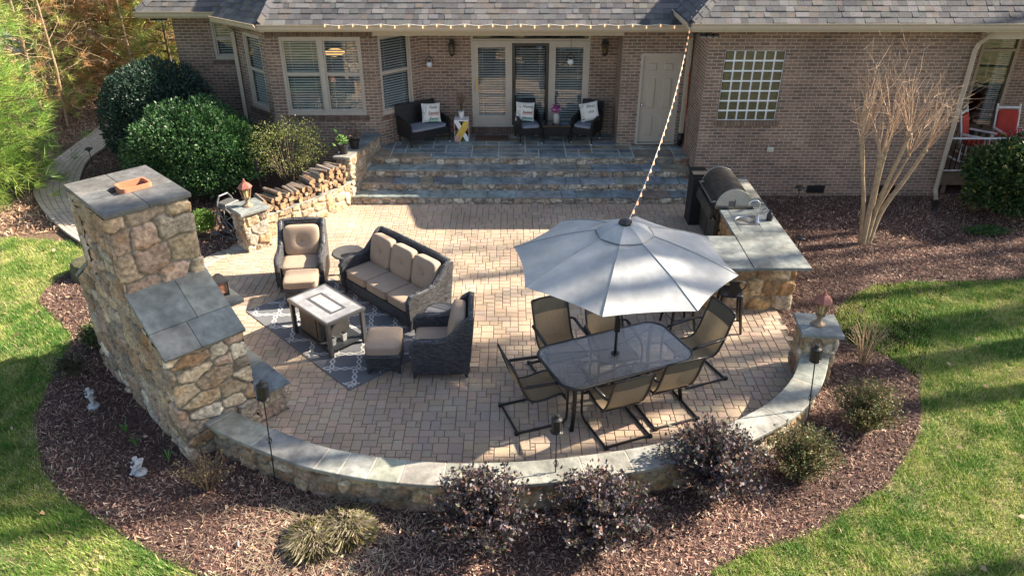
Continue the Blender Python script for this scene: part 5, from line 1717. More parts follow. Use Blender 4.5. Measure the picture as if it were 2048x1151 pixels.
# hanging solar lanterns on the porch
def hanging_lantern(label, loc, top):
    t = thing("hanging_lantern", label, "lantern", loc, 0, "hanging porch lanterns")
    mb = MB(); mb.lathe([(.0, -.075), (.04, -.065), (.065, -.03), (.07, 0), (.06, .035), (.03, .055)], 16); mb.build("globe", mat('frosted_globe', (.62, .65, .70), .3), t, smooth=True)
    mb = MB(); mb.tube([(.085 * math.cos(PI * k / 10), 0, .02 + .15 * math.sin(PI * k / 10)) for k in range(11)], .009, 5); mb.lathe([(.032, .05), (.032, .07), (.01, .08)], 10); mb.build("handle", M['black'], t)
    mb = MB(); mb.tube([(0, 0, .17), (0, 0, top - loc[2])], .004, 4); mb.build("cord", M['black'], t)
hanging_lantern("white globe lantern hanging against the brick beside the loveseat", (-1.88, 17.78, 2.36), 3.30)
hanging_lantern("white globe lantern hanging in front of the right glass door", (1.30, 17.40, 2.50), 3.30)

# ------------------------------------------------------------------ string lights
t = thing("string_lights", "white cord of small warm bulbs along the gutter and down to the umbrella", "string lights", (0, 0, 0))
P1 = []
for k in range(27):
    x = -3.84 + k * 7.46 / 26
    P1.append((x, 16.40, 3.475 - (.03 if k % 2 else 0)))
A_, B_ = Vector((3.66, 16.42, 3.47)), Vector((1.42, 8.53, 2.63))
P2 = []
for k in range(29):
    s = k / 28
    p = A_.lerp(B_, s); p.z -= 1.9 * s * (1 - s) * .55; p.x += .25 * s * (1 - s)
    P2.append(tuple(p))
mb = MB(); mb.tube(catmull(P1, 3) + [tuple(A_)], .004, 4); mb.tube(P2, .0035, 4); mb.build("cord", M['white'], t)
bulb_me = None
for k, p in enumerate(P1 + P2[1:]):
    if bulb_me is None:
        mb = MB(); mb.lathe([(.0, -.060), (.011, -.054), (.0145, -.038), (.010, -.022), (.010, -.005), (0, 0)], 8); o = mb.build("bulb", M['bulb'], t, smooth=True); bulb_me = o
    else:
        o = bulb_me.copy(); link(o)
    o.location = p

# ------------------------------------------------------------------ lanterns on the piers, torches, path lights
def pier_lantern(label, loc, rz):
    t = thing("pillar_lantern", label, "lantern", loc, rz, "lanterns on the stone pillars")
    mb = MB(); mb.lathe([(.0, 0), (.095, 0), (.095, .02), (.05, .05), (.034, .07), (.034, .12), (.055, .14), (.03, .15), (0, .15)], 12); mb.build("base", M['lampmetal'], t)
    mb = MB()
    for k in range(6):
        a = PI * k / 3
        mb.tube([(.062 * math.cos(a), .062 * math.sin(a), .15), (.105 * math.cos(a), .105 * math.sin(a), .36)], .008, 4)
    mb.lathe([(.0, .145), (.07, .15), (.07, .165), (0, .165)], 6); mb.build("cage", M['lampmetal'], t)
    mb = MB(); mb.lathe([(.062, .166), (.100, .358)], 6); mb.build("glass", M['lampglass'], t)
    mb = MB(); mb.lathe([(0, .17), (.028, .17), (.030, .30), (0, .31)], 10); mb.build("candle", mat('candle', (.62, .58, .42), .6), t)
    mb = MB(); mb.lathe([(.125, .355), (.135, .365), (.125, .385), (.085, .435), (.05, .46), (.03, .47), (.03, .49), (0, .50)], 6); mb.lathe([(0, .49), (.016, .50), (.016, .52), (0, .535)], 8); mb.build("cap", M['copper'], t)
    return t
pier_lantern("rusty capped lantern on the stone pillar at the lawn end of the curved wall", (4.23, 9.06, .803), R(10))
pier_lantern("rusty capped lantern on the stone pillar beside the firewood", (-4.90, 13.24, .803), R(25))

def torch(label, loc, h, lean=(0, 0)):
    t = thing("garden_torch", label, "torch", loc, 0, "black garden torches")
    t.rotation_euler = (R(lean[0]), R(lean[1]), 0)
    mb = MB(); mb.tube([(0, 0, -.03), (0, 0, h - .22)], .0075, 6); mb.build("pole", M['black'], t)
    mb = MB()
    for k in range(4):
        mb.tube([(.028 * math.sin(PI * s / 8) * math.cos(PI * k / 2 + s * .35), .028 * math.sin(PI * s / 8) * math.sin(PI * k / 2 + s * .35), h * .42 + .11 * s / 8) for s in range(9)], .004, 4)
    mb.build("twist", M['black'], t)
    mb = MB(); mb.lathe([(.02, h - .235), (.06, h - .20), (.062, h - .19), (.055, h - .185), (.055, h - .05), (.062, h - .04), (.062, h - .03), (.03, h - .015), (.028, h + .02), (.022, h + .03), (0, h + .03)], 14); mb.build("canister", M['black'], t, smooth=False)
    mb = MB()
    for k in range(4):
        a = PI / 4 + PI * k / 2; mb.tube([(.066 * math.cos(a), .066 * math.sin(a), h - .20), (.068 * math.cos(a), .068 * math.sin(a), h - .03)], .005, 4)
    mb.tube([(.066 * math.cos(PI * k / 8), .066 * math.sin(PI * k / 8), h - .20) for k in range(16)], .005, 4, closed=True); mb.build("holder", M['black'], t)
    return t
torch("black garden torch in the mulch in front of the fireplace hearth", (-2.77, 6.78, 0), 1.47, (0, 2.4))
torch("black garden torch before the middle of the curved wall", (.49, 6.52, 0), 1.22, (0, -.5))
torch("black garden torch just outside the curved wall near its lawn end", (3.72, 7.62, 0), 1.36, (-2, -4))
torch("black garden torch standing between green shrub and firewood", (-5.20, 14.95, 0), 1.08)

def path_light(name, label, loc, s=1.0):
    t = thing(name, label, "path light", loc, 0)
    mb = MB(); mb.tube([(0, 0, -.02), (0, 0, .34 * s)], .009, 6); mb.build("stake", M['black'], t)
    mb = MB(); mb.lathe([(.02, .30 * s), (.035, .33 * s), (.035, .37 * s), (.10, .36 * s), (.095, .375 * s), (.03, .41 * s), (0, .42 * s)], 14); mb.build("lamp_head", M['bronze'], t, smooth=True)
path_light("path_light", "small dark path light at the inner edge of the brick path", (-10.15, 17.75, 0))
path_light("path_light", "small dark mushroom path light beside the hose reel", (-5.55, 13.10, 0), .85)
path_light("path_light", "short dark bollard light in the mulch bed near the house wall", (6.08, 15.25, 0))
path_light("path_light", "small dark stake light in mulch beyond the kitchen counter", (5.35, 12.95, 0), .8)

# lantern on the mantel
p = fp(1.02, DP + .26, 1.442)
t = thing("candle_lantern", "small black candle lantern with copper coloured panes on the fireplace mantel", "lantern", p, R(40))
mb = MB(); mb.box(0, 0, .01, .17, .17, .02)
for a in (-1, 1):
    for b in (-1, 1): mb.box(a * .075, b * .075, .11, .016, .016, .18)
mb.build("frame", M['black'], t)
mb = MB(); mb.box(0, 0, .11, .13, .13, .16); mb.build("pane", mat('copper_pane', (.30, .14, .09), .35, var=.5, scale=25), t)
mb = MB(); mb.lathe([(.14, .20), (.13, .215), (.05, .28), (.02, .30), (0, .30)], 4, a0=PI / 4); mb.build("cap", M['black'], t)

# ------------------------------------------------------------------ firewood: each log its own object
WC = [(.27, .16, .085), (.31, .20, .11), (.19, .12, .07), (.33, .24, .155), (.15, .10, .07)]
rnd = random.Random(12)
def log_mesh(seed):
    r = random.Random(seed)
    n = r.choice((5, 6, 7, 8, 9)); L = r.uniform(.38, .46)
    poly = []
    split = r.random() < .65
    for k in range(n):
        a = 2 * PI * k / n + r.uniform(-.2, .2); q = r.uniform(.78, 1.12)
        if split and math.cos(a) < -.1: q *= .62
        poly.append((.058 * q * math.cos(a), .058 * q * math.sin(a)))
    mb = MB(); N = 4
    bark = r.choice(((.13, .095, .07), (.19, .15, .12), (.24, .20, .165)))
    cut = r.choice(WC)
    vs = []
    for i in range(N + 1):
        t = i / N; k = 1 + .06 * r.uniform(-1, 1)
        dx, dz = r.uniform(-.004, .004), r.uniform(-.004, .004)
        vs += [(x * k + dx, (t - .5) * L, z * k + dz) for x, z in poly]
    side = [(i * n + k, i * n + (k + 1) % n, (i + 1) * n + (k + 1) % n, (i + 1) * n + k) for i in range(N) for k in range(n)]
    mb.v = [tuple(v) for v in vs]
    for f in side:
        k = f[0] % n; mid = (poly[k][0] + poly[(k + 1) % n][0]) / 2
        mb.f.append(f); mb.m.append(0); mb.c.append(jit(bark if not (split and mid < 0) else tuple(c * .8 for c in cut), .2, r))
    for f in (tuple(range(n)), tuple(N * n + k for k in reversed(range(n)))): mb.f.append(f); mb.m.append(0); mb.c.append(jit(cut, .12, r))
    return mb
protos = []
le_ = LEDGE[:-3]
cum = [0]
for a, b in zip(le_, le_[1:]): cum.append(cum[-1] + (Vector(b) - Vector(a)).length)
Ltot = cum[-1]
def along(s):
    s = max(0, min(Ltot, s))
    for i in range(len(cum) - 1):
        if s <= cum[i + 1]:
            k = (s - cum[i]) / max(1e-6, cum[i + 1] - cum[i])
            a, b = Vector(le_[i]), Vector(le_[i + 1]); d = (b - a).normalized()
            return a.lerp(b, k), d
    a, b = Vector(le_[-2]), Vector(le_[-1]); return b, (b - a).normalized()
cnt = 0
pitch = .102
top = lambda s: 2.0 + s / Ltot * 2.6 + .6 * math.sin(s * 5)
for row in range(6):
    s = .10 + (row % 2) * pitch / 2
    while s < Ltot - .06:
        if row < top(s) and not (row > 2 and s < .3 * (row - 2)):
            p, d = along(s)
            inn = Vector((-d.y, d.x))
            c = p + inn * (.22 + rnd.uniform(-.045, .035))
            z = .50 + .050 + row * .088 + rnd.uniform(-.012, .012)
            rz = math.atan2(inn.y, inn.x) - PI / 2 + rnd.uniform(-.20, .20)
            if cnt < 14:
                o = log_mesh(100 + cnt).build("firewood_log", M['wood']); protos.append(o)
            else:
                o = rnd.choice(protos).copy(); link(o)
            o.location = (c.x, c.y, z); o.rotation_euler = (rnd.uniform(-.03, .03), rnd.uniform(0, 2 * PI), rz)
            k = rnd.uniform(.68, 1.22); o.scale = (k, rnd.uniform(.9, 1.1), k)
            tag(o, "split firewood log stacked on the low stone ledge beside the steps", "log", "stacked firewood logs")
            cnt += 1
        s += pitch * rnd.uniform(.95, 1.06)
print("logs", cnt)

# ------------------------------------------------------------------ hose reel
t = thing("hose_reel", "grey plastic garden hose reel with black hose behind the stone pillar", "hose reel", (-5.42, 13.72, 0), R(60))
for s in (-1, 1):
    mb = MB(); mb.M = Matrix.Translation((s * .17, 0, .36)) @ Matrix.Rotation(R(90), 4, 'Y')
    ring = [(.25 * math.cos(2 * PI * k / 24), .25 * math.sin(2 * PI * k / 24), 0) for k in range(24)]
    mb.tube(ring, .016, 6, closed=True)
    for k in range(6):
        a = PI * k / 3; mb.tube([(0, 0, 0), (.25 * math.cos(a), .25 * math.sin(a), 0)], .014, 5)
    mb.build("wheel", mat('reel_plastic', (.14, .14, .14), .5), t)
mb = MB(); mb.M = Matrix.Translation((0, 0, .36)) @ Matrix.Rotation(R(90), 4, 'Y')
hx = []
for k in range(7 * 16): a = 2 * PI * k / 16; hx.append((.17 * math.cos(a), .17 * math.sin(a), -.14 + .28 * k / 112))
mb.tube(hx, .020, 6); mb.build("hose", M['black'], t)
mb = MB()
for s in (-1, 1):
    mb.tube([(s * .21, -.25, .02), (s * .21, 0, .36), (s * .20, .12, .62), (s * .17, .14, .70)], .018, 6); mb.tube([(s * .21, -.25, .02), (s * .21, .30, .02), (s * .21, 0, .36)], .018, 6)
mb.tube([(-.17, .14, .70), (-.10, .15, .80), (.10, .15, .80), (.17, .14, .70)], .02, 6); mb.box(0, .06, .655, .34, .26, .06, ch=.02)
mb.build("frame", mat('frame_plastic', (.085, .085, .085), .5), t)

# ------------------------------------------------------------------ pots beside the steps, statues, stump
def potted(label, loc, r_, h, seed, cols):
    t = thing("potted_plant", label, "plant", loc, 0, "potted plants on the step wall")
    mb = MB(); mb.lathe([(0, 0), (r_ * .75, 0), (r_, h), (r_ * 1.06, h), (r_ * 1.06, h - .03), (r_ * 1.0, h - .02), (r_ * .9, h - .03), (0, h - .03)], 16); mb.build("pot", M['blackmatte'], t)
    return t
def leaves_on(t, name, pts, size, cols, m, seed, k=1.0):
    r = np.random.default_rng(seed)
    P = np.array(pts); n = len(P)
    D = r.normal(size=(n, 3)); D[:, 2] = np.abs(D[:, 2]) * .8; D /= np.linalg.norm(D, axis=1)[:, None]
    return leaf_mesh(name, P, D, size, cols, m, r, t)
def leaf_mesh(name, P, D, size, cols, m, r, parent=None, wid=.42, droop=.0):
    """rhombic folded leaves at P pointing along D"""
    n = len(P)
    ref = r.normal(size=(n, 3)); W = np.cross(D, ref); W /= np.linalg.norm(W, axis=1)[:, None] + 1e-9
    Nn = np.cross(D, W)
    s = (size * r.uniform(.6, 1.25, n))[:, None]
    a = P; b = P + D * s * .45 + W * s * wid * .5 + Nn * s * .08; c = P + D * s; d = P + D * s * .45 - W * s * wid * .5 + Nn * s * .08
    V = np.stack([a, b, c, d], 1).reshape(-1, 3)
    F = np.arange(n * 4).reshape(n, 4)
    cols = np.array(cols)
    C = cols[r.integers(0, len(cols), n)] * r.uniform(.75, 1.25, (n, 1))
    return np_mesh(name, V, F, m, np.repeat(C, 4, 0), parent)
rnd = random.Random(3)
t = potted("black pot with bright green leafy plant on the front of the step wall", (-3.53, 15.50, 1.032), .11, .20, 1, None)
leaves_on(t, "foliage", [(rnd.gauss(0, .05), rnd.gauss(0, .05), .20 + abs(rnd.gauss(0, .09))) for k in range(60)], .11, [(.10, .22, .05), (.16, .28, .07), (.08, .15, .04)], M['leafmatte'], 5)
t = potted("black pot with dark reddish plant behind the leafy pot on the step wall", (-3.36, 15.86, 1.032), .11, .18, 2, None)
leaves_on(t, "foliage", [(rnd.gauss(0, .08), rnd.gauss(0, .08), .20 + abs(rnd.gauss(0, .16))) for k in range(110)], .07, [(.09, .05, .04), (.13, .06, .05), (.06, .07, .04)], M['leafmatte'], 6)

def skin_figure(name, J, E_, parent, m, loc=(0, 0, 0), scale=1.0):
    me = bpy.data.meshes.new(name); me.from_pydata([tuple(c * scale for c in j[:3]) for j in J], E_, []); me.materials.append(m)
    o = bpy.data.objects.new(name, me); link(o); o.parent = parent; o.location = loc
    md = o.modifiers.new("skin", 'SKIN'); md.use_smooth_shade = True
    for v, j in zip(me.skin_vertices[0].data, J):
        rr_ = j[3] * scale; v.radius = (rr_, rr_)
    me.skin_vertices[0].data[0].use_root = True
    sb = o.modifiers.new("sub", 'SUBSURF'); sb.levels = 1; sb.render_levels = 2
    return o
def statue(label, loc, rz, J, E_):
    J = [tuple(c * .66 for c in j) for j in J]
    t = thing("garden_statue", label, "statue", loc, rz, "white garden statues")
    mb = MB(); mb.lathe([(0, -.02), (.075, -.02), (.08, .0), (.07, .02), (0, .03)], 12); mb.build("plinth", M['statue'], t, smooth=True)
    skin_figure("figure", J, E_, t, M['statue'])
# 0 pelvis 1 chest 2 neck 3 head 4/5 arms...
J1 = [(0, 0, .22, .052), (0, 0, .32, .055), (0, 0, .385, .025), (0, -.01, .42, .05), (0, -.015, .46, .052), (.065, 0, .34, .026), (.085, -.05, .28, .021), (.03, -.085, .31, .02), (-.065, 0, .34, .026), (-.09, -.05, .29, .021), (-.03, -.085, .32, .02),
      (.035, 0, .13, .035), (.035, .0, .05, .026), (.04, -.05, .035, .022), (-.03, 0, .13, .035), (-.035, .02, .05, .026), (-.03, -.03, .035, .022), (.06, .08, .36, .018), (-.06, .08, .36, .018)]
E1 = [(0, 1), (1, 2), (2, 3), (3, 4), (1, 5), (5, 6), (6, 7), (1, 8), (8, 9), (9, 10), (0, 11), (11, 12), (12, 13), (0, 14), (14, 15), (15, 16), (1, 17), (1, 18)]
statue("small white standing cherub statue in the mulch farther from the wall", (-5.62, 8.28, 0), R(-60), J1, E1)
J2 = [(0, .03, .12, .07), (0, .0, .22, .062), (0, -.02, .285, .028), (0, -.03, .325, .052), (0, -.035, .365, .054), (.07, -.01, .24, .028), (.10, -.07, .19, .023), (.03, -.12, .20, .022), (-.07, -.01, .24, .028), (-.10, -.07, .19, .023), (-.03, -.12, .22, .022),
      (.06, -.08, .13, .04), (.07, -.12, .05, .03), (.07, -.17, .04, .024), (-.06, -.08, .12, .04), (-.08, -.06, .05, .03), (-.08, -.14, .04, .024), (.06, .10, .27, .02), (-.06, .10, .27, .02)]
statue("small white crouching cherub statue in the mulch nearer the curved wall", (-4.45, 7.0, 0), R(-75), J2, E1)

t = thing("tree_stump", "low mossy cut tree stump at the edge of lawn and mulch", "stump", (-7.45, 12.05, 0))
mb = MB(); r_ = random.Random(2); n = 18
ring = [1 + .12 * r_.uniform(-1, 1) for k in range(n)]
vs = []
for rad, z in ((.34, -.05), (.30, .12), (.28, .25), (.26, .27)): vs += [(rad * ring[k] * math.cos(2 * PI * k / n), rad * ring[k] * math.sin(2 * PI * k / n), z) for k in range(n)]
mb.add(vs, [(i * n + k, i * n + (k + 1) % n, (i + 1) * n + (k + 1) % n, (i + 1) * n + k) for i in range(3) for k in range(n)] + [tuple(3 * n + k for k in range(n))])
mb.build("stump", mat('mossy_bark', (.09, .085, .04), 1, var=.4, scale=10, bump=1.0, bscale=22), t, smooth=True)

# orange cord by the steps
mb = MB(); mb.tube(catmull([(3.86, 16.98, 2.6), (3.87, 16.9, 1.6), (3.86, 16.6, .95), (3.80, 16.35, .72), (3.82, 16.2, .56), (3.80, 15.9, .38), (3.83, 15.6, .21), (3.78, 15.3, .05), (3.7, 14.9, .012), (3.72, 14.6, .012)], 5), .008, 5)
o = mb.build("extension_cord", M['cord']); tag(o, "orange extension cord trailing down the end of the steps", "cord")

# ------------------------------------------------------------------ deck with rocking chairs
t = thing("wooden_deck", "raised wooden deck with black railing beside the brick wall", "deck", (0, 0, 0))
mb = MB(); rnd = random.Random(31)
y = 15.90
while y < 17.95:
    mb.box(12.8, y + .069, .40, 7.1, .132, .03, col=jit((.19, .135, .095), .15, rnd)); y += .139
mb.build("deck_boards", mat('deck_board_', (1, 1, 1), .8, attr=True, var=.15), t)
mb = MB(); mb.box(12.8, 15.88, .29, 7.1, .04, .20); mb.build("rim_joist", M['deck'], t)
for x in (9.5, 11.6, 13.8):
    m2 = MB(); m2.box(x, 15.95, .09, .10, .10, .22); m2.build("post", M['deck'], t)
mb = MB(); mb.box(12.8, 15.93, 1.22, 7.05, .05, .03); mb.box(12.8, 15.93, .50, 7.05, .03, .025)
mb.build("rail", M['white'], t)
mb = MB()
for k in range(64): mb.box(9.42 + k * .105, 15.93, .858, .016, .016, .69)
mb.build("baluster", M['black'], t)
def rocker(label, loc, rz):
    t = thing("rocking_chair", label, "rocking chair", loc, rz, "white rocking chairs")
    for s in (-1, 1):
        m2 = MB()
        m2.tube([(s * .27, .40, .07), (s * .27, .2, .035), (s * .27, 0, .03), (s * .27, -.25, .05), (s * .27, -.45, .12)], .022, 6); m2.build("rocker", M['white'], t)
        m2 = MB(); m2.tube([(s * .27, -.20, .06), (s * .26, -.24, .45), (s * .25, -.42, 1.12), (s * .25, -.43, 1.16)], .022, 6); m2.build("back_post", M['white'], t)
        m2 = MB(); m2.tube([(s * .27, .22, .05), (s * .27, .22, .64)], .022, 6); m2.build("leg", M['white'], t)
        m2 = MB(); m2.box(s * .28, .02, .655, .08, .56, .025, ch=.006); m2.build("armrest", M['white'], t)
    m2 = MB()
    for z in (.18, .28): m2.tube([(-.27, .22, z), (.27, .22, z)], .013, 5)
    for y, z in ((.22, .42), (-.22, .40)): m2.tube([(-.26, y, z), (.26, y, z)], .018, 5)
    m2.tube([(-.25, -.41, 1.08), (.25, -.41, 1.08)], .03, 6); m2.build("rungs", M['white'], t)
    m2 = MB(); m2.cushion((0, .0, .455), (.50, .46, .09), k=6); m2.build("seat_cushion", M['red'], t, smooth=True)
    m2 = MB(); m2.cushion((0, -.315, .76), (.46, .08, .58), k=6, tuft=(1, 1, .02), tilt=Matrix.Rotation(R(13), 3, 'X')); m2.build("back_cushion", M['red'], t, smooth=True)
    return t
rc = rocker("white rocking chair with red cushions on the deck beside the downspout", (10.42, 16.70, .418), R(180 + 48))
dup(rc, (11.28, 16.90, .418), R(180 - 3), "white rocking chair with red cushions at the picture edge behind the flower box", "white rocking chairs")
t = thing("deck_side_table", "small round brown side table between the rocking chairs", "side table", (10.86, 17.35, .418))
mb = MB(); mb.lathe([(0, .56), (.27, .56), (.27, .60), (0, .60)], 20); mb.build("tabletop", M['deck'], t)
mb = MB(); mb.lathe([(.20, 0), (.06, .05), (.05, .56)], 10); mb.build("pedestal", M['deck'], t)
mb = MB(); mb.lathe([(0, 0), (.03, 0), (.038, .09), (.034, .09), (.028, .01), (0, .01)], 10); o = mb.build("drinking_glass", M['lampglass']); o.location = (10.80, 17.3, 1.019); tag(o, "small clear glass on the round deck table", "glass")
t = thing("flower_box", "terracotta planter box of red flowers hung on the deck rail", "planter", (10.95, 16.05, .93))
mb = MB(); mb.prism([(-.42, -.11), (.42, -.11), (.42, .11), (-.42, .11)], 0, .26); mb.build("box", mat('planter_brown', (.27, .12, .06), .6, var=.1), t, bevel=.01)
rnd = random.Random(14)
leaves_on(t, "flowers", [(rnd.uniform(-.40, .40), rnd.uniform(-.1, .1), .27 + abs(rnd.gauss(0, .07))) for k in range(260)], .075, [(.55, .03, .06), (.62, .06, .12), (.45, .02, .04)], M['leafmatte'], 16)
leaves_on(t, "foliage", [(rnd.uniform(-.40, .40), rnd.uniform(-.1, .1), .25 + abs(rnd.gauss(0, .05))) for k in range(170)], .09, [(.12, .2, .05), (.4, .36, .10)], M['leafmatte'], 17)

# ------------------------------------------------------------------ shrubs
GREENS = [(.030, .075, .028), (.045, .105, .035), (.022, .055, .026), (.065, .13, .040)]
def bush(label, loc, rx, ry, h, n, size, cols, m, seed, lump=.12, low=.06, cat="shrub", group=None, wid=.5, stems=10, shell=.25, name="shrub", flat=1.0):
    r = np.random.default_rng(seed)
    t = thing(name, label, cat, loc, 0, group)
    D = r.normal(size=(n, 3)); D /= np.linalg.norm(D, axis=1)[:, None]
    D = D[D[:, 2] > -.75]; n = len(D)
    th = np.arctan2(D[:, 1], D[:, 0]); ph = D[:, 2]
    lm = 1 + lump * 2 * (vnoise(th * 2.2 + 9, ph * 3.2 + 3, seed) - .5) + lump * (vnoise(th * 6 + 20, ph * 8, seed + 1) - .5)
    rad = lm * (1 - shell * r.random(n) ** 1.6)
    hz = (h - low) / 2
    sq = np.sign(D[:, 2]) * np.abs(D[:, 2]) ** flat
    P = np.stack([D[:, 0] * rx * rad, D[:, 1] * ry * rad, low + hz + sq * hz * rad], 1)
    P = P[P[:, 2] > .02]; D = D[:len(P)] if len(P) == len(D) else (P - [0, 0, low + hz]) / np.linalg.norm(P - [0, 0, low + hz], axis=1)[:, None]
    d = D * .8 + r.normal(size=P.shape) * .45 + [0, 0, .15]; d /= np.linalg.norm(d, axis=1)[:, None]
    S_ = np.full(len(P), size)
    if shell < .4:
        c0 = np.array([0, 0, low + hz]); Q = c0 + (P - c0) * r.uniform(.5, .82, (len(P), 1)); k = (r.random(len(P)) < .35) & (Q[:, 2] > .05)
        e = r.normal(size=Q.shape); e /= np.linalg.norm(e, axis=1)[:, None]
        P = np.r_[P, Q[k]]; d = np.r_[d, e[k]]; S_ = np.r_[S_, np.full(k.sum(), size * 2.2)]
    leaf_mesh("foliage", P, d, S_, cols, m, r, t, wid)
    mb = MB(); rr_ = random.Random(seed)
    for k in range(stems):
        a = rr_.uniform(0, 2 * PI); q = rr_.uniform(.3, .8)
        mb.tube([(0, 0, -.03), (rx * q * .35 * math.cos(a), ry * q * .35 * math.sin(a), h * .3), (rx * q * math.cos(a), ry * q * math.sin(a), h * rr_.uniform(.55, .85))], .02, 5, rs=[.022, .014, .006])
    mb.build("stem", M['bark'], t)
    return t
bush("big rounded dark blue green evergreen shrub against the house corner", (-8.02, 17.25, 0), 1.24, 1.22, 2.52, 26000, .070, [(.022, .052, .034), (.030, .066, .040), (.018, .042, .030), (.05, .085, .06)], M['leaf'], 1, .07, flat=.8)
bush("large glossy camellia shrub between fireplace and bay window", (-6.70, 15.75, 0), 1.46, 1.12, 2.02, 28000, .072, [(.026, .075, .024), (.040, .105, .030), (.020, .055, .022), (.060, .13, .038)], M['leaf'], 2, .16)
bush("airy yellow green small leaved shrub behind the firewood", (-4.70, 15.45, 0), .80, .66, 1.75, 5200, .042, [(.17, .19, .045), (.12, .155, .04), (.22, .22, .07), (.08, .11, .03)], M['leafmatte'], 3, .22, low=.55, shell=.5, stems=26)
bush("small bright green box shrub behind the fireplace", (-6.02, 13.68, 0), .28, .28, .52, 2200, .036, [(.12, .22, .035), (.09, .17, .03), (.16, .26, .05)], M['leafmatte'], 4, .1)
bush("glossy dark holly shrub in front of the deck railing", (10.12, 14.55, 0), .95, .85, 1.56, 11000, .085, [(.028, .070, .020), (.045, .10, .028), (.020, .05, .018), (.18, .19, .05)], M['leaf'], 5, .18)
bush("low dark evergreen clump against the back of the fireplace", (-6.10, 9.75, 0), .34, .30, .42, 1500, .045, [(.03, .06, .022), (.045, .08, .03), (.10, .12, .03)], M['leafmatte'], 6, .25)
bush("sparse dark low shrub near the standing statue", (-6.2, 8.95, 0), .26, .22, .34, 420, .04, [(.045, .05, .025), (.06, .055, .03)], M['leafmatte'], 7, .3)
bush("low patch of green groundcover under the holly shrub", (9.3, 13.75, 0), .42, .16, .14, 600, .045, [(.045, .10, .03), (.07, .13, .03)], M['leafmatte'], 8, .25, low=.0, stems=2)

def spray_shrub(label, loc, rad, h, nst, nlf, size, cols, m, seed, group=None, stemcol=None, spread=1.0):
    """many arching stems with leaves along them"""
    t = thing("shrub", label, "shrub", loc, 0, group)
    r = random.Random(seed); rn = np.random.default_rng(seed)
    mb = MB(); P = []; D = []
    for k in range(nst):
        a = r.uniform(0, 2 * PI); q = r.random() ** .6 * rad * spread
        hh = h * (1 - .45 * (q / rad) ** 2) * r.uniform(.72, 1.04)
        tip = Vector((q * math.cos(a), q * math.sin(a), hh))
        mid = Vector((tip.x * .45 + r.uniform(-.04, .04), tip.y * .45 + r.uniform(-.04, .04), hh * .62))
        b0 = Vector((tip.x * .08, tip.y * .08, -.02))
        pts = [b0, mid, tip]
        mb.tube(pts, .006, 4, rs=[.008, .005, .002])
        for j in range(nlf):
            s = r.uniform(.18, 1.02)
            p = b0.lerp(mid, s / .55) if s < .55 else mid.lerp(tip, (s - .55) / .45)
            jt = .05 * (1 - .5 * s)
            P.append(p + Vector((r.gauss(0, jt), r.gauss(0, jt), r.gauss(0, jt * .8))))
            d = Vector((r.gauss(0, 1), r.gauss(0, 1), r.gauss(.45, .8))) + tip.normalized() * .5
            D.append(d.normalized())
    P = np.array(P); D = np.array(D); k = P[:, 2] > .01
    leaf_mesh("foliage", P[k], D[k], size, cols, m, rn, t, .6)
    mb.build("stem", stemcol or M['bark'], t)
    return t
PURPLE = [(.062, .046, .060), (.080, .054, .064), (.048, .042, .056), (.15, .075, .058), (.115, .108, .12), (.07, .075, .045)]
M['leafpurple'] = mat('purple_leaf', (1, 1, 1), .5, attr=True, var=.15, trans=.12, spec=.4)
for loc, rd, h, sd, lab in (((-.31, 5.98, 0), .60, .92, 1, "purple leaved shrub outside the curved wall nearest the ornamental grass"),
                            ((.95, 5.97, 0), .64, .84, 2, "purple leaved shrub outside the curved wall between its two neighbours"),
                            ((2.28, 6.62, 0), .66, .98, 3, "purple leaved shrub outside the curved wall nearest the green shrubs")):
    spray_shrub(lab, loc, rd, h, 200, 46, .052, PURPLE, M['leafpurple'], 40 + sd, "purple shrubs along the curved wall")
OLIVE = [(.085, .115, .035), (.13, .15, .05), (.17, .15, .06), (.06, .085, .03), (.19, .12, .06)]
spray_shrub("small olive green shrub next to the purple shrubs in the mulch", (3.42, 6.95, 0), .50, .70, 150, 42, .034, OLIVE, M['leafmatte'], 51, "olive shrubs in the mulch by the lawn")
spray_shrub("small olive green shrub nearer the stone pillar and lawn edge", (4.52, 7.80, 0), .48, .76, 150, 42, .034, OLIVE, M['leafmatte'], 52, "olive shrubs in the mulch by the lawn")
spray_shrub("sparse twiggy shrub with few reddish leaves beside the lawn pillar", (5.10, 9.28, 0), .42, .80, 34, 5, .030, [(.12, .12, .05), (.15, .08, .05)], M['leafmatte'], 53, stemcol=M['barkpale'])
spray_shrub("sparse shrub with pale yellowish leaves at the fireplace end of the curved wall", (-3.55, 6.72, 0), .38, .66, 46, 9, .032, [(.22, .20, .09), (.15, .13, .06), (.20, .12, .07)], M['leafmatte'], 54, stemcol=M['bark'])
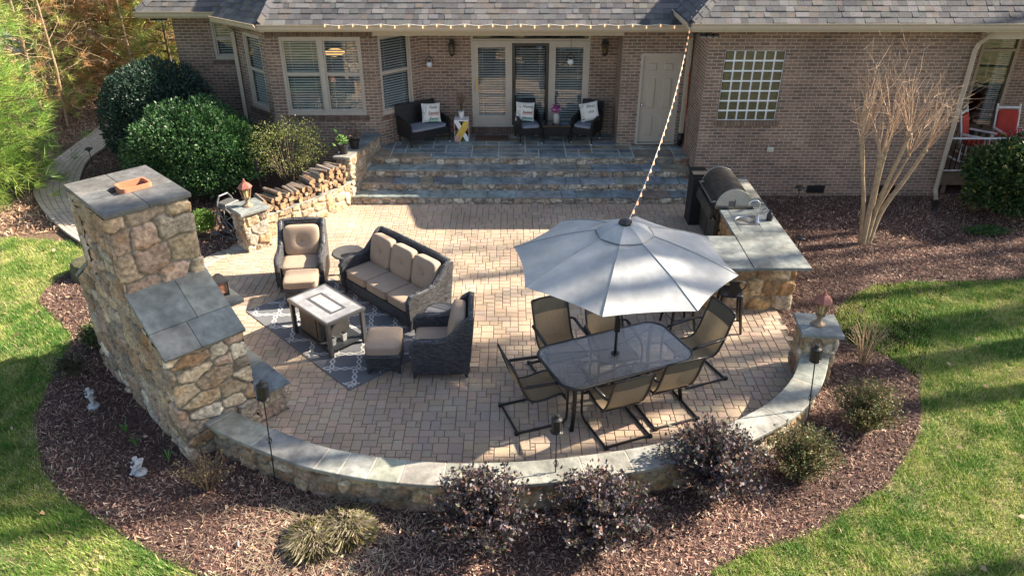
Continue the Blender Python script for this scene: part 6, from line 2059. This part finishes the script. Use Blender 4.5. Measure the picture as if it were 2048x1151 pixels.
for k, (x, y, lab) in enumerate(((-4.95, 7.75, "tuft of young green bulb leaves beside the crouching statue path to the fireplace"), (-4.62, 8.05, "tuft of young green bulb leaves closest to the fireplace wall"),
                                 (-4.72, 7.50, "tuft of young green bulb leaves midway between the statues"), (-4.20, 7.22, "tuft of young green bulb leaves nearest the fireplace corner"))):
    r = random.Random(k); mb = MB()
    for j in range(9):
        a = r.uniform(0, 2 * PI); l_ = r.uniform(.08, .15); dx, dy = math.cos(a), math.sin(a)
        b0 = Vector((dx * .01, dy * .01, -.01)); c_ = Vector((dx * l_ * .35, dy * l_ * .35, l_ * .8)); e_ = Vector((dx * l_ * .8, dy * l_ * .8, l_)); w = Vector((-dy, dx, 0)) * .007
        mb.quad(b0 - w, b0 + w, c_ + w, c_ - w); mb.add([c_ - w, c_ + w, e_], [(0, 1, 2)])
    o = mb.build("bulb_sprouts", mat('sprout', (.10, .22, .05), .5, trans=0) if k == 0 else bpy.data.materials['sprout']); o.location = (x, y, 0)
    tag(o, lab, "sprouts", "green bulb sprouts in the mulch")

# clipped ornamental grass
t = thing("ornamental_grass", "clipped straw coloured ornamental grass clump with a green centre in the mulch", "grass clump", (-1.98, 5.98, 0))
r = np.random.default_rng(3); n = 8000
q = np.sqrt(r.random(n)); a = r.uniform(0, 2 * PI, n)
sd = r.random(n) < .45
bx, by = .17 * q * np.cos(a) + np.where(sd, .19, -.15), .17 * q * np.sin(a) + np.where(sd, .09, -.06)
lean = .04 + .15 * q + .14 * r.random(n); hh = np.where(sd, .155, .12) * (1.1 - .40 * q) * r.uniform(.6, 1.3, n)
a2 = a + r.normal(0, 1.7, n)
tx, ty = bx + lean * np.cos(a2) * .7, by + lean * np.sin(a2) * .7
w = .0022
px, py = -np.sin(a2) * w, np.cos(a2) * w
mx_, my_ = bx + (tx - bx) * .45, by + (ty - by) * .45
V = np.stack([np.stack([bx - px, by - py, np.full(n, -.01)], 1), np.stack([bx + px, by + py, np.full(n, -.01)], 1), np.stack([mx_ + px, my_ + py, hh * .95], 1), np.stack([tx, ty, hh * r.uniform(.3, 1.0, n)], 1)], 1).reshape(-1, 3)
cols = np.array([(.40, .34, .24), (.33, .28, .19), (.47, .42, .32), (.25, .22, .11), (.36, .31, .22)])
C = np.where((r.random(n) < .16)[:, None], np.array([.22, .22, .08]), cols[r.integers(0, 5, n)]) * r.uniform(.7, 1.2, (n, 1))
np_mesh("blades", V, np.arange(4 * n).reshape(n, 4), M['grass'], np.repeat(C, 4, 0), t)
# loose cut straw round it
n = 900
x = r.normal(.05, .55, n); y = r.normal(.0, .36, n); a = r.uniform(0, PI, n); l_ = r.uniform(.05, .16, n); w = .0035
dx, dy = np.cos(a) * l_, np.sin(a) * l_; z = r.uniform(.0, .03, n)
V = np.stack([np.stack([x - dx + dy * w / l_, y - dy - dx * w / l_, z], 1), np.stack([x - dx - dy * w / l_, y - dy + dx * w / l_, z], 1), np.stack([x + dx, y + dy, z + r.uniform(-.01, .03, n)], 1)], 1).reshape(-1, 3)
np_mesh("loose_straw", V, np.arange(3 * n).reshape(n, 3), M['grass'], np.repeat(np.array([.44, .37, .25]) * r.uniform(.6, 1.2, (n, 1)), 3, 0), t)

# ------------------------------------------------------------------ grass blades, mulch chips, dead leaves
def scatter(x0, x1, y0, y1, dens, seed):
    r = np.random.default_rng(seed); n = int((x1 - x0) * (y1 - y0) * dens)
    return r.uniform(x0, x1, n), r.uniform(y0, y1, n), r
def grass(name, x0, x1, y0, y1, dens, seed):
    x, y, r = scatter(x0, x1, y0, y1, dens, seed)
    k = in_poly(x, y, LAWN) & cam_visible(x, y); x, y = x[k], y[k]
    edge = vnoise(x * 6, y * 6, 3)
    k = r.random(len(x)) < (.10 + .75 * vnoise(x * 3.1, y * 3.1, 4) + .65 * vnoise(x * 8.5, y * 8.5, 14)); x, y = x[k], y[k]
    # ragged border creeping on to the mulch
    x = x + r.normal(0, .035, len(x)); y = y + r.normal(0, .035, len(x))
    n = len(x)
    pat = .45 * vnoise(x * 1.1, y * 1.1, 11) + .55 * vnoise(x * 5.5, y * 5.5, 12)
    a = r.uniform(0, 2 * PI, n); h = r.uniform(.022, .062, n) * (.45 + .7 * pat + .5 * vnoise(x * 9, y * 9, 15)); ln = h * r.uniform(.3, 1.3, n); w = r.uniform(.003, .0058, n)
    px, py = -np.sin(a) * w, np.cos(a) * w
    z0 = -.032
    V = np.stack([np.stack([x - px, y - py, np.full(n, z0)], 1), np.stack([x + px, y + py, np.full(n, z0)], 1), np.stack([x + np.cos(a) * ln, y + np.sin(a) * ln, z0 + h + .004], 1)], 1).reshape(-1, 3)
    g1, g2, st = np.array([.085, .21, .024]), np.array([.27, .37, .062]), np.array([.58, .51, .25])
    m = np.clip(pat * 2.2 - .6 + r.normal(0, .2, n), 0, 1)[:, None]
    C = g1 * m + g2 * (1 - m)
    dry = (r.random(n) < .10 + .95 * np.clip(.55 - pat, 0, 1))[:, None]
    C = np.where(dry, st, C) * r.uniform(.7, 1.25, (n, 1))
    o = np_mesh(name, V, np.arange(3 * n).reshape(n, 3), M['grass'], np.repeat(C, 3, 0))
    tag(o, "short green lawn grass around the mulch bed", "grass", kind="stuff")
    print(name, n)
grass("grass", -11.5, 11.5, 4.3, 14.2, 8500, 5)

DRY = PATIO
def chips(name, poly, dens, seed, cols, smin, smax, label, excl=(), z0=-.018):
    xs = [p[0] for p in poly]; ys = [p[1] for p in poly]
    x, y, r = scatter(max(-13.5, min(xs)), min(13.5, max(xs)), max(4.5, min(ys)), min(26, max(ys)), dens, seed)
    k = in_poly(x, y, poly) & cam_visible(x, y)
    for e in excl: k &= ~in_poly(x, y, e)
    k &= ~((y > 15.8) & (x > -7.9)) & ~((y > 17.2) & (x > -7.9))
    x, y = x[k], y[k]; n = len(x)
    a = r.uniform(0, 2 * PI, n); l_ = r.uniform(smin, smax, n) * r.uniform(.5, 1, n); w = l_ * r.uniform(.10, .28, n)
    tl = r.normal(0, .45, n); rl = r.normal(0, .5, n)
    dx, dy, dz = np.cos(a) * l_ * np.cos(tl), np.sin(a) * l_ * np.cos(tl), np.sin(tl) * l_
    wx, wy, wz = -np.sin(a) * w * np.cos(rl), np.cos(a) * w * np.cos(rl), np.sin(rl) * w
    z = z0 + np.abs(dz) * .8 + np.abs(wz) + r.uniform(0, .018, n)
    V = np.stack([np.stack([x - dx - wx, y - dy - wy, z - dz - wz], 1), np.stack([x + dx - wx, y + dy - wy, z + dz - wz], 1), np.stack([x + dx + wx, y + dy + wy, z + dz + wz], 1), np.stack([x - dx + wx, y - dy + wy, z - dz + wz], 1)], 1).reshape(-1, 3)
    cols = np.array(cols); C = cols[r.integers(0, len(cols), n)] * r.uniform(.6, 1.3, (n, 1)) * (.55 + .9 * vnoise(x * 1.4, y * 1.4, 31) * (.6 + .8 * vnoise(x * 5, y * 5, 32)))[:, None]
    o = np_mesh(name, V, np.arange(4 * n).reshape(n, 4), M['chip'], np.repeat(C, 4, 0))
    tag(o, label, "mulch", kind="stuff"); print(name, n)
PATHP = [p[:2] for p in po] + [p[:2] for p in reversed(pi_)]
FPP = [fp(-.05, -.02)[:2], fp(LW + .05, -.02)[:2], fp(LW, DP)[:2], fp(0, DP)[:2]]
CHC = [(.145, .074, .055), (.20, .108, .078), (.25, .145, .104), (.10, .056, .045), (.33, .22, .155), (.17, .09, .068), (.42, .32, .24)]
chips("mulch", BED, 2500, 21, CHC, .010, .036, "reddish brown shredded bark mulch in the beds", (PATIO, PATHP, FPP, offset_line(WALL_IN, 0) + offset_line(WALL_IN, .3)[::-1]))
WOODS = [(-13.5, 12.6), (-9.7, 13.9), (-9.0, 14.0), (-10.3, 15.6), (-11.0, 17.5), (-11.2, 20), (-11.2, 26), (-13.5, 26)]
WOODS2 = [(-10.45, 18.6), (-10.4, 22), (-10.4, 26), (-8, 26), (-8, 18.8)]
LIT = [(.36, .20, .13), (.40, .27, .18), (.25, .15, .095), (.46, .34, .24), (.18, .115, .08)]
chips("fallen_leaves", WOODS, 420, 22, LIT, .03, .08, "brown fallen leaves on the woodland floor beside the brick path", (PATHP,), z0=-.09)

def dead_leaves(poly, n, seed):
    xs = [p[0] for p in poly]; ys = [p[1] for p in poly]
    r = np.random.default_rng(seed); x = r.uniform(max(-9, min(xs)), min(11, max(xs)), n * 6); y = r.uniform(max(4.6, min(ys)), min(15, max(ys)), n * 6)
    k = in_poly(x, y, poly) & cam_visible(x, y) & ~in_poly(x, y, PATIO) & ~in_poly(x, y, PATHP); return x[k][:n], y[k][:n], r
xa, ya, r = dead_leaves(BED, 170, 1); xb, yb, _ = dead_leaves(LAWN, 70, 2)
P = np.stack([np.r_[xa, xb], np.r_[ya, yb], np.full(len(xa) + len(xb), .015)], 1)
D = r.normal(size=P.shape); D[:, 2] *= .25; D /= np.linalg.norm(D, axis=1)[:, None]
o = leaf_mesh("dead_leaves", P, D, .085, [(.30, .20, .12), (.38, .27, .18), (.24, .15, .09)], M['chip'], r, None, .6)
tag(o, "scattered dry brown leaves on mulch and lawn", "leaves", kind="stuff")

# ------------------------------------------------------------------ trees
def limb(mb, p, d, L, r0, depth, rnd, tips, bend=.25, up=.25, kids=3, n=6, lo=.35, wiggle=.18):
    pts = [Vector(p)]; rs = [r0]; d = Vector(d).normalized()
    for i in range(4):
        d = (d + Vector((rnd.gauss(0, wiggle), rnd.gauss(0, wiggle), rnd.gauss(0, wiggle) + up * .25))).normalized()
        pts.append(pts[-1] + d * (L / 4)); rs.append(r0 * (1 - .17 * (i + 1)))
    mb.tube(pts, r0, n, rs=rs)
    tips.append((pts[-1], d, depth)); tips.append((pts[2], d, depth))
    if depth <= 0: return
    for k in range(kids):
        s = rnd.uniform(lo, 1); i = min(3, int(s * 4)); q = pts[i].lerp(pts[i + 1], s * 4 - i)
        a = rnd.uniform(0, 2 * PI); o_ = d.orthogonal(); w = d.cross(o_)
        nd = (d * rnd.uniform(.4, .9) + o_ * math.cos(a) * bend * 3 + w * math.sin(a) * bend * 3).normalized()
        limb(mb, q, nd, L * rnd.uniform(.45, .72), max(.003, rs[i] * rnd.uniform(.42, .6)), depth - 1, rnd, tips, bend, up, kids, max(3, n - 1), lo, wiggle)

# bare crape myrtle
t = thing("bare_tree", "leafless crape myrtle with pale smooth forked trunks in front of the brick wall", "tree", (6.72, 13.30, 0))
rnd = random.Random(11)
K = [((-.47, .05, 2.00), .030), ((-.36, .25, 2.06), .026), ((-.10, -.05, 1.74), .046), ((.10, .15, 2.05), .030), ((.36, .0, 2.12), .036), ((.76, .10, 1.80), .038), ((.62, .35, 1.62), .026)]
mb = MB(); tw = MB()
for (kx, ky, kz), r0 in K:
    b = Vector((kx * .14, ky * .14, -.05)); e = Vector((kx, ky, kz))
    m1 = b.lerp(e, .35) + Vector((-kx * .16 + rnd.uniform(-.03, .03), 0, .03)); m2 = b.lerp(e, .7) + Vector((-kx * .10 + rnd.uniform(-.03, .03), 0, .0))
    mb.tube(catmull([tuple(b), tuple(m1), tuple(m2), tuple(e)], 5), r0, 8, rs=[r0 * (1.35 - .45 * i / 15) for i in range(16)])
    mb.lathe([(0, -.05), (r0 * 1.2, -.02), (r0 * 1.35, .02), (r0 * .8, .06), (0, .07)], 8, tuple(e))
    for k in range(11):
        a = rnd.uniform(0, 2 * PI); sp = rnd.uniform(.05, .85)
        d = Vector((math.cos(a) * sp + kx * .15, math.sin(a) * sp * .8, 1)).normalized()
        limb(tw, e, d, rnd.uniform(.7, 1.35), .0115, 2, rnd, [], .17, .30, 2, 4, .3, .10)
mb.build("trunk", M['barkpale'], t, smooth=True); tw.build("twigs", mat('pale_twig', (.45, .31, .205), .8, var=.2), t)

def needles(name, tips, n, length, width, cols, parent, seed, spread=.9, mt=None):
    r = np.random.default_rng(seed)
    P = np.array([t_[0] for t_ in tips], float); D = np.array([t_[1] for t_ in tips], float)
    T = len(P)
    cols = np.array(cols); ct = cols[r.integers(0, len(cols), T)] * r.uniform(.75, 1.2, (T, 1))
    P = np.repeat(P, n, 0); D = np.repeat(D, n, 0); C = np.repeat(ct, n, 0) * r.uniform(.8, 1.2, (T * n, 1))
    d = D + r.normal(size=P.shape) * spread * .6; d[:, 2] -= .05; d /= np.linalg.norm(d, axis=1)[:, None]
    P = P + r.normal(size=P.shape) * length * .12
    w = np.cross(d, r.normal(size=P.shape)); w /= np.linalg.norm(w, axis=1)[:, None] + 1e-9
    l_ = length * r.uniform(.6, 1.15, (len(P), 1))
    V = np.stack([P - w * width, P + w * width, P + d * l_], 1).reshape(-1, 3)
    return np_mesh(name, V, np.arange(len(V)).reshape(-1, 3), mt or M['needle'], np.repeat(C, 3, 0), parent)

def pine(label, loc, H, rad, tiers, per, cols, seed, n=14, length=.20, width=.004, r0=.09, lowest=.06, clump=5, group=None, name="pine_tree", spread=.9, barkm=None, taper=.8):
    t = thing(name, label, "tree", loc, 0, group)
    rnd = random.Random(seed)
    mb = MB(); mb.tube(catmull([(0, 0, -.1), (rnd.uniform(-.1, .1), rnd.uniform(-.1, .1), H * .4), (rnd.uniform(-.15, .15), rnd.uniform(-.15, .15), H)], 6), r0, 8, rs=[r0 * (1 - .8 * i / 12) for i in range(13)])
    mb.build("trunk", barkm or M['bark'], t, smooth=True)
    br = MB(); tips = []
    for i in range(tiers):
        z = H * (lowest + (1 - lowest) * i / tiers)
        rr_ = rad * (1 - (i / tiers) ** 1.4 * taper)
        for k in range(per):
            a = rnd.uniform(0, 2 * PI); L = rr_ * rnd.uniform(.6, 1.1)
            d = Vector((math.cos(a), math.sin(a), rnd.uniform(-.05, .35)))
            p0 = Vector((0, 0, z + rnd.uniform(-.1, .1)))
            p1 = p0 + d * L * .5; p2 = p0 + d * L + Vector((0, 0, L * rnd.uniform(-.1, .15)))
            br.tube([p0, p1, p2], .015, 4, rs=[.018, .012, .005])
            for j in range(clump):
                s = rnd.uniform(.3, 1.05)
                q = p0.lerp(p1, s * 2) if s < .5 else p1.lerp(p2, s * 2 - 1)
                off = Vector((rnd.gauss(0, 1), rnd.gauss(0, 1), rnd.gauss(0, .7))) * L * .16
                tips.append((q + off, (d + off * 2.5 / max(L, .2) + Vector((0, 0, .35))).normalized()))
    br.build("branches", barkm or M['bark'], t)
    needles("crown", tips, n, length, width, cols, t, seed, spread)
    return t
YG = [(.20, .34, .05), (.27, .40, .07), (.16, .29, .05), (.32, .40, .09), (.10, .19, .04)]
pine("large bright yellow green pine with long needles at the left picture edge", (-11.62, 15.75, 0), 8.0, 1.80, 32, 14, YG, 61, n=20, length=.30, width=.0055, r0=.13, lowest=.02, clump=10, spread=.75, taper=.25)
PGr = [(.32, .37, .085), (.42, .43, .13), (.24, .29, .075)]
PBr = [(.58, .33, .15), (.66, .44, .24), (.52, .29, .15), (.46, .38, .14)]
PMx = PGr + PBr[:2]
pts = [(-13.4, 21.6, 1, PMx, .5), (-12.2, 24.2, 1, PBr, 1), (-14.2, 25.0, 1, PGr, 1), (-11.3, 26.0, 1, PMx, 1), (-13.0, 28.0, 1, PGr, 1), (-15.8, 27.5, 1, PMx, .7), (-11.9, 30.0, 1, PBr, 1), (-15.0, 31.5, 1, PMx, 1),
       (-10.3, 23.6, 1, PGr, .8), (-9.6, 26.5, 1, PBr, 1), (-13.8, 35.0, 1, PGr, 1), (-17.4, 37.0, 1, PBr, 1), (-10.6, 34.0, 1, PMx, 1), (-12.2, 39.0, 1, PBr, 1), (-19.5, 42.0, 1, PGr, 1), (-16.0, 43.0, 1, PMx, 1)]
tl = ["thin orange barked pine sapling standing alone by the pale roof", "rusty needled pine just past the end of the brick path", "green pine to the left above the brick path", "mixed green and brown pine behind the dark shrub", "green pine farther back above the path",
      "sparse mixed pine beside the pale driveway", "rusty pine deep in the woods above the dark shrub", "mixed pine deep in the woods above the path", "green pine closest to the house corner", "rusty pine touching the house corner", "green far pine over the path end",
      "rusty far pine near the driveway", "mixed far pine near the roof corner", "rusty farthest pine between two green ones", "green farthest pine at the top left", "mixed farthest pine at the top left"]
for k, ((x, y, s, c, dn), lab) in enumerate(zip(pts, tl)):
    rn_ = random.Random(k)
    pine(lab, (x, y, -.1), rn_.uniform(6, 8.5), rn_.uniform(1.3, 1.9), 20, max(5, int(10 * dn)), c, 70 + k, n=18, length=.30, width=.009, r0=.06, lowest=.03, clump=8, group="young pines in the woods", barkm=M['barkpale'] if k == 0 else None)
# bare understory saplings
for k, (x, y, lab) in enumerate(((-12.4, 21.0, "bare thin sapling beside the path end"), (-11.0, 22.4, "bare reddish sapling behind the dark shrub"), (-14.6, 22.6, "bare pale sapling left of the orange barked pine"))):
    t = thing("bare_sapling", lab, "tree", (x, y, -.1), 0, "bare saplings in the woods")
    rnd = random.Random(90 + k); mb = MB(); tr = MB()
    tr.tube([(0, 0, 0), (.1, .05, 1.6), (.05, .1, 3.4), (.2, .0, 5)], .03, 6, rs=[.035, .028, .02, .008]); tr.build("trunk", M['barkpale'], t)
    for j in range(16):
        z = rnd.uniform(.6, 4.6); a = rnd.uniform(0, 2 * PI)
        limb(mb, (.08, .05, z), (math.cos(a), math.sin(a), .5), rnd.uniform(.6, 1.3), .010, 2, rnd, [], .2, .2, 3, 4)
    mb.build("twigs", M['barkpale'], t)
sheet("gravel_drive", [(-30, 31), (-17.2, 30.5), (-16.4, 33.2), (-17, 36), (-30, 38)], -.09, M['grey_drive'])

# tall leafless woodland trees toward the sun, whose shadows fall across the yard
def tall_tree(seed, H, lo=.30, nb=15):
    t = thing("tall_bare_tree", "tall leafless tree beyond the lawn", "tree", (0, 0, 0))
    rnd = random.Random(seed); mb = MB(); br = MB()
    pts = catmull([(0, 0, -.1), (rnd.uniform(-.3, .3), rnd.uniform(-.3, .3), H * .35), (rnd.uniform(-.5, .5), rnd.uniform(-.5, .5), H * .7), (0, 0, H)], 5)
    mb.tube(pts, .2, 9, rs=[.22 * (1 - .88 * i / 15) for i in range(16)]); mb.build("trunk", M['bark'], t, smooth=True)
    for k in range(nb):
        z = H * rnd.uniform(lo, .97); a = rnd.uniform(0, 2 * PI)
        i = min(14, int(z / H * 15)); p = Vector(pts[i]).lerp(Vector(pts[i + 1]), z / H * 15 - i)
        limb(br, p, (math.cos(a), math.sin(a), rnd.uniform(.25, .9)), (1 - z / H) * 5 + 1.2, .05 * (1.25 - z / H), 2, rnd, [], .2, .2, 3, 5)
    br.build("branches", M['bark'], t)
    return t
sv = Vector((math.sin(_a), math.cos(_a), 0))
def tall_pine(label, x, y, d, H, depth_, rad, seed):
    p = Vector((x, y, 0)) + Vector((math.sin(_a), math.cos(_a), 0)) * d
    t = pine(label, tuple(p), H, rad, 12, 10, PGr, seed, n=12, length=.40, width=.014, r0=.2, lowest=1 - depth_ / H, clump=9, group="tall pines beyond the lawn", name="tall_pine")
tall_pine("tall slender pine beyond the lawn", -3.0, 7.98, 27, 23.0, 8.0, 1.45, 301)
tall_pine("tall slender pine beyond the lawn", -7.4, 6.9, 33, 24.0, 5.0, 1.3, 302)
spots = [((7.0, 9.75), 9.5, 21), ((7.0, 8.75), 12, 22), ((4.8, 5.2), 14, 19), ((.5, 8.1), 27, 22), ((.5, 8.9), 33, 24), ((.5, 9.9), 25, 22), ((.5, 10.7), 36, 25), ((.5, 11.5), 30, 23), ((.5, 12.6), 40, 26), ((.5, 13.4), 28, 22),
         ((0, 17.6), 24, 22), ((6, 17.0), 29, 23), ((7.2, 13.8), 13, 18), ((-6, 8.0), 34, 22), ((-6.5, 6.4), 38, 24), ((-7, 10.5), 42, 25)]
ta, tb, tc = tall_tree(5, 20), tall_tree(6, 21), tall_tree(7, 21, .62, 9)
for k, ((x, y), d, H) in enumerate(spots):
    p = Vector((x, y, 0)) + sv * d
    src = ta if k % 2 else tb
    if k in (0, 1, 2): src = tc
    if k in (0, 4, 5): o = (tc if k == 0 else src); o.location = p
    else: o = dup(src, p, k * 1.7, "tall leafless tree beyond the lawn")
    o["group"] = "tall bare trees beyond the lawn"
    o.rotation_euler = (0, 0, k * 1.7); s_ = H / 20; o.scale = (s_, s_, s_)
